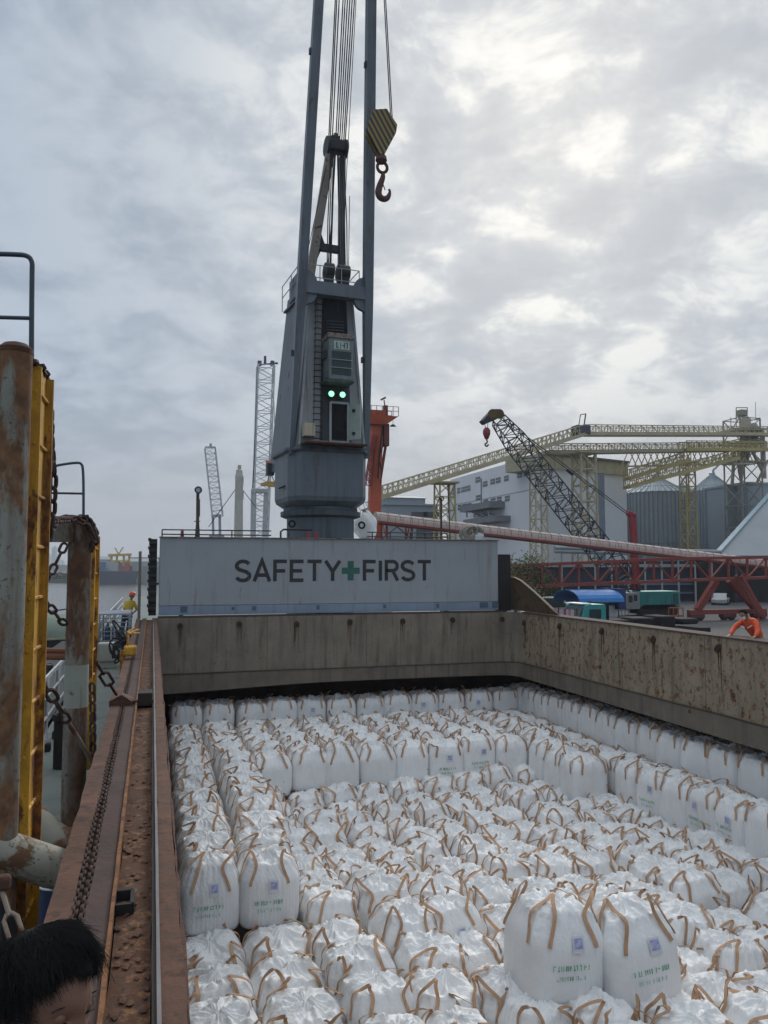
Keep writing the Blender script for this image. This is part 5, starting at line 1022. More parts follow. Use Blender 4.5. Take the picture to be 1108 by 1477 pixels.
pb.hexa([a - nR * .3, b_ - nR * .3, b_ - nR * .3 + bk_, a - nR * .3 + bk_] if 0 else [Vector((p.x, p.y, Cn.z - 2.2)) for p in (a + nR * .3, b_ + nR * .3, b_ - nR * 8, a - nR * 8)], [Vector((p.x, p.y, Cn.z + .1)) for p in (a + nR * .3, b_ + nR * .3, b_ - nR * 8, a - nR * 8)]); pb.build('parapet', M('parapet_straw', (.40, .38, .26), .75, streak=.6, rc=(.16, .15, .12), sc_=(1.5, 1.5, .06), bump=0), wh)
MB().beam(a + nR * .35 + Vector((0, 0, .15)), b_ + nR * .35 + Vector((0, 0, .15)), .5, .35).build('parapet_cap', M('parapet_dark', (.10, .10, .09), .8), wh)
m0 = Cn + dR * (Rt - Cn).length * .62; m1 = m0 + dR * 1.7; sv = MB(); lo = [Vector((p.x, p.y, QUAY)) for p in (m0 + nR * .4, m1 + nR * .4, m1, m0)]; sv.hexa(lo, [Vector((p.x, p.y, Cn.z - 2.3)) for p in lo]); sv.build('duct', M('duct_blue_grey', (.20, .25, .31), .6), wh)
# grey stepped building behind
Yb = 150; gb = thing('grey_building', 'grey stepped roof mill building behind the pale conveyor tube', 'building', tuple(G(595, Yb))); wl_ = M('grey_blue_wall', (.27, .32, .36), .8, var=.06, vs=.1, streak=.2, rc=(.20, .23, .26), sc_=(.6, .6, .08), bump=0)
x0, x1 = gz(556, Yb), gz(632, Yb); zt = at(600, 729, Yb).z; MB().box(((x0 + x1) / 2, Yb + 9, (zt + QUAY) / 2), (x1 - x0, 18, zt - QUAY)).build('wall', wl_, gb)
x0b, x1b = gz(563, Yb), gz(621, Yb); zt2 = at(600, 718, Yb).z; MB().box(((x0b + x1b) / 2, Yb + 10, (zt2 + zt) / 2 + .2), (x1b - x0b, 14, zt2 - zt)).build('upper_storey', wl_, gb)
pk = MB(); ym = Yb + 10; pk.loft([[Vector((x0b - .4, y, z)) for y, z in ((Yb + 2.6, zt2 + .2), (Yb + 17.4, zt2 + .2))] + [Vector((x0b - .4, ym, zt2 + 1.2))], [Vector((x1b + .4, y, z)) for y, z in ((Yb + 2.6, zt2 + .2), (Yb + 17.4, zt2 + .2))] + [Vector((x1b + .4, ym, zt2 + 1.2))]]); pk.build('roof', grey_r, gb)
MB().box(((x0 + x1) / 2, Yb + 8.8, zt + .15), (x1 - x0 + .6, 18.4, .3)).build('eave', grey_r, gb)
for px in (605, 622): a = at(px, 742, Yb); MB().box((a.x, Yb - .05, a.z), (3.4, .2, 1.0)).build('window', win_m, gb)
for px in (606, 616, 627):
    for py in (772,): a = at(px, py, Yb); MB().box((a.x, Yb - .05, a.z), (1.6, .2, 3.2)).build('window', win_m, gb)
# conveyors and lattice towers
def conveyor(name, label, p, q, h, w_, n, mat, belt=True, grp=None, cat='conveyor'):
    t = thing(name, label, cat, tuple(p.lerp(q, .5)), grp); mb = MB(); d = (q - p); sd = Vector((-d.y, d.x, 0)).normalized() * w_ / 2; up_ = Vector((0, 0, h))
    for s in (-1, 1):
        mb.beam(p + sd * s, q + sd * s, .22, .3); mb.beam(p + sd * s + up_, q + sd * s + up_, .14, .14)
        mb.beam(p + sd * s + up_ * .55, q + sd * s + up_ * .55, .08, .08)
        for k in range(n + 1):
            a = p + d * (k / n) + sd * s; mb.beam(a, a + up_, .10)
            if k < n: b2 = p + d * ((k + 1) / n) + sd * s; mb.beam(a if k % 2 else a + up_, b2 + up_ if k % 2 else b2, .07)
    mb.build('truss', mat, t)
    bb = MB(); bb.beam(p - Vector((0, 0, .2)), q - Vector((0, 0, .2)), w_ + .3, .4); bb.build('belt_trough', mat, t)
    return t
def tower(label, px, Y, py_top, w_, mat, n=7, r=.16, grp='lattice conveyor towers'):
    g = G(px, Y); zt_ = at(px, py_top, Y).z; t = thing('lattice_tower', label, 'lattice tower', tuple(g), grp); mb = MB(); lattice(mb, g, Vector((g.x, g.y, zt_)), w_, w_ * .85, w_, w_ * .85, n, r); mb.build('lattice', mat, t)
    pl = MB(); pl.box((g.x, g.y, zt_ + .1), (w_ * 1.25, w_ * 1.25, .2)); pl.build('head_platform', mat, t); return t
A_, B_ = at(540, 719, 100), at(836, 627, 106); conveyor('inclined_conveyor', 'long straw coloured conveyor bridge climbing from the red tower to the warehouse roof', A_, B_, 1.35, 1.8, 44, tan_y)
C_ = at(1125, 626, 118); conveyor('roof_conveyor', 'topmost level conveyor running along the warehouse roof to the headhouse', B_ + Vector((0, 0, .2)), C_, 1.2, 1.8, 40, tan_y)
D_, E_ = at(780, 652, 107), at(1125, 647, 119); conveyor('roof_gantry', 'lower level walkway gantry below the topmost roof conveyor', D_, E_, 1.1, 2.0, 44, tan_y)
mb = MB(); n = 40
for k in range(n): a = at(905 + k * 4.5, 650, 113.6); mb.beam(a + Vector((0, 0, -.4)), a + Vector((1.1 if k % 2 else -1.1, 0, -2.6)), .12)
mb.beam(at(905, 664, 113.6) + Vector((0, 0, -1.0)), at(1085, 662, 113.6) + Vector((0, 0, -.8)), .25); tag(mb.build('truss_fringe', tan_y), 'zigzag truss hanging under the roof gantry above the silos', 'truss')
for k, (p, q, n) in enumerate((((904, 690, 113), (992, 662, 113), 16), ((904, 702, 112), (1062, 660, 113), 26), ((985, 648, 112.5), (1100, 648, 114), 16))): conveyor('silo_conveyor', ('yellow conveyor bridge sloping up above the first silo', 'lower yellow conveyor bridge sloping over both silo roofs', 'short level yellow conveyor entering the headhouse')[k], at(*p), at(*q), 1.3, 1.7, n, yel_y, grp='yellow silo conveyors')
tower('straw lattice tower carrying the inclined conveyor beside the grey mill', 642, 96, 698, 2.4, yel_y, 9, .13)
tower('pale lattice tower at the warehouse corner behind the dark crane boom', 778, 103, 672, 2.0, tan_y, 10, .14); tower('thick lattice tower before the white warehouse bay', 845, 108, 655, 3.0, tan_y, 9, .22); tower('yellow lattice tower between the two silos', 995, 116, 668, 2.1, yel_y, 11, .15)
jt = MB(); jb = at(838, 632, 106); jt.bbox(jb + Vector((0, 0, 1.2)), (2.4, 2, 1.4), .2); jt.beam(jb + Vector((.5, 0, 1.5)), jb + Vector((.9, 0, 3.8)), .15); jt.beam(jb + Vector((.9, 0, 3.8)), jb + Vector((0, 0, 3.6)), .12); jt.beam(jb + Vector((-.4, 0, 1.5)), jb + Vector((0, 0, 3.6)), .1); tag(jt.build('conveyor_drive', M('drive_dark', (.05, .06, .09), .6)), 'dark drive head where the inclined conveyor meets the roof conveyor', 'drive unit')
# silos
silo_m = M('silo_galvanised', (.29, .34, .385), .5, .1, var=.08, vs=.3, streak=.3, rc=(.13, .16, .20), sc_=(1.2, 1.2, .03), bump=0)
silo_r = M('silo_roof', (.30, .36, .40), .5, .1, var=.08, vs=.3, streak=.2, rc=(.17, .19, .21), bump=0)
for k, (px, Y, rad_px, ye, ya) in enumerate(((949, 126, 43, 712, 689), (1031, 130, 30, 709, 686), (987, 142, 22, 716, 700))):
    g = G(px, Y); zc_ = Y * (.958 + .281 * g.x / Y); r_ = rad_px * zc_ / FPX; ze, za = at(px, ye, Y).z, at(px, ya, Y).z
    s = thing('grain_silo', ('broad blue grey ribbed silo with cone roof beside the warehouse', 'slimmer blue grey ribbed silo beyond the yellow tower', 'farther silo roof showing between the two front silos')[k], 'silo', tuple(g), 'grain silos')
    mb = MB(); N = 120; mb.loft([[Vector((g.x + (r_ + (.06 if i % 2 else 0)) * math.cos(2 * math.pi * i / N), g.y + (r_ + (.06 if i % 2 else 0)) * math.sin(2 * math.pi * i / N), z)) for i in range(N)] for z in (QUAY, ze)]); mb.build('shell', silo_m, s)
    rb = MB()
    for i in range(44): t = 2 * math.pi * i / 44; c = Vector((g.x + (r_ + .09) * math.cos(t), g.y + (r_ + .09) * math.sin(t), 0)); rb.box((c.x, c.y, (QUAY + ze) / 2), (.14, .14, ze - QUAY))
    for z in (QUAY + 3, QUAY + 6, QUAY + 9): rb.tube([Vector((g.x + (r_ + .12) * math.cos(t), g.y + (r_ + .12) * math.sin(t), z)) for t in [2 * math.pi * i / 40 for i in range(40)]], .06, 4, True)
    rb.build('rib', M('silo_rib', (.21, .25, .29), .5, .1, bump=0), s)
    cn = MB(); cn.lathe((g.x, g.y, 0), [(r_ * 1.03, ze - .1), (r_ * 1.03, ze), (r_ * .14, za), (r_ * .14, za + .5), (.01, za + .7)], 44); cn.build('roof', silo_r, s)
    rr2 = MB()
    for i in range(30): t = 2 * math.pi * i / 30; rr2.beam(Vector((g.x + r_ * 1.03 * math.cos(t), g.y + r_ * 1.03 * math.sin(t), ze + .06)), Vector((g.x + r_ * .15 * math.cos(t), g.y + r_ * .15 * math.sin(t), za + .06)), .1)
    rr2.tube([Vector((g.x + r_ * 1.05 * math.cos(t), g.y + r_ * 1.05 * math.sin(t), ze + .9)) for t in [2 * math.pi * i / 40 for i in range(40)]], .05, 4, True)
    for i in range(40): t = 2 * math.pi * i / 40; rr2.beam(Vector((g.x + r_ * 1.05 * math.cos(t), g.y + r_ * 1.05 * math.sin(t), ze)), Vector((g.x + r_ * 1.05 * math.cos(t), g.y + r_ * 1.05 * math.sin(t), ze + .9)), .05)
    rr2.build('roof_seam', silo_m, s)
    ft_ = MB(); ft_.tube(catmull([Vector((g.x - 1, g.y - r_ * .4, za - .4)), Vector((g.x - 1, g.y - r_ * .4, za + .8)), Vector((g.x - .4, g.y - r_ * .4, za + 1.3)), Vector((g.x + .6, g.y - r_ * .4, za + 2.2))], 4), .22, 8); ft_.build('fill_spout', silo_r, s)
# headhouse
Yh = 118; hg_ = G(1076, Yh); hz1 = at(1076, 606, Yh).z
hh = thing('headhouse', 'tall lattice grain headhouse with hoppers and pipes at the end of the conveyors', 'headhouse tower', tuple(hg_)); mb = MB(); lattice(mb, hg_, Vector((hg_.x, hg_.y, hz1)), 4.6, 4.3, 4.6, 4.3, 8, .16); mb.build('frame', M('frame_grey', (.27, .26, .21), .7, rust=.25, bump=0), hh)
mb = MB()
for py in (622, 641, 668): mb.box((hg_.x, hg_.y, at(1076, py, Yh).z), (5.6, 5.4, .25))
mb.build('floor_deck', M('frame_grey', (0, 0, 0)), hh)
mb = MB()
for px, py0, py1, rp in ((1072, 606, 668, .9), (1064, 640, 700, .55), (1084, 615, 655, .7)): a, b_ = at(px, py0, Yh), at(px, py1, Yh); mb.lathe((a.x, Yh - .6, 0), [(.01, b_.z), (rp * .3, b_.z), (rp, b_.z + .35 * (a.z - b_.z)), (rp, a.z), (rp * .6, a.z + .5), (.01, a.z + .5)], 14)
mb.tube([at(1060, 645, Yh), at(1056, 700, Yh)], .3, 8); mb.tube([at(1080, 640, Yh - 2), at(1100, 680, Yh - 2)], .3, 8); mb.tube([at(1100, 622, Yh), at(1103, 690, Yh)], .35, 8); mb.tube([at(1090, 700, Yh - 1), at(1108, 664, Yh - 1)], .25, 8); mb.build('hopper', M('hopper_beige', (.36, .33, .27), .7, rust=.2, bump=0), hh, 50)
mb = MB()
for px in (1054, 1062, 1078, 1096): a = at(px, 602, Yh); mb.beam(a, a + Vector((0, 0, -2)), .09)
mb.beam(at(1054, 604, Yh), at(1098, 606, Yh), .09); mb.beam(at(1062, 588, Yh), at(1078, 588, Yh), .14); mb.beam(at(1062, 588, Yh), at(1062, 606, Yh), .12); mb.beam(at(1078, 588, Yh), at(1078, 606, Yh), .12); mb.bbox(at(1070, 596, Yh), (1.5, 1.5, 1.2), .2); mb.beam(at(1090, 580, Yh), at(1090, 606, Yh), .07); mb.build('roof_gear', M('frame_grey', (0, 0, 0)), hh)
for k, (x0, x1, yt, Y) in enumerate(((1052, 1120, 703, 122), (1082, 1130, 698, 119))):
    a, b_ = gz(x0, Y), gz(x1, Y); z = at((x0 + x1) / 2, yt, Y).z; t = thing('plant_building', ('flat grey plant building under the headhouse', 'small pale annex beside the headhouse legs')[k], 'building', ((a + b_) / 2, Y, QUAY)); MB().box(((a + b_) / 2, Y + 4, (z + QUAY) / 2), (b_ - a, 8, z - QUAY)).build('wall', wl_, t); MB().box(((a + b_) / 2, Y + 4, z + .1), (b_ - a + .5, 8.6, .3)).build('roof', grey_r, t)
# grey roofed shed with a black block painted in for its shade, navy shed
Ys = 88; e0, e1 = at(1031, 801, Ys), at(1260, 801, Ys); ap = at(1122, 699, Ys + 22)
sh = thing('gable_shed', 'large pale grey sloping shed roof over a block painted black for inner shade', 'shed', tuple(G(1110, Ys))); mb = MB(); top = [ap, ap + Vector((60, 0, 0))]
mb.add([e0, e1 + Vector((30, 0, 0)), top[1], top[0], e0 * 1.5, e0 + Vector((0, 0, -.4)), e1 + Vector((30, 0, -.4)), e1 + Vector((30, 44, -.4)), e0 * 1.5 + Vector((0, 0, -.4)), e1 + Vector((30, 44, 0))], [(0, 1, 2, 3), (0, 3, 4), (5, 6, 1, 0), (5, 0, 4, 8), (3, 2, 9, 4), (5, 8, 7, 6), (8, 4, 9, 7), (1, 6, 7, 9, 2)]); mb.build('roof', grey_r, sh)
MB().beam(e0 + Vector((.1, -.1, .1)), ap + Vector((.1, -.1, .1)), .7, .25).build('hip_flashing', M('flashing_blue', (.25, .36, .42), .5), sh)
MB().box(((e0.x + e1.x) / 2 + 12, Ys + 18, (e0.z + QUAY) / 2 - .3), (e1.x - e0.x + 22, 34, e0.z - QUAY - .8)).build('shade_block', drk_m, sh)  # solid box coloured near black in place of the shade inside the shed
for k in range(6): MB().box((e0.x + 3.5 + k * 7, Ys + .4, (e0.z + QUAY) / 2 - .2), (.4, .4, e0.z - QUAY - .4)).build('post', nvy_m, sh)
Yn = 94; a, b_ = gz(760, Yn), gz(1040, Yn); z1, z0 = at(900, 818, Yn).z, at(900, 846, Yn).z
ns = thing('navy_shed', 'long low navy shed with pale roof edge behind the red gantry', 'shed', ((a + b_) / 2, Yn, QUAY)); MB().box(((a + b_) / 2, Yn + 5, (z1 + QUAY) / 2), (b_ - a, 10, z1 - QUAY)).build('wall', nvy_m, ns); MB().box(((a + b_) / 2, Yn + 5, z1 + .2), (b_ - a + 1, 11, .4)).build('roof', grey_r, ns)
mb = MB()
for py in (843, 856): zq = at(900, py, Yn).z; mb.box(((a + b_) / 2, Yn - .1, zq), (b_ - a, .3, .25))
mb.build('pale_strip', M('strip_blue', (.10, .16, .25), .6), ns)
mb = MB(); Yp = 86
for py in (796, 801): mb.tube([at(800, py - 6, Yp), at(1040, py, Yp)], .25, 8)
for px in range(810, 1040, 24): p_ = at(px, 796, Yp); mb.tube([p_, Vector((p_.x, p_.y, QUAY))], .12, 6)
tag(mb.build('pipe_bridge', grey_r), 'grey pipe bridge on thin posts before the silos', 'pipe bridge')
# pale covered conveyor of the ship loader
belt_c = M('cover_beige', (.47, .40, .36), .75, var=.08, vs=.4, streak=.3, rc=(.34, .28, .25), sc_=(2, 2, 2), bump=0)
cv = thing('covered_conveyor', 'long beige covered conveyor tube descending along the quay on a red frame', 'conveyor', tuple(at(800, 780, 63))); P0, P1 = at(541, 748, 62), at(1150, 820, 66.5)
d_ = P1 - P0; n_ = Vector((-d_.y, d_.x, 0)).normalized(); mb = MB()
def hood(c): return [c + n_ * (.52 * math.cos(t)) + Vector((0, 0, .56 * math.sin(t))) for t in [math.pi * k / 10 for k in range(11)]] + [c - n_ * .52 - Vector((0, 0, .18)), c + n_ * .52 - Vector((0, 0, .18))]
mb.loft([hood(P0), hood(P1)]); mb.build('cover', belt_c, cv, 40)
for k in range(46):
    c = P0 + d_ * (k / 45); MB().tube([v + (v - c) * .04 for v in hood(c)[:11]], .022, 4).build('cover_hoop', M('hoop_grey', (.22, .18, .16), .7), cv)
fr_ = MB(); fr_.beam(P0 - Vector((0, 0, .30)), P1 - Vector((0, 0, .30)), 1.2, .2); fr_.beam(P0 - n_ * .85 - Vector((0, 0, .35)), P1 - n_ * .85 - Vector((0, 0, .35)), .5, .10)
for k in range(70): c = P0 + d_ * (k / 69) - n_ * 1.08 - Vector((0, 0, .35)); fr_.tube([c, c + Vector((0, 0, .62))], .016, 4)
fr_.tube([P0 - n_ * 1.08 + Vector((0, 0, .27)), P1 - n_ * 1.08 + Vector((0, 0, .27))], .018, 4); fr_.build('frame', red_m, cv)
# red gantry girder on spread legs
gy = 60.0; gt = thing('loader_gantry', 'red steel truss gantry on spread legs standing on the quay', 'gantry', tuple(G(1015, gy)))
gr_ = MB(); top = [(690, 818), (835, 812), (965, 806), (1160, 803)]; bot = [(690, 849), (835, 843), (965, 838), (1160, 831)]
def poly(l, px):
    for (a, ya), (b_, yb_) in zip(l, l[1:]):
        if a <= px <= b_: return ya + (yb_ - ya) * (px - a) / (b_ - a)
for Yg in (59, 62.4):
    for l in (top, bot):
        for (a, ya), (b_, yb_) in zip(l, l[1:]): gr_.beam(at(a, ya, Yg), at(b_, yb_, Yg), .24, .26)
    xs_ = [700 + k * 27 for k in range(18)]
    for k, px in enumerate(xs_):
        p_, q_ = at(px, poly(top, px), Yg), at(px, poly(bot, px), Yg); gr_.beam(p_, q_, .16)
        if k + 1 < len(xs_): r2 = at(xs_[k + 1], poly(bot if k % 2 else top, xs_[k + 1]), Yg); gr_.beam(p_ if k % 2 else q_, r2, .12)
gr_.build('girder', red_m, gt)
for a, b_, wd in (((1033, 838), (1006, 893), .55), ((1052, 836), (1092, 893), .6)):
    lg_ = MB(); p_ = at(*a, gy); q_ = at(*b_, gy); lg_.beam(p_, Vector((q_.x, q_.y, QUAY + .9)), wd, .5, (0, 1, 0)); lg_.build('leg', red_m, gt)
mb = MB(); 
for k in range(22): u = k / 21; p_ = at(1066, 832, gy - 1.2).lerp(at(1100, 893, gy - 1.2), u); mb.beam(p_ - Vector((.3, 0, 0)), p_ + Vector((.3, 0, 0)), .3, .05)
for s in (-.32, .32): mb.beam(at(1066, 832, gy - 1.2) + Vector((s, 0, .15)), at(1100, 893, gy - 1.2) + Vector((s, 0, .15)), .06, .3)
mb.build('stair', red_m, gt)
sb = MB(); l0, l1 = at(1004, 890, gy).x, at(1094, 890, gy).x; sb.box(((l0 + l1) / 2, gy, QUAY + .75), (l1 - l0 + 1.5, .5, .4)); sb.build('sill_beam', red_m, gt)
for x in (l0, (l0 + l1) / 2, l1):
    wg = MB(); wg.bbox((x, gy, QUAY + .42), (1.5, .6, .35), .06); o_ = wg.build('bogie', M('bogie_dark', (.10, .03, .03), .7), gt); w2 = MB()
    for s in (-.4, .4): w2.cyl((x + s, gy - .2, QUAY + .28), (x + s, gy + .2, QUAY + .28), .28, n=16)
    w2.build('wheel', black_m, o_)
# red loader tower rising behind the ship's crane
Yt = 64; rt = thing('red_loader_tower', 'tall red ship loader tower with railed head platform behind the deck crane', 'loader tower', tuple(G(546, Yt)))
mb = MB(); pT, pB = at(543, 600, Yt), at(537, 830, Yt); mb.beam(Vector((pB.x, Yt, QUAY)), pT, .95, .8); mb.build('column', red_o, rt)
mb = MB(); mb.beam(at(551, 612, Yt + .5), at(543, 700, Yt + .5), .42, .4); mb.bbox(at(556, 628, Yt), (.5, .8, 1.9), .06); mb.beam(at(556, 645, Yt), at(549, 690, Yt), .2); mb.build('side_mast', M('dark_red', (.16, .035, .03), .6, rust=.3), rt)
a, b_ = at(523, 601, Yt), at(570, 601, Yt); mb = MB(); mb.hexa([Vector((a.x + .4, Yt - .8, at(546, 614, Yt).z)), Vector((b_.x - 1.0, Yt - .8, at(546, 614, Yt).z)), Vector((b_.x - 1.0, Yt + .8, at(546, 614, Yt).z)), Vector((a.x + .4, Yt + .8, at(546, 614, Yt).z))], [Vector((a.x, Yt - 1, a.z)), Vector((b_.x, Yt - 1, a.z)), Vector((b_.x, Yt + 1, a.z)), Vector((a.x, Yt + 1, a.z))]); mb.box(((a.x + b_.x) / 2 - .3, Yt, a.z + .25), (1.4, 1.2, .5)); mb.build('head_platform', red_o, rt)
mb = MB(); zz0 = a.z
for k in range(7): x = a.x + (b_.x - a.x) * k / 6; mb.tube([(x, Yt - 1, zz0), (x, Yt - 1, zz0 + .8)], .03, 5); mb.tube([(x, Yt + 1, zz0), (x, Yt + 1, zz0 + .8)], .03, 5)
for y in (-1, 1):
    for dz in (.42, .8): mb.tube([(a.x, Yt + y, zz0 + dz), (b_.x, Yt + y, zz0 + dz)], .025, 5)
mb.beam(at(556, 590, Yt), at(554, 577, Yt), .08); mb.bbox(at(553, 575, Yt), (.5, .2, .15), .04, Matrix.Rotation(-.5, 3, 'Y')); mb.beam(at(556, 605, Yt), at(556, 585, Yt), .35); mb.tube([at(567, 606, Yt), at(567, 612, Yt)], .02, 4); mb.lathe(at(567, 614, Yt), [(.3, -.05), (.12, .1), (.01, .12)], 10); mb.build('head_railing', M('dark_red', (0, 0, 0)), rt)
mb = MB(); lattice(mb, at(531, 700, Yt - .6), at(541, 628, Yt - .6), .5, .4, .5, .4, 10, .05); lattice(mb, Vector((gz(572, Yt), Yt, QUAY)), at(572, 748, Yt), 2.2, 2.2, 1.6, 1.6, 5, .1); mb.build('ladder_cage', red_m, rt)
mb = MB(); mb.tube(catmull([at(554, 640, Yt - .5), at(547, 660, Yt - .7), at(551, 680, Yt - .7), at(549, 697, Yt - .6)], 5), .05, 5); mb.tube(catmull([at(552, 615, Yt - .6), at(548, 650, Yt - .7), at(545, 690, Yt - .7)], 5), .07, 5); mb.build('cable', black_m, rt)
# lattice boom crane on the quay
Yc = 66.5; lc = thing('crawler_crane', 'teal bodied quay crane with dark lattice boom, red mast and red hook block', 'crane', tuple(G(945, Yc)))
def crane_box(px0, px1, py0, py1, Y, d, name, mat, par, bev=.08): a, b_ = at(px0, (py0 + py1) / 2, Y), at(px1, (py0 + py1) / 2, Y); z0, z1 = at((px0 + px1) / 2, py1, Y).z, at((px0 + px1) / 2, py0, Y).z; return MB().bbox(((a.x + b_.x) / 2, Y + d / 2, (z0 + z1) / 2), (b_.x - a.x, d, z1 - z0), bev).build(name, mat, par)
teal = M('teal_paint', (.035, .30, .29), .5, var=.12, vs=1.2, streak=.35, rc=(.02, .15, .16), sc_=(3, 3, .4), dirt=.25, bump=.03)
hb_ = crane_box(924, 969, 853, 880, Yc, 3, 'engine_house', teal, lc); crane_box(969.2, 981, 852.5, 878, Yc + .1, 2.8, 'counterweight', M('teal_pale', (.07, .34, .32), .5, streak=.3), lc); crane_box(971.5, 978.5, 856, 872, Yc + .05, .1, 'grille', M('teal_dark', (.02, .15, .15), .6), lc)
cbn = crane_box(903, 923.6, 855, 879, Yc, 2, 'cab', M('cab_grey', (.33, .36, .38), .5, rust=.1), lc); crane_box(907, 913, 859, 869, Yc - .03, .1, 'window', glass_m, cbn); crane_box(914.5, 919.5, 858, 867, Yc - .03, .1, 'window', glass_m, cbn)
crane_box(928, 975, 880.5, 886, Yc + .3, 2.4, 'turntable', drk_m, lc)
for y in (0, 2.6):
    tr = MB(); p_, q_ = at(930, 892, Yc + y), at(972, 892, Yc + y); r_ = .55; zc_ = QUAY + r_; tr.loft([[Vector((x, Yc + y + s, z)) for x, z in [(q_.x + r_ * math.cos(t), zc_ + r_ * math.sin(t)) for t in [-math.pi / 2 + math.pi * k / 8 for k in range(9)]] + [(p_.x - r_ * math.cos(t), zc_ - r_ * math.sin(t)) for t in [-math.pi / 2 + math.pi * k / 8 for k in range(9)]]] for s in (0, .7)]); tr.build('track', black_m, lc)
bf, btip = at(917, 858, Yc + .8), at(719, 606, 80); boom = MB(); u1 = .12; lattice(boom, bf.lerp(btip, .0), bf.lerp(btip, .12), .9, 2.0, .7, 1.9, 3, .07, .05, (1, 0, .7)); lattice(boom, bf.lerp(btip, .12), bf.lerp(btip, .86), 2.0, 2.0, 1.9, 1.9, 20, .075, .05, (1, 0, .7)); lattice(boom, bf.lerp(btip, .86), bf.lerp(btip, 1.0), 2.0, 1.5, 1.9, 1.0, 4, .075, .05, (1, 0, .7)); boom.build('boom', M('boom_navy', (.016, .024, .045), .55, bump=0), lc)
bh = MB(); bd_ = (btip - bf).normalized()
bh.prism([at(697, 606, 79.6), at(711, 591, 79.6), at(719, 590, 79.6), at(724, 596, 79.6), at(716, 605, 79.6), at(702, 611, 79.6)], (0, 1.2, 0)); bho = bh.build('boom_head', M('head_dark', (0, 0, 0)), lc)
mb = MB()
for px in (711, 716, 720): mb.cyl(at(px, 597, 79.5), at(px, 597, 79.3), .55, n=16)
mb.build('sheave', M('sheave_ochre', (.12, .075, .02), .6), bho)
mst = MB(); mst.beam(at(919, 857, Yc + 1.2), at(912, 744, Yc + 1.2), .55, .5, (0, 1, 0)); mst.bbox(at(910, 742, Yc + 1.2), (.9, .5, .5), .1, Matrix.Rotation(.4, 3, 'Y')); mst.build('mast', M('mast_crimson', (.24, .018, .03), .5, rust=.12), lc)
mb = MB()
for s in (-.15, .35): mb.tube([at(907, 741, Yc + 1.2) + Vector((0, s, 0)), btip + Vector((0, s, .5))], .045, 4)
mb.bbox(at(822, 681, 72), (.9, .3, .25), .05, Matrix.Rotation(.62, 3, 'Y')); mb.tube([at(699, 611, 80), at(701, 619, 80)], .04, 4); mb.tube([at(704, 611, 80), at(703, 619, 80)], .04, 4); mb.build('pendant_rope', rope_m, lc)
hb2 = thing('hook_block', 'small dark red hook block under the head of the lattice boom', 'hook block', tuple(at(702, 627, 80))); c = at(702, 625, 80); MB().lathe(c, [(.01, -.75), (.22, -.6), (.42, -.05), (.4, .35), (.22, .62), (.01, .66)], 14).build('block', M('mast_crimson', (0, 0, 0)), hb2, 40); MB().tube(catmull([c + Vector((0, 0, -.7)), c + Vector((.06, 0, -1.0)), c + Vector((-.2, 0, -1.25)), c + Vector((-.02, 0, -1.45)), c + Vector((.22, 0, -1.25))], 5), .09, 6).build('hook', black_m, hb2)
# trucks, tarpaulin, cars
def wheel(par, x, y, z, r=.48): o = MB().cyl((x, y - .14, z), (x, y + .14, z), r, n=18).build('wheel', black_m, par, 40); MB().cyl((x, y - .15, z), (x, y - .13, z), r * .55, n=14).build('rim', M('rim_grey', (.2, .2, .2), .5), o); return o
Yk = 40.5; tr = thing('flatbed_truck', 'dark flatbed truck with a teal and white cab parked along the ship', 'truck', tuple(G(880, Yk))); X0_, X1_ = gz(834, Yk), gz(873, Yk); zt = at(855, 872, Yk).z
prof = [(X0_ + .1, QUAY + .7), (X0_, QUAY + 1.2), (X0_ + .42, zt - .06), (X0_ + .6, zt), (X1_ - .05, zt), (X1_, zt - .15), (X1_, QUAY + .7)]; MB().prism([(x, Yk, z) for x, z in prof], (0, 2.2, 0)).build('cab', teal, tr)
MB().prism([(X0_ - .012, Yk + .15, QUAY + 1.55), (X0_ + .345, Yk + .15, zt - .22), (X0_ + .345, Yk + 2.05, zt - .22), (X0_ - .012, Yk + 2.05, QUAY + 1.55)], (.0, 0, .05)).build('windscreen', glass_m, tr); MB().box((X0_ + 1.05, Yk - .012, zt - .55), (.75, .03, .55)).build('side_window', glass_m, tr); MB().box((X0_ + .35, Yk - .01, QUAY + 1.15), (.6, .03, .5)).build('door_stripe', M('stripe_yellow', (.5, .36, .05), .5), tr)
MB().box((X0_ + .55, Yk + 1.1, zt + .03), (.7, 1.9, .06)).build('roof', white_paint, tr); MB().bbox((X1_ + 3.6, Yk + 1.1, QUAY + 1.0), (7, 2.3, .28), .04).build('flatbed', drk_m, tr); mb = MB()
for k in range(4): mb.bbox((X1_ + 1.3 + k * 1.5, Yk + 1.1, QUAY + 1.5), (1.1 + .3 * (k % 2), 1.7, .35 + .35 * ((k * 7) % 3) / 2), .12, Matrix.Rotation(.12 * (k - 1.5), 3, 'Z'))
mb.box((X1_ + .15, Yk + 1.1, QUAY + 1.9), (.1, 2.2, 1.6)); mb.build('load', drk_m, tr)
for x in (X0_ + .75, X1_ + 2.2, X1_ + 4.6, X1_ + 5.7): wheel(tr, x, Yk + .1, QUAY + .48); wheel(tr, x, Yk + 2.1, QUAY + .48)
Yq = 57; tp = thing('tarpaulin_shelter', 'bright blue arched tarpaulin shelter on thin posts', 'shelter', tuple(G(866, Yq))); xa, xb_ = gz(829, Yq), gz(893, Yq); za_, zb2 = at(860, 868, Yq).z, at(860, 851, Yq).z; blue_t = M('blue_tarp', (.015, .17, .48), .55, var=.15, vs=1.5, dirt=.15, bump=.2, bs=3); mb = MB(); N = 10
ar = [(math.cos(math.pi * k / N), math.sin(math.pi * k / N)) for k in range(N + 1)]
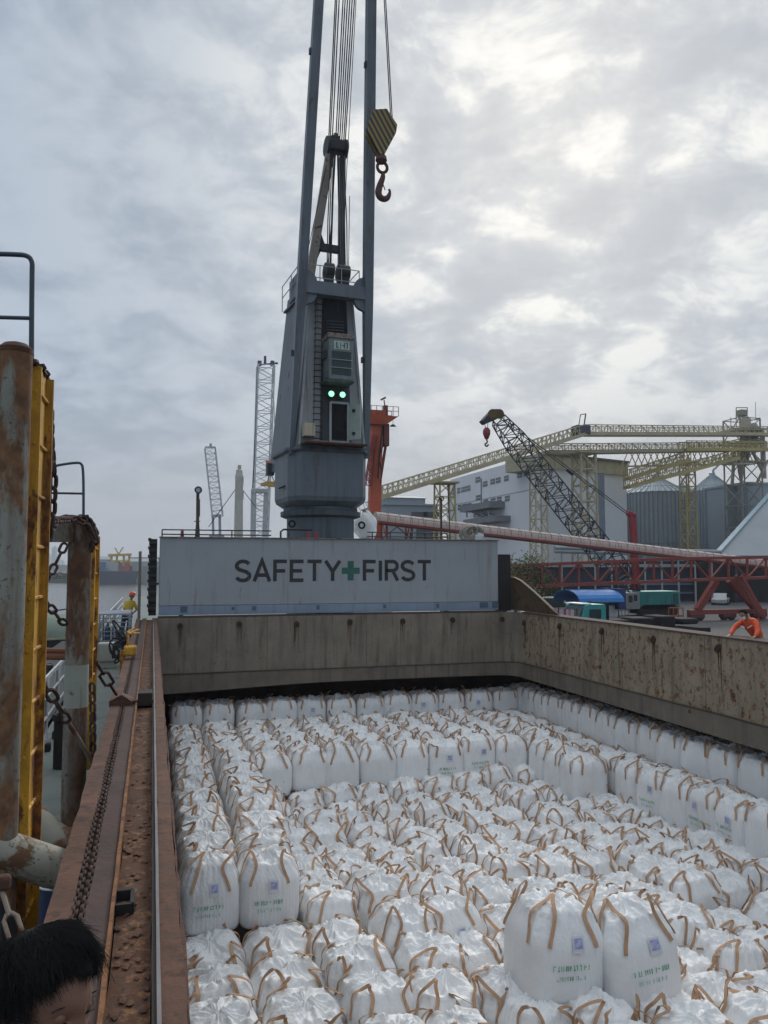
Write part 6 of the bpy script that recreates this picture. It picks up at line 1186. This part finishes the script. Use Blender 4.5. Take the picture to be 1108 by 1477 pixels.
mb.loft([[Vector((x, Yq + 1.5 - 2.2 * c, za_ + (zb2 - za_) * s)) for c, s in ar] + [Vector((x, Yq + 1.5 - 2.15 * c, za_ - .05 + (zb2 - za_) * s)) for c, s in reversed(ar)] for x in (xa, xa + (xb_ - xa) * .33, xa + (xb_ - xa) * .66, xb_)], True); mb.build('cover', blue_t, tp)
MB().box(((xb_ + gz(905, Yq)) / 2, Yq + 1.6, (za_ + zb2) / 2 - .3), (gz(905, Yq) - xb_, 2.6, 1.7)).build('end_curtain', M('blue_dark', (.012, .03, .13), .6), tp); a = at(891, 860, Yq); MB().box((a.x, Yq + .28, a.z), (.5, .04, .45)).build('white_notice', white_paint, tp)
for x in (xa + .1, (xa + xb_) / 2, xb_ - .1):
    for y in (.05, 2.95): MB().tube([(x, Yq + y, QUAY), (x, Yq + y, za_)], .05, 6).build('post', steel_dk, tp)
mb = MB(); mb.bbox(((xa + xb_) / 2 + 1, Yq + 1.5, QUAY + 1.1), (2.6, 1.6, 1.0), .1); mb.build('stacked_goods', white_paint, tp)
def car(label, px, Y, col_, ln=4.3, van=False, grp=None, rot=0):
    g = G(px, Y); t = thing('parked_car', label, 'car', tuple(g), grp); x = g.x - ln / 2; h1, h2 = (.95, 1.95) if van else (.85, 1.42); m_ = M('car_' + '_'.join('%02d' % int(c * 99) for c in col_), col_, .3, var=.03, bump=0)
    MB().prism([(x, Y, QUAY + .3), (x - .05, Y, QUAY + .65), (x + .9, Y, QUAY + h1), (x + ln - .2, Y, QUAY + h1), (x + ln, Y, QUAY + .7), (x + ln, Y, QUAY + .3)], (0, 1.75, 0)).build('body', m_, t); k = .3 if van else 1.0
    MB().prism([(x + .85, Y + .1, QUAY + h1), (x + 1.5, Y + .15, QUAY + h2), (x + ln - k - .5, Y + .15, QUAY + h2), (x + ln - k * .5, Y + .1, QUAY + h1)], (0, 1.5, 0)).build('cabin', m_, t); MB().prism([(x + 1.15, Y + .08, QUAY + h1 + .05), (x + 1.6, Y + .1, QUAY + h2 - .1), (x + ln - k - .6, Y + .1, QUAY + h2 - .1), (x + ln - k * .6 - .2, Y + .08, QUAY + h1 + .05)], (0, .04, 0)).build('side_window', glass_m, t)
    for dx in (.85, ln - .85): wheel(t, x + dx, Y + .05, QUAY + .31, .31); wheel(t, x + dx, Y + 1.7, QUAY + .31, .31)
    t.rotation_euler.z = R(rot)
    for y in (.2, 1.5): MB().bbox((x - .02, Y + y, QUAY + .66), (.12, .3, .14), .03).build('headlight', M('lens_clear', (.5, .5, .48), .2), t)
car('white car parked nose on before the dark shed beyond the red gantry legs', 1049, 84, (.42, .43, .44), 3.9, rot=45); car('silver hatchback by the pale fence beyond the wing plate', 800, 74, (.36, .38, .40)); car('white van standing before the silver hatchback', 792, 66, (.58, .58, .56), 4.6, True)
cl = thing('laundry_line', 'pink and white cloths hung on a line beyond the wing plate', 'laundry', tuple(at(815, 884, 27.5))); mb = MB(); mb.tube([at(805, 878, 27.6), at(832, 879, 27.3)], .012, 5); mb.build('line', steel_dk, cl)
for k, (px, c_) in enumerate(((810.5, (.60, .55, .57)), (814.5, (.45, .12, .22)), (818, (.62, .60, .60)), (822, (.5, .28, .34)), (826, (.6, .6, .6)))):
    a = at(px - 1.9, 878.5, 27.55); b_ = at(px + 1.9, 878.5, 27.5); mb = MB(); n = 6; mb.loft([[a.lerp(b_, i / n) + Vector((0, .02 * math.sin(i * 1.9 + k), dz)) for i in range(n + 1)] + [a.lerp(b_, i / n) + Vector((0, .025 + .02 * math.sin(i * 1.9 + k), dz)) for i in range(n, -1, -1)] for dz in (0, -.26, -.56)]); mb.build('cloth', M('cloth_%s' % 'abcde'[k], c_, .9, bump=.1), cl)
mb = MB()
for x in (805.5, 832): p_ = at(x, 877, 27.5); mb.tube([p_, Vector((p_.x, p_.y, DECK))], .02, 5)
mb.build('pole', steel_dk, cl)
fe = thing('quay_fence', 'pale low fence along the quay beyond the wing plate', 'fence', tuple(G(810, 68))); mb = MB(); fa, fb = G(770, 69), G(905, 69)
for k in range(28): p_ = fa.lerp(fb, k / 27); mb.tube([p_, p_ + Vector((0, 0, 1.3))], .05, 5)
for z in (.5, .9, 1.3): mb.tube([fa + Vector((0, 0, z)), fb + Vector((0, 0, z))], .04, 5)
mb.build('rail', white_paint, fe)
br = thing('traffic_barrier', 'red barrier frame on the quay beside the teal crane', 'barrier', tuple(G(974, 61))); g = G(974, 61); mb = MB()
for k in range(4): mb.tube([g + Vector((-.8 + k * .5, 0, 0)), g + Vector((-.8 + k * .5, 0, 1.1))], .05, 6)
for z in (.4, 1.1): mb.tube([g + Vector((-.8, 0, z)), g + Vector((.7, 0, z))], .05, 6)
mb.build('frame', red_o, br)
# trees
def tree(label, px, Y, py_top, spread, seed, leaf_c):
    g = G(px, Y); top = at(px, py_top, Y).z; hgt = top - QUAY; q = random.Random(seed); t = thing('quay_tree', label, 'tree', tuple(g), 'young trees along the quay'); mb = MB(); tips = []
    mb.tube([g, g + Vector((.1, 0, hgt * .35)), g + Vector((0, .1, hgt * .62))], .16, 7, False, .07)
    for k in range(11):
        b0 = g + Vector((.05, .05, hgt * q.uniform(.25, .6))); a0 = q.uniform(0, 6.28); ln = spread * q.uniform(.5, 1); e_ = b0 + Vector((math.cos(a0) * ln, math.sin(a0) * ln, hgt * q.uniform(.1, .38))); mb.tube([b0, b0.lerp(e_, .5) + Vector((0, 0, .15)), e_], .06, 5, False, .02); tips += [e_, b0.lerp(e_, .6)]
    mb.build('trunk', M('bark', (.09, .07, .05), .9), t); lf = MB()
    for k in range(2600):
        c = q.choice(tips) + Vector((q.gauss(0, .42), q.gauss(0, .42), q.gauss(.1, .36))); a = Vector((q.gauss(0, 1), q.gauss(0, 1), q.gauss(0, .6))).normalized() * .10; b_ = a.cross(Vector((q.gauss(0, 1), q.gauss(0, 1), q.gauss(0, 1)))).normalized() * .05
        lf.add([c - a, c + b_, c + a, c - b_], [(0, 1, 2, 3)])
    lf.build('crown', leaf_c, t)
lc_ = M('leaf_olive', (.10, .105, .035), .7, var=.45, vs=1.6, bump=0)
tree('yellow green young tree just beyond the hatch cover corner', 742, 54, 792, 1.3, 1, lc_); tree('thin young tree beyond the brown wing plate', 762, 60, 806, 1.2, 2, lc_); tree('leafy young tree between the wing plate and the cars', 728, 62, 800, 1.2, 5, lc_)
tree('low bushy tree under the red girder', 785, 72, 824, 1.4, 6, M('leaf_green', (.05, .075, .025), .7, var=.4, vs=1.6, bump=0))
# ------------------------------------------------------------------ beyond the crane, ahead of the ship
wcr = M('crane_white', (.50, .52, .54), .6, rust=.08, rs=1, streak=.2, bump=0)
def harbour_crane(label, px, Y, pts, w0, w1, n, r, grp):
    p, q_ = at(*pts[0], Y), at(*pts[1], Y); t = thing('harbour_crane', label, 'crane', tuple(G(px, Y)), grp); mb = MB(); lattice(mb, p, q_, w0, w1, w0 * .8, w1 * .8, n, r, r * .5); mb.build('lattice_boom', wcr, t); return t
h1 = harbour_crane('tall white lattice harbour crane boom close to the deck crane', 380, 160, ((375, 775), (383.5, 528)), 3.0, 3.3, 22, .15, 'white harbour cranes'); Y_ = 160
mb = MB(); mb.beam(at(365, 780, Y_), at(366, 706, Y_), 1.0); mb.beam(at(381, 780, Y_), at(384, 706, Y_), .8); mb.bbox(at(374, 708, Y_), (3.2, 1.6, .9), .15); mb.box((gz(373, Y_), Y_, (at(373, 776, Y_).z + QUAY) / 2), (5, 4, at(373, 776, Y_).z - QUAY)); mb.build('mast_frame', wcr, h1)
mb = MB()
for px in (374.5, 393): mb.bbox(at(px, 524, Y_), (.8, .8, 1.0), .1)
mb.bbox(at(382.5, 519, Y_), (.5, .5, 1.6), .1); mb.bbox(at(399, 524, Y_), (.6, .4, .4), .1); mb.beam(at(374, 526, Y_), at(399, 524, Y_), .25); mb.build('boom_head', M('head_navy', (.05, .06, .13), .6), h1)
mb = MB(); mb.tube([at(374, 527, Y_), at(369.5, 600, Y_), at(364, 706, Y_)], .07, 4); mb.tube([at(394, 527, Y_), at(397, 640, Y_), at(389, 668, Y_)], .06, 4); mb.tube([at(371, 530, Y_), at(368, 640, Y_), at(365, 706, Y_)], .05, 4); mb.build('stay_rope', M('rope_grey', (.1, .1, .11), .7, bump=0), h1)
ld_ = thing('spreader_beam', 'orange and yellow lifting beam hanging beside the tall white crane', 'lifting beam', tuple(at(392, 697, 150))); MB().bbox(at(388.5, 668, 150), (1.3, .5, .9), .1).build('hook_head', M('orange_rig', (.45, .14, .03), .6), ld_); mb = MB(); mb.tube([at(390, 672, 150), at(390, 682, 150)], .12, 5); mb.tube([at(390, 682, 150), at(386, 694, 150)], .08, 4); mb.tube([at(390, 682, 150), at(396, 695, 150)], .08, 4); mb.build('sling', black_m, ld_)
MB().prism([at(376, 697, 150), at(386, 694, 150), at(400, 695, 150), at(404, 700, 150), at(402, 703, 150), at(386, 701, 150), at(377, 700, 150)], (0, .8, 0)).build('beam', M('rig_yellow', (.45, .28, .05), .6, rust=.2), ld_)
h2 = harbour_crane('smaller white lattice harbour crane leaning back in the distance', 305, 285, ((314, 745), (303, 646)), 3.6, 3.6, 12, .2, 'white harbour cranes'); Y_ = 285
mb = MB(); mb.beam(at(308, 775, Y_), at(307, 742, Y_), .8); mb.beam(at(317.5, 775, Y_), at(317, 742, Y_), .9); mb.bbox(at(312, 744, Y_), (3.4, 2, .9), .2); mb.box((gz(312, Y_), Y_, (at(312, 772, Y_).z + QUAY) / 2), (5, 4, at(312, 772, Y_).z - QUAY)); mb.beam(at(296, 645, Y_), at(310, 645, Y_), .5); mb.bbox(at(304, 642.5, Y_), (.8, .8, 1.4), .1); mb.build('mast_frame', M('crane_white_grey', (.28, .29, .31), .7, bump=0), h2)
fm = thing('foremast', 'cream white tapering ship mast with stays ahead of the deck crane', 'mast', (gz(344, 70), 70, DECK)); X_ = gz(343.5, 70); zt = at(345, 675, 70).z
MB().lathe((X_, 70, 0), [(.42, DECK), (.40, 2), (.36, at(345, 720, 70).z), (.34, at(345, 690, 70).z), (.38, at(345, 688, 70).z), (.3, at(345, 684, 70).z), (.28, zt - .2), (.01, zt)], 16).build('pole', M('mast_cream', (.48, .46, .42), .6, streak=.3, rust=.1), fm, 40); mb = MB()
for py in (698, 719): mb.tube([at(340, py, 70), at(352, py, 70)], .06, 6); mb.bbox(at(349, py - 6, 70), (.3, .3, .5), .05)
mb.bbox(at(345.5, 674, 70), (.3, .3, .4), .05); mb.build('crosstree', M('mast_cream', (0, 0, 0)), fm); mb = MB(); mb.tube([at(341, 704, 70), at(301, 760, 70)], .03, 4); mb.tube([at(348, 704, 70), at(372, 735, 70)], .03, 4); mb.build('stay', rope_m, fm)
tm = thing('lamp_mast', 'dark tripod signal mast with round lamp over the hatch cover', 'mast', (gz(285, 50), 50, DECK)); mb = MB(); tp_ = at(285.5, 712, 50)
mb.tube([Vector((gz(285, 50), 50, DECK)), tp_], .10, 8); 
for px, y in ((275, 49), (291.5, 49.5), (288, 51.5)): mb.tube([Vector((gz(px, 50), y, DECK + .8)), at(285.5, 735, 50)], .05, 6)
for py in (752, 764): mb.tube([at(280, py, 49.6), at(289, py, 49.6)], .03, 5)
mb.tube([at(288, 720, 50), at(288, 745, 50)], .03, 5); mb.build('tripod', M('mast_brown', (.06, .045, .04), .7), tm); l_ = MB(); c = at(286, 707, 50); l_.cyl(c + Vector((0, .12, 0)), c - Vector((0, .12, 0)), .19, n=18); l_.tube([c + Vector((.2 * math.cos(t), -.12, .2 * math.sin(t))) for t in [2 * math.pi * k / 18 for k in range(18)]], .035, 5, True); l_.build('lamp_drum', M('lamp_rim', (.05, .04, .04), .5), tm, 40); MB().cyl(c - Vector((0, .121, 0)), c - Vector((0, .14, 0)), .13, n=16).build('lens', M('lens_grey', (.42, .42, .46), .3), tm)
wb_ = MB(); c = at(527, 758, 34.5); vs = 22; q = random.Random(2); lp = []
for k in range(11): u = k / 10; r_ = .50 * math.sin(math.pi * (.12 + .80 * u)) ** .6; lp.append([c + Vector((r_ * math.cos(t) * (1.02 + .10 * math.sin(5 * t + u * 3) + .16 * noise.noise(Vector((2.2 * math.cos(t), 2.2 * math.sin(t), u * 4)))) + .22 * (.5 - u), r_ * .9 * math.sin(t), -.62 + 1.16 * u + .07 * math.sin(3 * t + 1) + .12 * math.cos(t) * u)) for t in [2 * math.pi * i / vs for i in range(vs)]])
wb_.loft(lp); tag(wb_.build('tarp_bundle', bagm, smooth=60), 'white wrapped bundle hanging beside the crane pedestal', 'bundle'); mb = MB()
for s in (-.2, .1, .3): mb.tube([c + Vector((s, 0, .5)), c + Vector((s * .4 - .35, 0, 1.5))], .015, 4)
mb.tube([c + Vector((-.3, 0, 1.5)), Vector((8.0, 33.2, 2.25))], .03, 4); tag(mb.build('bundle_sling', M('sling_pale', (.5, .48, .45), .8)), 'pale sling ropes holding the white bundle by the pedestal', 'sling')
dp = MB(); dp.box((9.0, 34.4, -.75), (2.4, 1.6, 3.9)); tag(dp.build('winch_house', white_paint), 'pale winch house behind the white hatch cover near the pedestal', 'deck house')
hr = thing('hose_reel', 'heaped coil of pale hose on the platform behind the hatch cover', 'hose coil', tuple(at(682, 775, 29.3))); c = at(682, 772, 29.3); mb = MB(); q = random.Random(6)
for k in range(13): r_ = q.uniform(.22, .42); a0 = q.uniform(-.5, .5); cc = c + Vector((q.uniform(-.16, .16), q.uniform(-.2, .2), q.uniform(-.12, .04))); mb.tube([cc + Vector((r_ * math.cos(t), q.uniform(-.02, .02) + math.sin(t) * a0 * .3, .9 * r_ * math.sin(t) + .1)) for t in [2 * math.pi * i / 20 for i in range(20)]], .045, 6, True)
mb.build('coil', M('hose_pale', (.34, .32, .28), .8, var=.3, vs=6), hr, 60); mb = MB(); mb.box((c.x, c.y + .25, c.z - .45), (1.2, .9, .1)); mb.bbox((c.x + .2, c.y, c.z - .15), (.45, .5, .5), .12); mb.build('stand', white_paint, hr)
lp_ = thing('flood_light', 'slim lamp post with round floodlight before the straw lattice tower', 'lamp post', (gz(637, 40), 40, DECK)); mb = MB(); mb.tube([Vector((gz(636.5, 40), 40, DECK)), at(636.5, 718, 40)], .06, 7); mb.tube([at(646, 700, 40), at(649.5, 780, 40)], .03, 5); mb.build('post', M('mast_brown', (0, 0, 0)), lp_); mb = MB(); c = at(637, 719, 40); mb.tube([c + Vector((.12 * math.cos(t), 0, .12 * math.sin(t))) for t in [2 * math.pi * k / 16 for k in range(16)]], .03, 5, True); mb.build('lamp_ring', black_m, lp_)
# ------------------------------------------------------------------ river side
def W(px, Y): v = look(px, 817); return Vector((v.x / v.y * Y, Y, WATER))
bg_ = thing('barge', 'moored river barge with pale green rounded deck and black hull', 'barge', tuple(W(120, 62)))
hull = MB(); Ln = []
for k in range(15):
    u = k / 14; x = -13.5 + 12.2 * u; wd = 3.0 * min(1, (u * 5) ** .5) if u < .2 else 3.0; zd = -4.9 + .7 * (2 * u - 1) ** 2 * (1 if u < .5 else .5); Ln.append([Vector((x, 60 - wd, zd)), Vector((x, 60 + wd, zd)), Vector((x, 60 + wd * .85, WATER - .5)), Vector((x, 60 - wd * .85, WATER - .5))])
hull.loft(Ln); hull.build('hull', M('barge_black', (.012, .012, .014), .6, rust=.12), bg_)
dk_ = MB(); Ln = []
for k in range(15):
    u = k / 14; x = -12.9 + 11.4 * u; zd = -4.85 + .7 * (2 * u - 1) ** 2 * (1 if u < .5 else .5); hh_ = 1.5 * min(1, math.sin(math.pi * min(1, .12 + u)) + .35); Ln.append([Vector((x, 60 + 2.7 * math.cos(t), zd + hh_ * math.sin(t))) for t in [math.pi * i / 10 for i in range(11)]])
dk_.loft(Ln); dk_.build('deck_cover', M('barge_green', (.17, .22, .17), .7, var=.2, vs=.4, streak=.3), bg_, 60)
ee = MB()
for k in range(14): u = k / 14; v_ = (k + 1) / 14; f_ = lambda u: Vector((-13.5 + 12.2 * u, 56.95, -4.82 + .7 * (2 * u - 1) ** 2 * (1 if u < .5 else .5))); ee.beam(f_(u), f_(v_), .14, .12)
ee.build('rubbing_strake', M('strake_tan', (.36, .31, .22), .7), bg_); mb = MB(); mb.tube([(-8, 60, -3.6), (-8, 60, -1.9)], .06, 6); mb.tube([(-9.5, 60, -3.5), (-5, 60, -2.9)], .05, 5); mb.bbox((-9.7, 59, -3.3), (.5, .5, .6), .06); mb.build('deck_gear', steel_dk, bg_)
tg = thing('work_boat', 'dark low work boat with clutter alongside the ship', 'boat', (-4.4, 34, WATER)); mb = MB(); Ln = []
for k in range(13): u = k / 12; y = 24 + 22 * u; wd = 1.9 * min(1, .25 + 3 * min(u, 1 - u)); zd = -5.0 + 1.0 * abs(2 * u - 1) ** 2; Ln.append([Vector((-4.1 - wd, y, zd)), Vector((-4.1 + wd, y, zd)), Vector((-4.1 + wd * .8, y, WATER - .4)), Vector((-4.1 - wd * .8, y, WATER - .4))])
mb.loft(Ln); mb.build('hull', M('boat_black', (.014, .013, .014), .6, rust=.15), tg); q = random.Random(9); mb = MB()
for k in range(16): MB().bbox((-4.2 + q.uniform(-1.2, 1.2), 27 + q.uniform(0, 16), -4.7 + q.uniform(0, .3)), (q.uniform(.3, 1), q.uniform(.3, 1), q.uniform(.3, .9)), .06, Matrix.Rotation(q.uniform(0, 3), 3, 'Z')).build('deck_gear', steel_dk, tg)
for k in range(3): MB().bbox((-3.6 + k * .3, 29.5 + k * 4, -4.5), (.6, .8, .35), .08).build('red_crate', M('crate_red', (.26, .04, .05), .6), tg)
for k in range(7): y = 25.5 + k * 2.9; MB().tube([Vector((-2.15, y + .42 * math.cos(t), -5.4 + .42 * math.sin(t))) for t in [2 * math.pi * i / 18 for i in range(18)]], .15, 8, True).build('tyre_fender', black_m, tg, 60)
# far shore, 480 m and more
shore = MB(); shore.box((-150, 620, WATER + .6), (900, 240, 3)); shore.box((-900, 900, WATER + .6), (1500, 300, 3)); setting(shore.build('far_bank_ground', M('bank', (.08, .085, .06), .9)))
tl = MB(); q = random.Random(12)
for k in range(2400): x = q.uniform(-190, -10) if k % 3 else q.uniform(-420, -120); y = q.uniform(500, 520) if x > -190 else q.uniform(500, 640); s_ = q.uniform(.8, 2.4); c = Vector((x, y, WATER + 2 + q.random() ** 1.5 * (6 if x < -60 else 3.4))); a0 = q.uniform(0, 3); tl.add([c + Vector((s_ * math.cos(a0 + t), .6 * s_ * math.sin(a0 + t), s_ * .8 * math.sin(t * 1.7 + a0))) for t in (0, 1.5, 3, 4.5)], [(0, 1, 2, 3), (0, 2, 1)])
setting(tl.build('far_bank_trees', M('far_leaf', (.035, .05, .028), .9, var=.4, vs=.1, bump=0)), 'stuff')
fw = M('far_white', (.40, .42, .44), .8, var=.06, vs=.02, bump=0); fg_ = M('far_grey', (.25, .28, .30), .8, bump=0)
for k, (px0, px1, yt, yb_, Y, d) in enumerate(((178, 226, 805, 829, 470, 40), (188, 232, 799, 812, 540, 40), (150, 182, 810, 829, 500, 30), (206, 240, 812, 830, 455, 20), (140, 156, 802, 829, 560, 30))):
    a, b_ = gz(px0, Y), gz(px1, Y); z1 = at((px0 + px1) / 2, yt + 5, Y).z; za = at((px0 + px1) / 2, yt, Y).z; t = thing('far_warehouse', ('pale long roofed warehouse on the far bank', 'highest grey roofed warehouse behind the far bank sheds', 'small pale shed by the yellow cranes on the far bank', 'white zigzag gabled shed at the far water edge', 'tall grey store beside the far ship')[k], 'warehouse', ((a + b_) / 2, Y, WATER + 2), 'warehouses on the far bank'); MB().box(((a + b_) / 2, Y + d / 2, (z1 + WATER) / 2), (b_ - a, d, z1 - WATER)).build('wall', fw if k % 2 == 0 else fg_, t); n = 3 if k == 3 else 1
    for g_ in range(n): xa, xb_ = a + (b_ - a) * g_ / n, a + (b_ - a) * (g_ + 1) / n; MB().prism([(xa, Y - .5, z1), (xb_, Y - .5, z1), ((xa + xb_) / 2, Y - .5, za)] if n > 1 else [(xa - 1, Y - .5, z1), (xa - 1, Y + d, z1), (xa - 1, Y + d / 2, za)], (0, d, 0) if n > 1 else (b_ - a + 2, 0, 0)).build('roof', fg_ if k % 2 == 0 else fw, t)
fs_ = thing('far_ship', 'distant cargo ship with yellow deck cranes at the far bank', 'ship', tuple(W(165, 450))); Y = 450; a, b_ = gz(136, Y), gz(200, Y); mb = MB(); zd = at(168, 824, Y).z; mb.hexa([Vector((a + 3, Y, WATER - 1)), Vector((b_ - 2, Y, WATER - 1)), Vector((b_ - 2, Y + 12, WATER - 1)), Vector((a + 3, Y + 12, WATER - 1))], [Vector((a, Y, zd)), Vector((b_, Y, zd)), Vector((b_, Y + 12, zd)), Vector((a, Y + 12, zd))]); mb.build('hull', M('far_hull', (.05, .07, .10), .7, bump=0), fs_); yc = M('far_yellow', (.50, .36, .07), .7, bump=0); mb = MB()
for px in (160, 168, 178, 186): mb.box((gz(px, Y), Y + 5, (zd + at(px, 800, Y).z) / 2), (1.2, 2, at(px, 800, Y).z - zd))
mb.beam(at(156, 801, Y + 4), at(190, 800, Y + 4), 1.4); mb.beam(at(160, 809, Y + 4), at(188, 809, Y + 4), .8); mb.beam(at(172, 801, Y + 4), at(166, 790, Y + 4), .6); mb.beam(at(170, 801, Y + 4), at(178, 789, Y + 4), .6); mb.build('yellow_crane', yc, fs_)
MB().box((gz(151, Y), Y + 6, zd + 3), (8, 8, 5)).build('deck_house', fw, fs_); MB().box((gz(173, Y), Y + 6, zd + 1.5), (14, 6, 3)).build('cargo', M('far_red', (.34, .12, .11), .8, bump=0), fs_)
q = random.Random(31)
for k in range(16):
    px = 139 + k * 3.7; hh_ = q.uniform(1.5, 6); MB().box((gz(px, 450), 450 + q.uniform(1, 9), zd + hh_ / 2), (q.uniform(2, 5), 3, hh_)).build('cargo', (fw, M('far_red', (0, 0, 0)), yc, fg_, M('far_blue', (.08, .16, .28), .8, bump=0))[q.choice((0, 0, 1, 2, 3, 4))], fs_)
q = random.Random(21); tw_m = M('skyline_grey', (.30, .33, .37), .8, var=.05, vs=.01, bump=0)
for k, (px, wd, yt) in enumerate(((69, 5, 800), (77.5, 7, 790), (84, 4, 806), (89, 6, 810), (61, 5, 812), (54, 7, 815))):
    Y = 2300 + 150 * k; a, b_ = gz(px - wd / 2, Y), gz(px + wd / 2, Y); z = at(px, yt, Y).z; t = thing('skyline_tower', ('slim hazy tower block left standing beside the tallest'.replace('left ', ''), 'tallest hazy tower block on the skyline', 'thin low tower block after the tallest', 'wide low block at the skyline end', 'low tower block before the slim one', 'lowest block on the skyline')[k], 'tower block', ((a + b_) / 2, Y, WATER), 'hazy towers on the skyline'); MB().box(((a + b_) / 2, Y + 20, (z + WATER) / 2), (b_ - a, 40, z - WATER)).build('wall', tw_m, t); MB().box(((a + b_) / 2, Y + 20, z + 2), ((b_ - a) * .5, 16, 5)).build('roof_plant', tw_m, t)
hl = MB(); prof = []
for k in range(60): x = -1500 + k * 30; prof.append((x, 14 + 9 * noise.noise(Vector((x * .004, 3, 1))) + 5 * noise.noise(Vector((x * .02, 1, 1)))))
hl.loft([[Vector((x, 1600, WATER)), Vector((x, 1600, WATER + max(3, h_))), Vector((x, 1700, WATER + max(3, h_))), Vector((x, 1700, WATER))] for x, h_ in prof]); setting(hl.build('far_hills', M('far_wood', (.06, .075, .05), .9, bump=0)))
# ------------------------------------------------------------------ air
hv = bpy.data.materials.new('haze'); hv.use_nodes = True; nt = hv.node_tree
for n in list(nt.nodes):
    if n.type == 'BSDF_PRINCIPLED': nt.nodes.remove(n)
pv = _n(nt, 'ShaderNodeVolumePrincipled'); pv.inputs['Color'].default_value = (.86, .90, .96, 1); pv.inputs['Density'].default_value = .0003; pv.inputs['Anisotropy'].default_value = .2; nt.links.new(pv.outputs[0], nt.nodes['Material Output'].inputs['Volume'])
hx = MB(); hx.box((0, 1500, 70), (5000, 4200, 170)); ho_ = hx.build('haze', hv); setting(ho_, 'stuff'); ho_['label'] = 'thin pale haze hanging over the river and port'
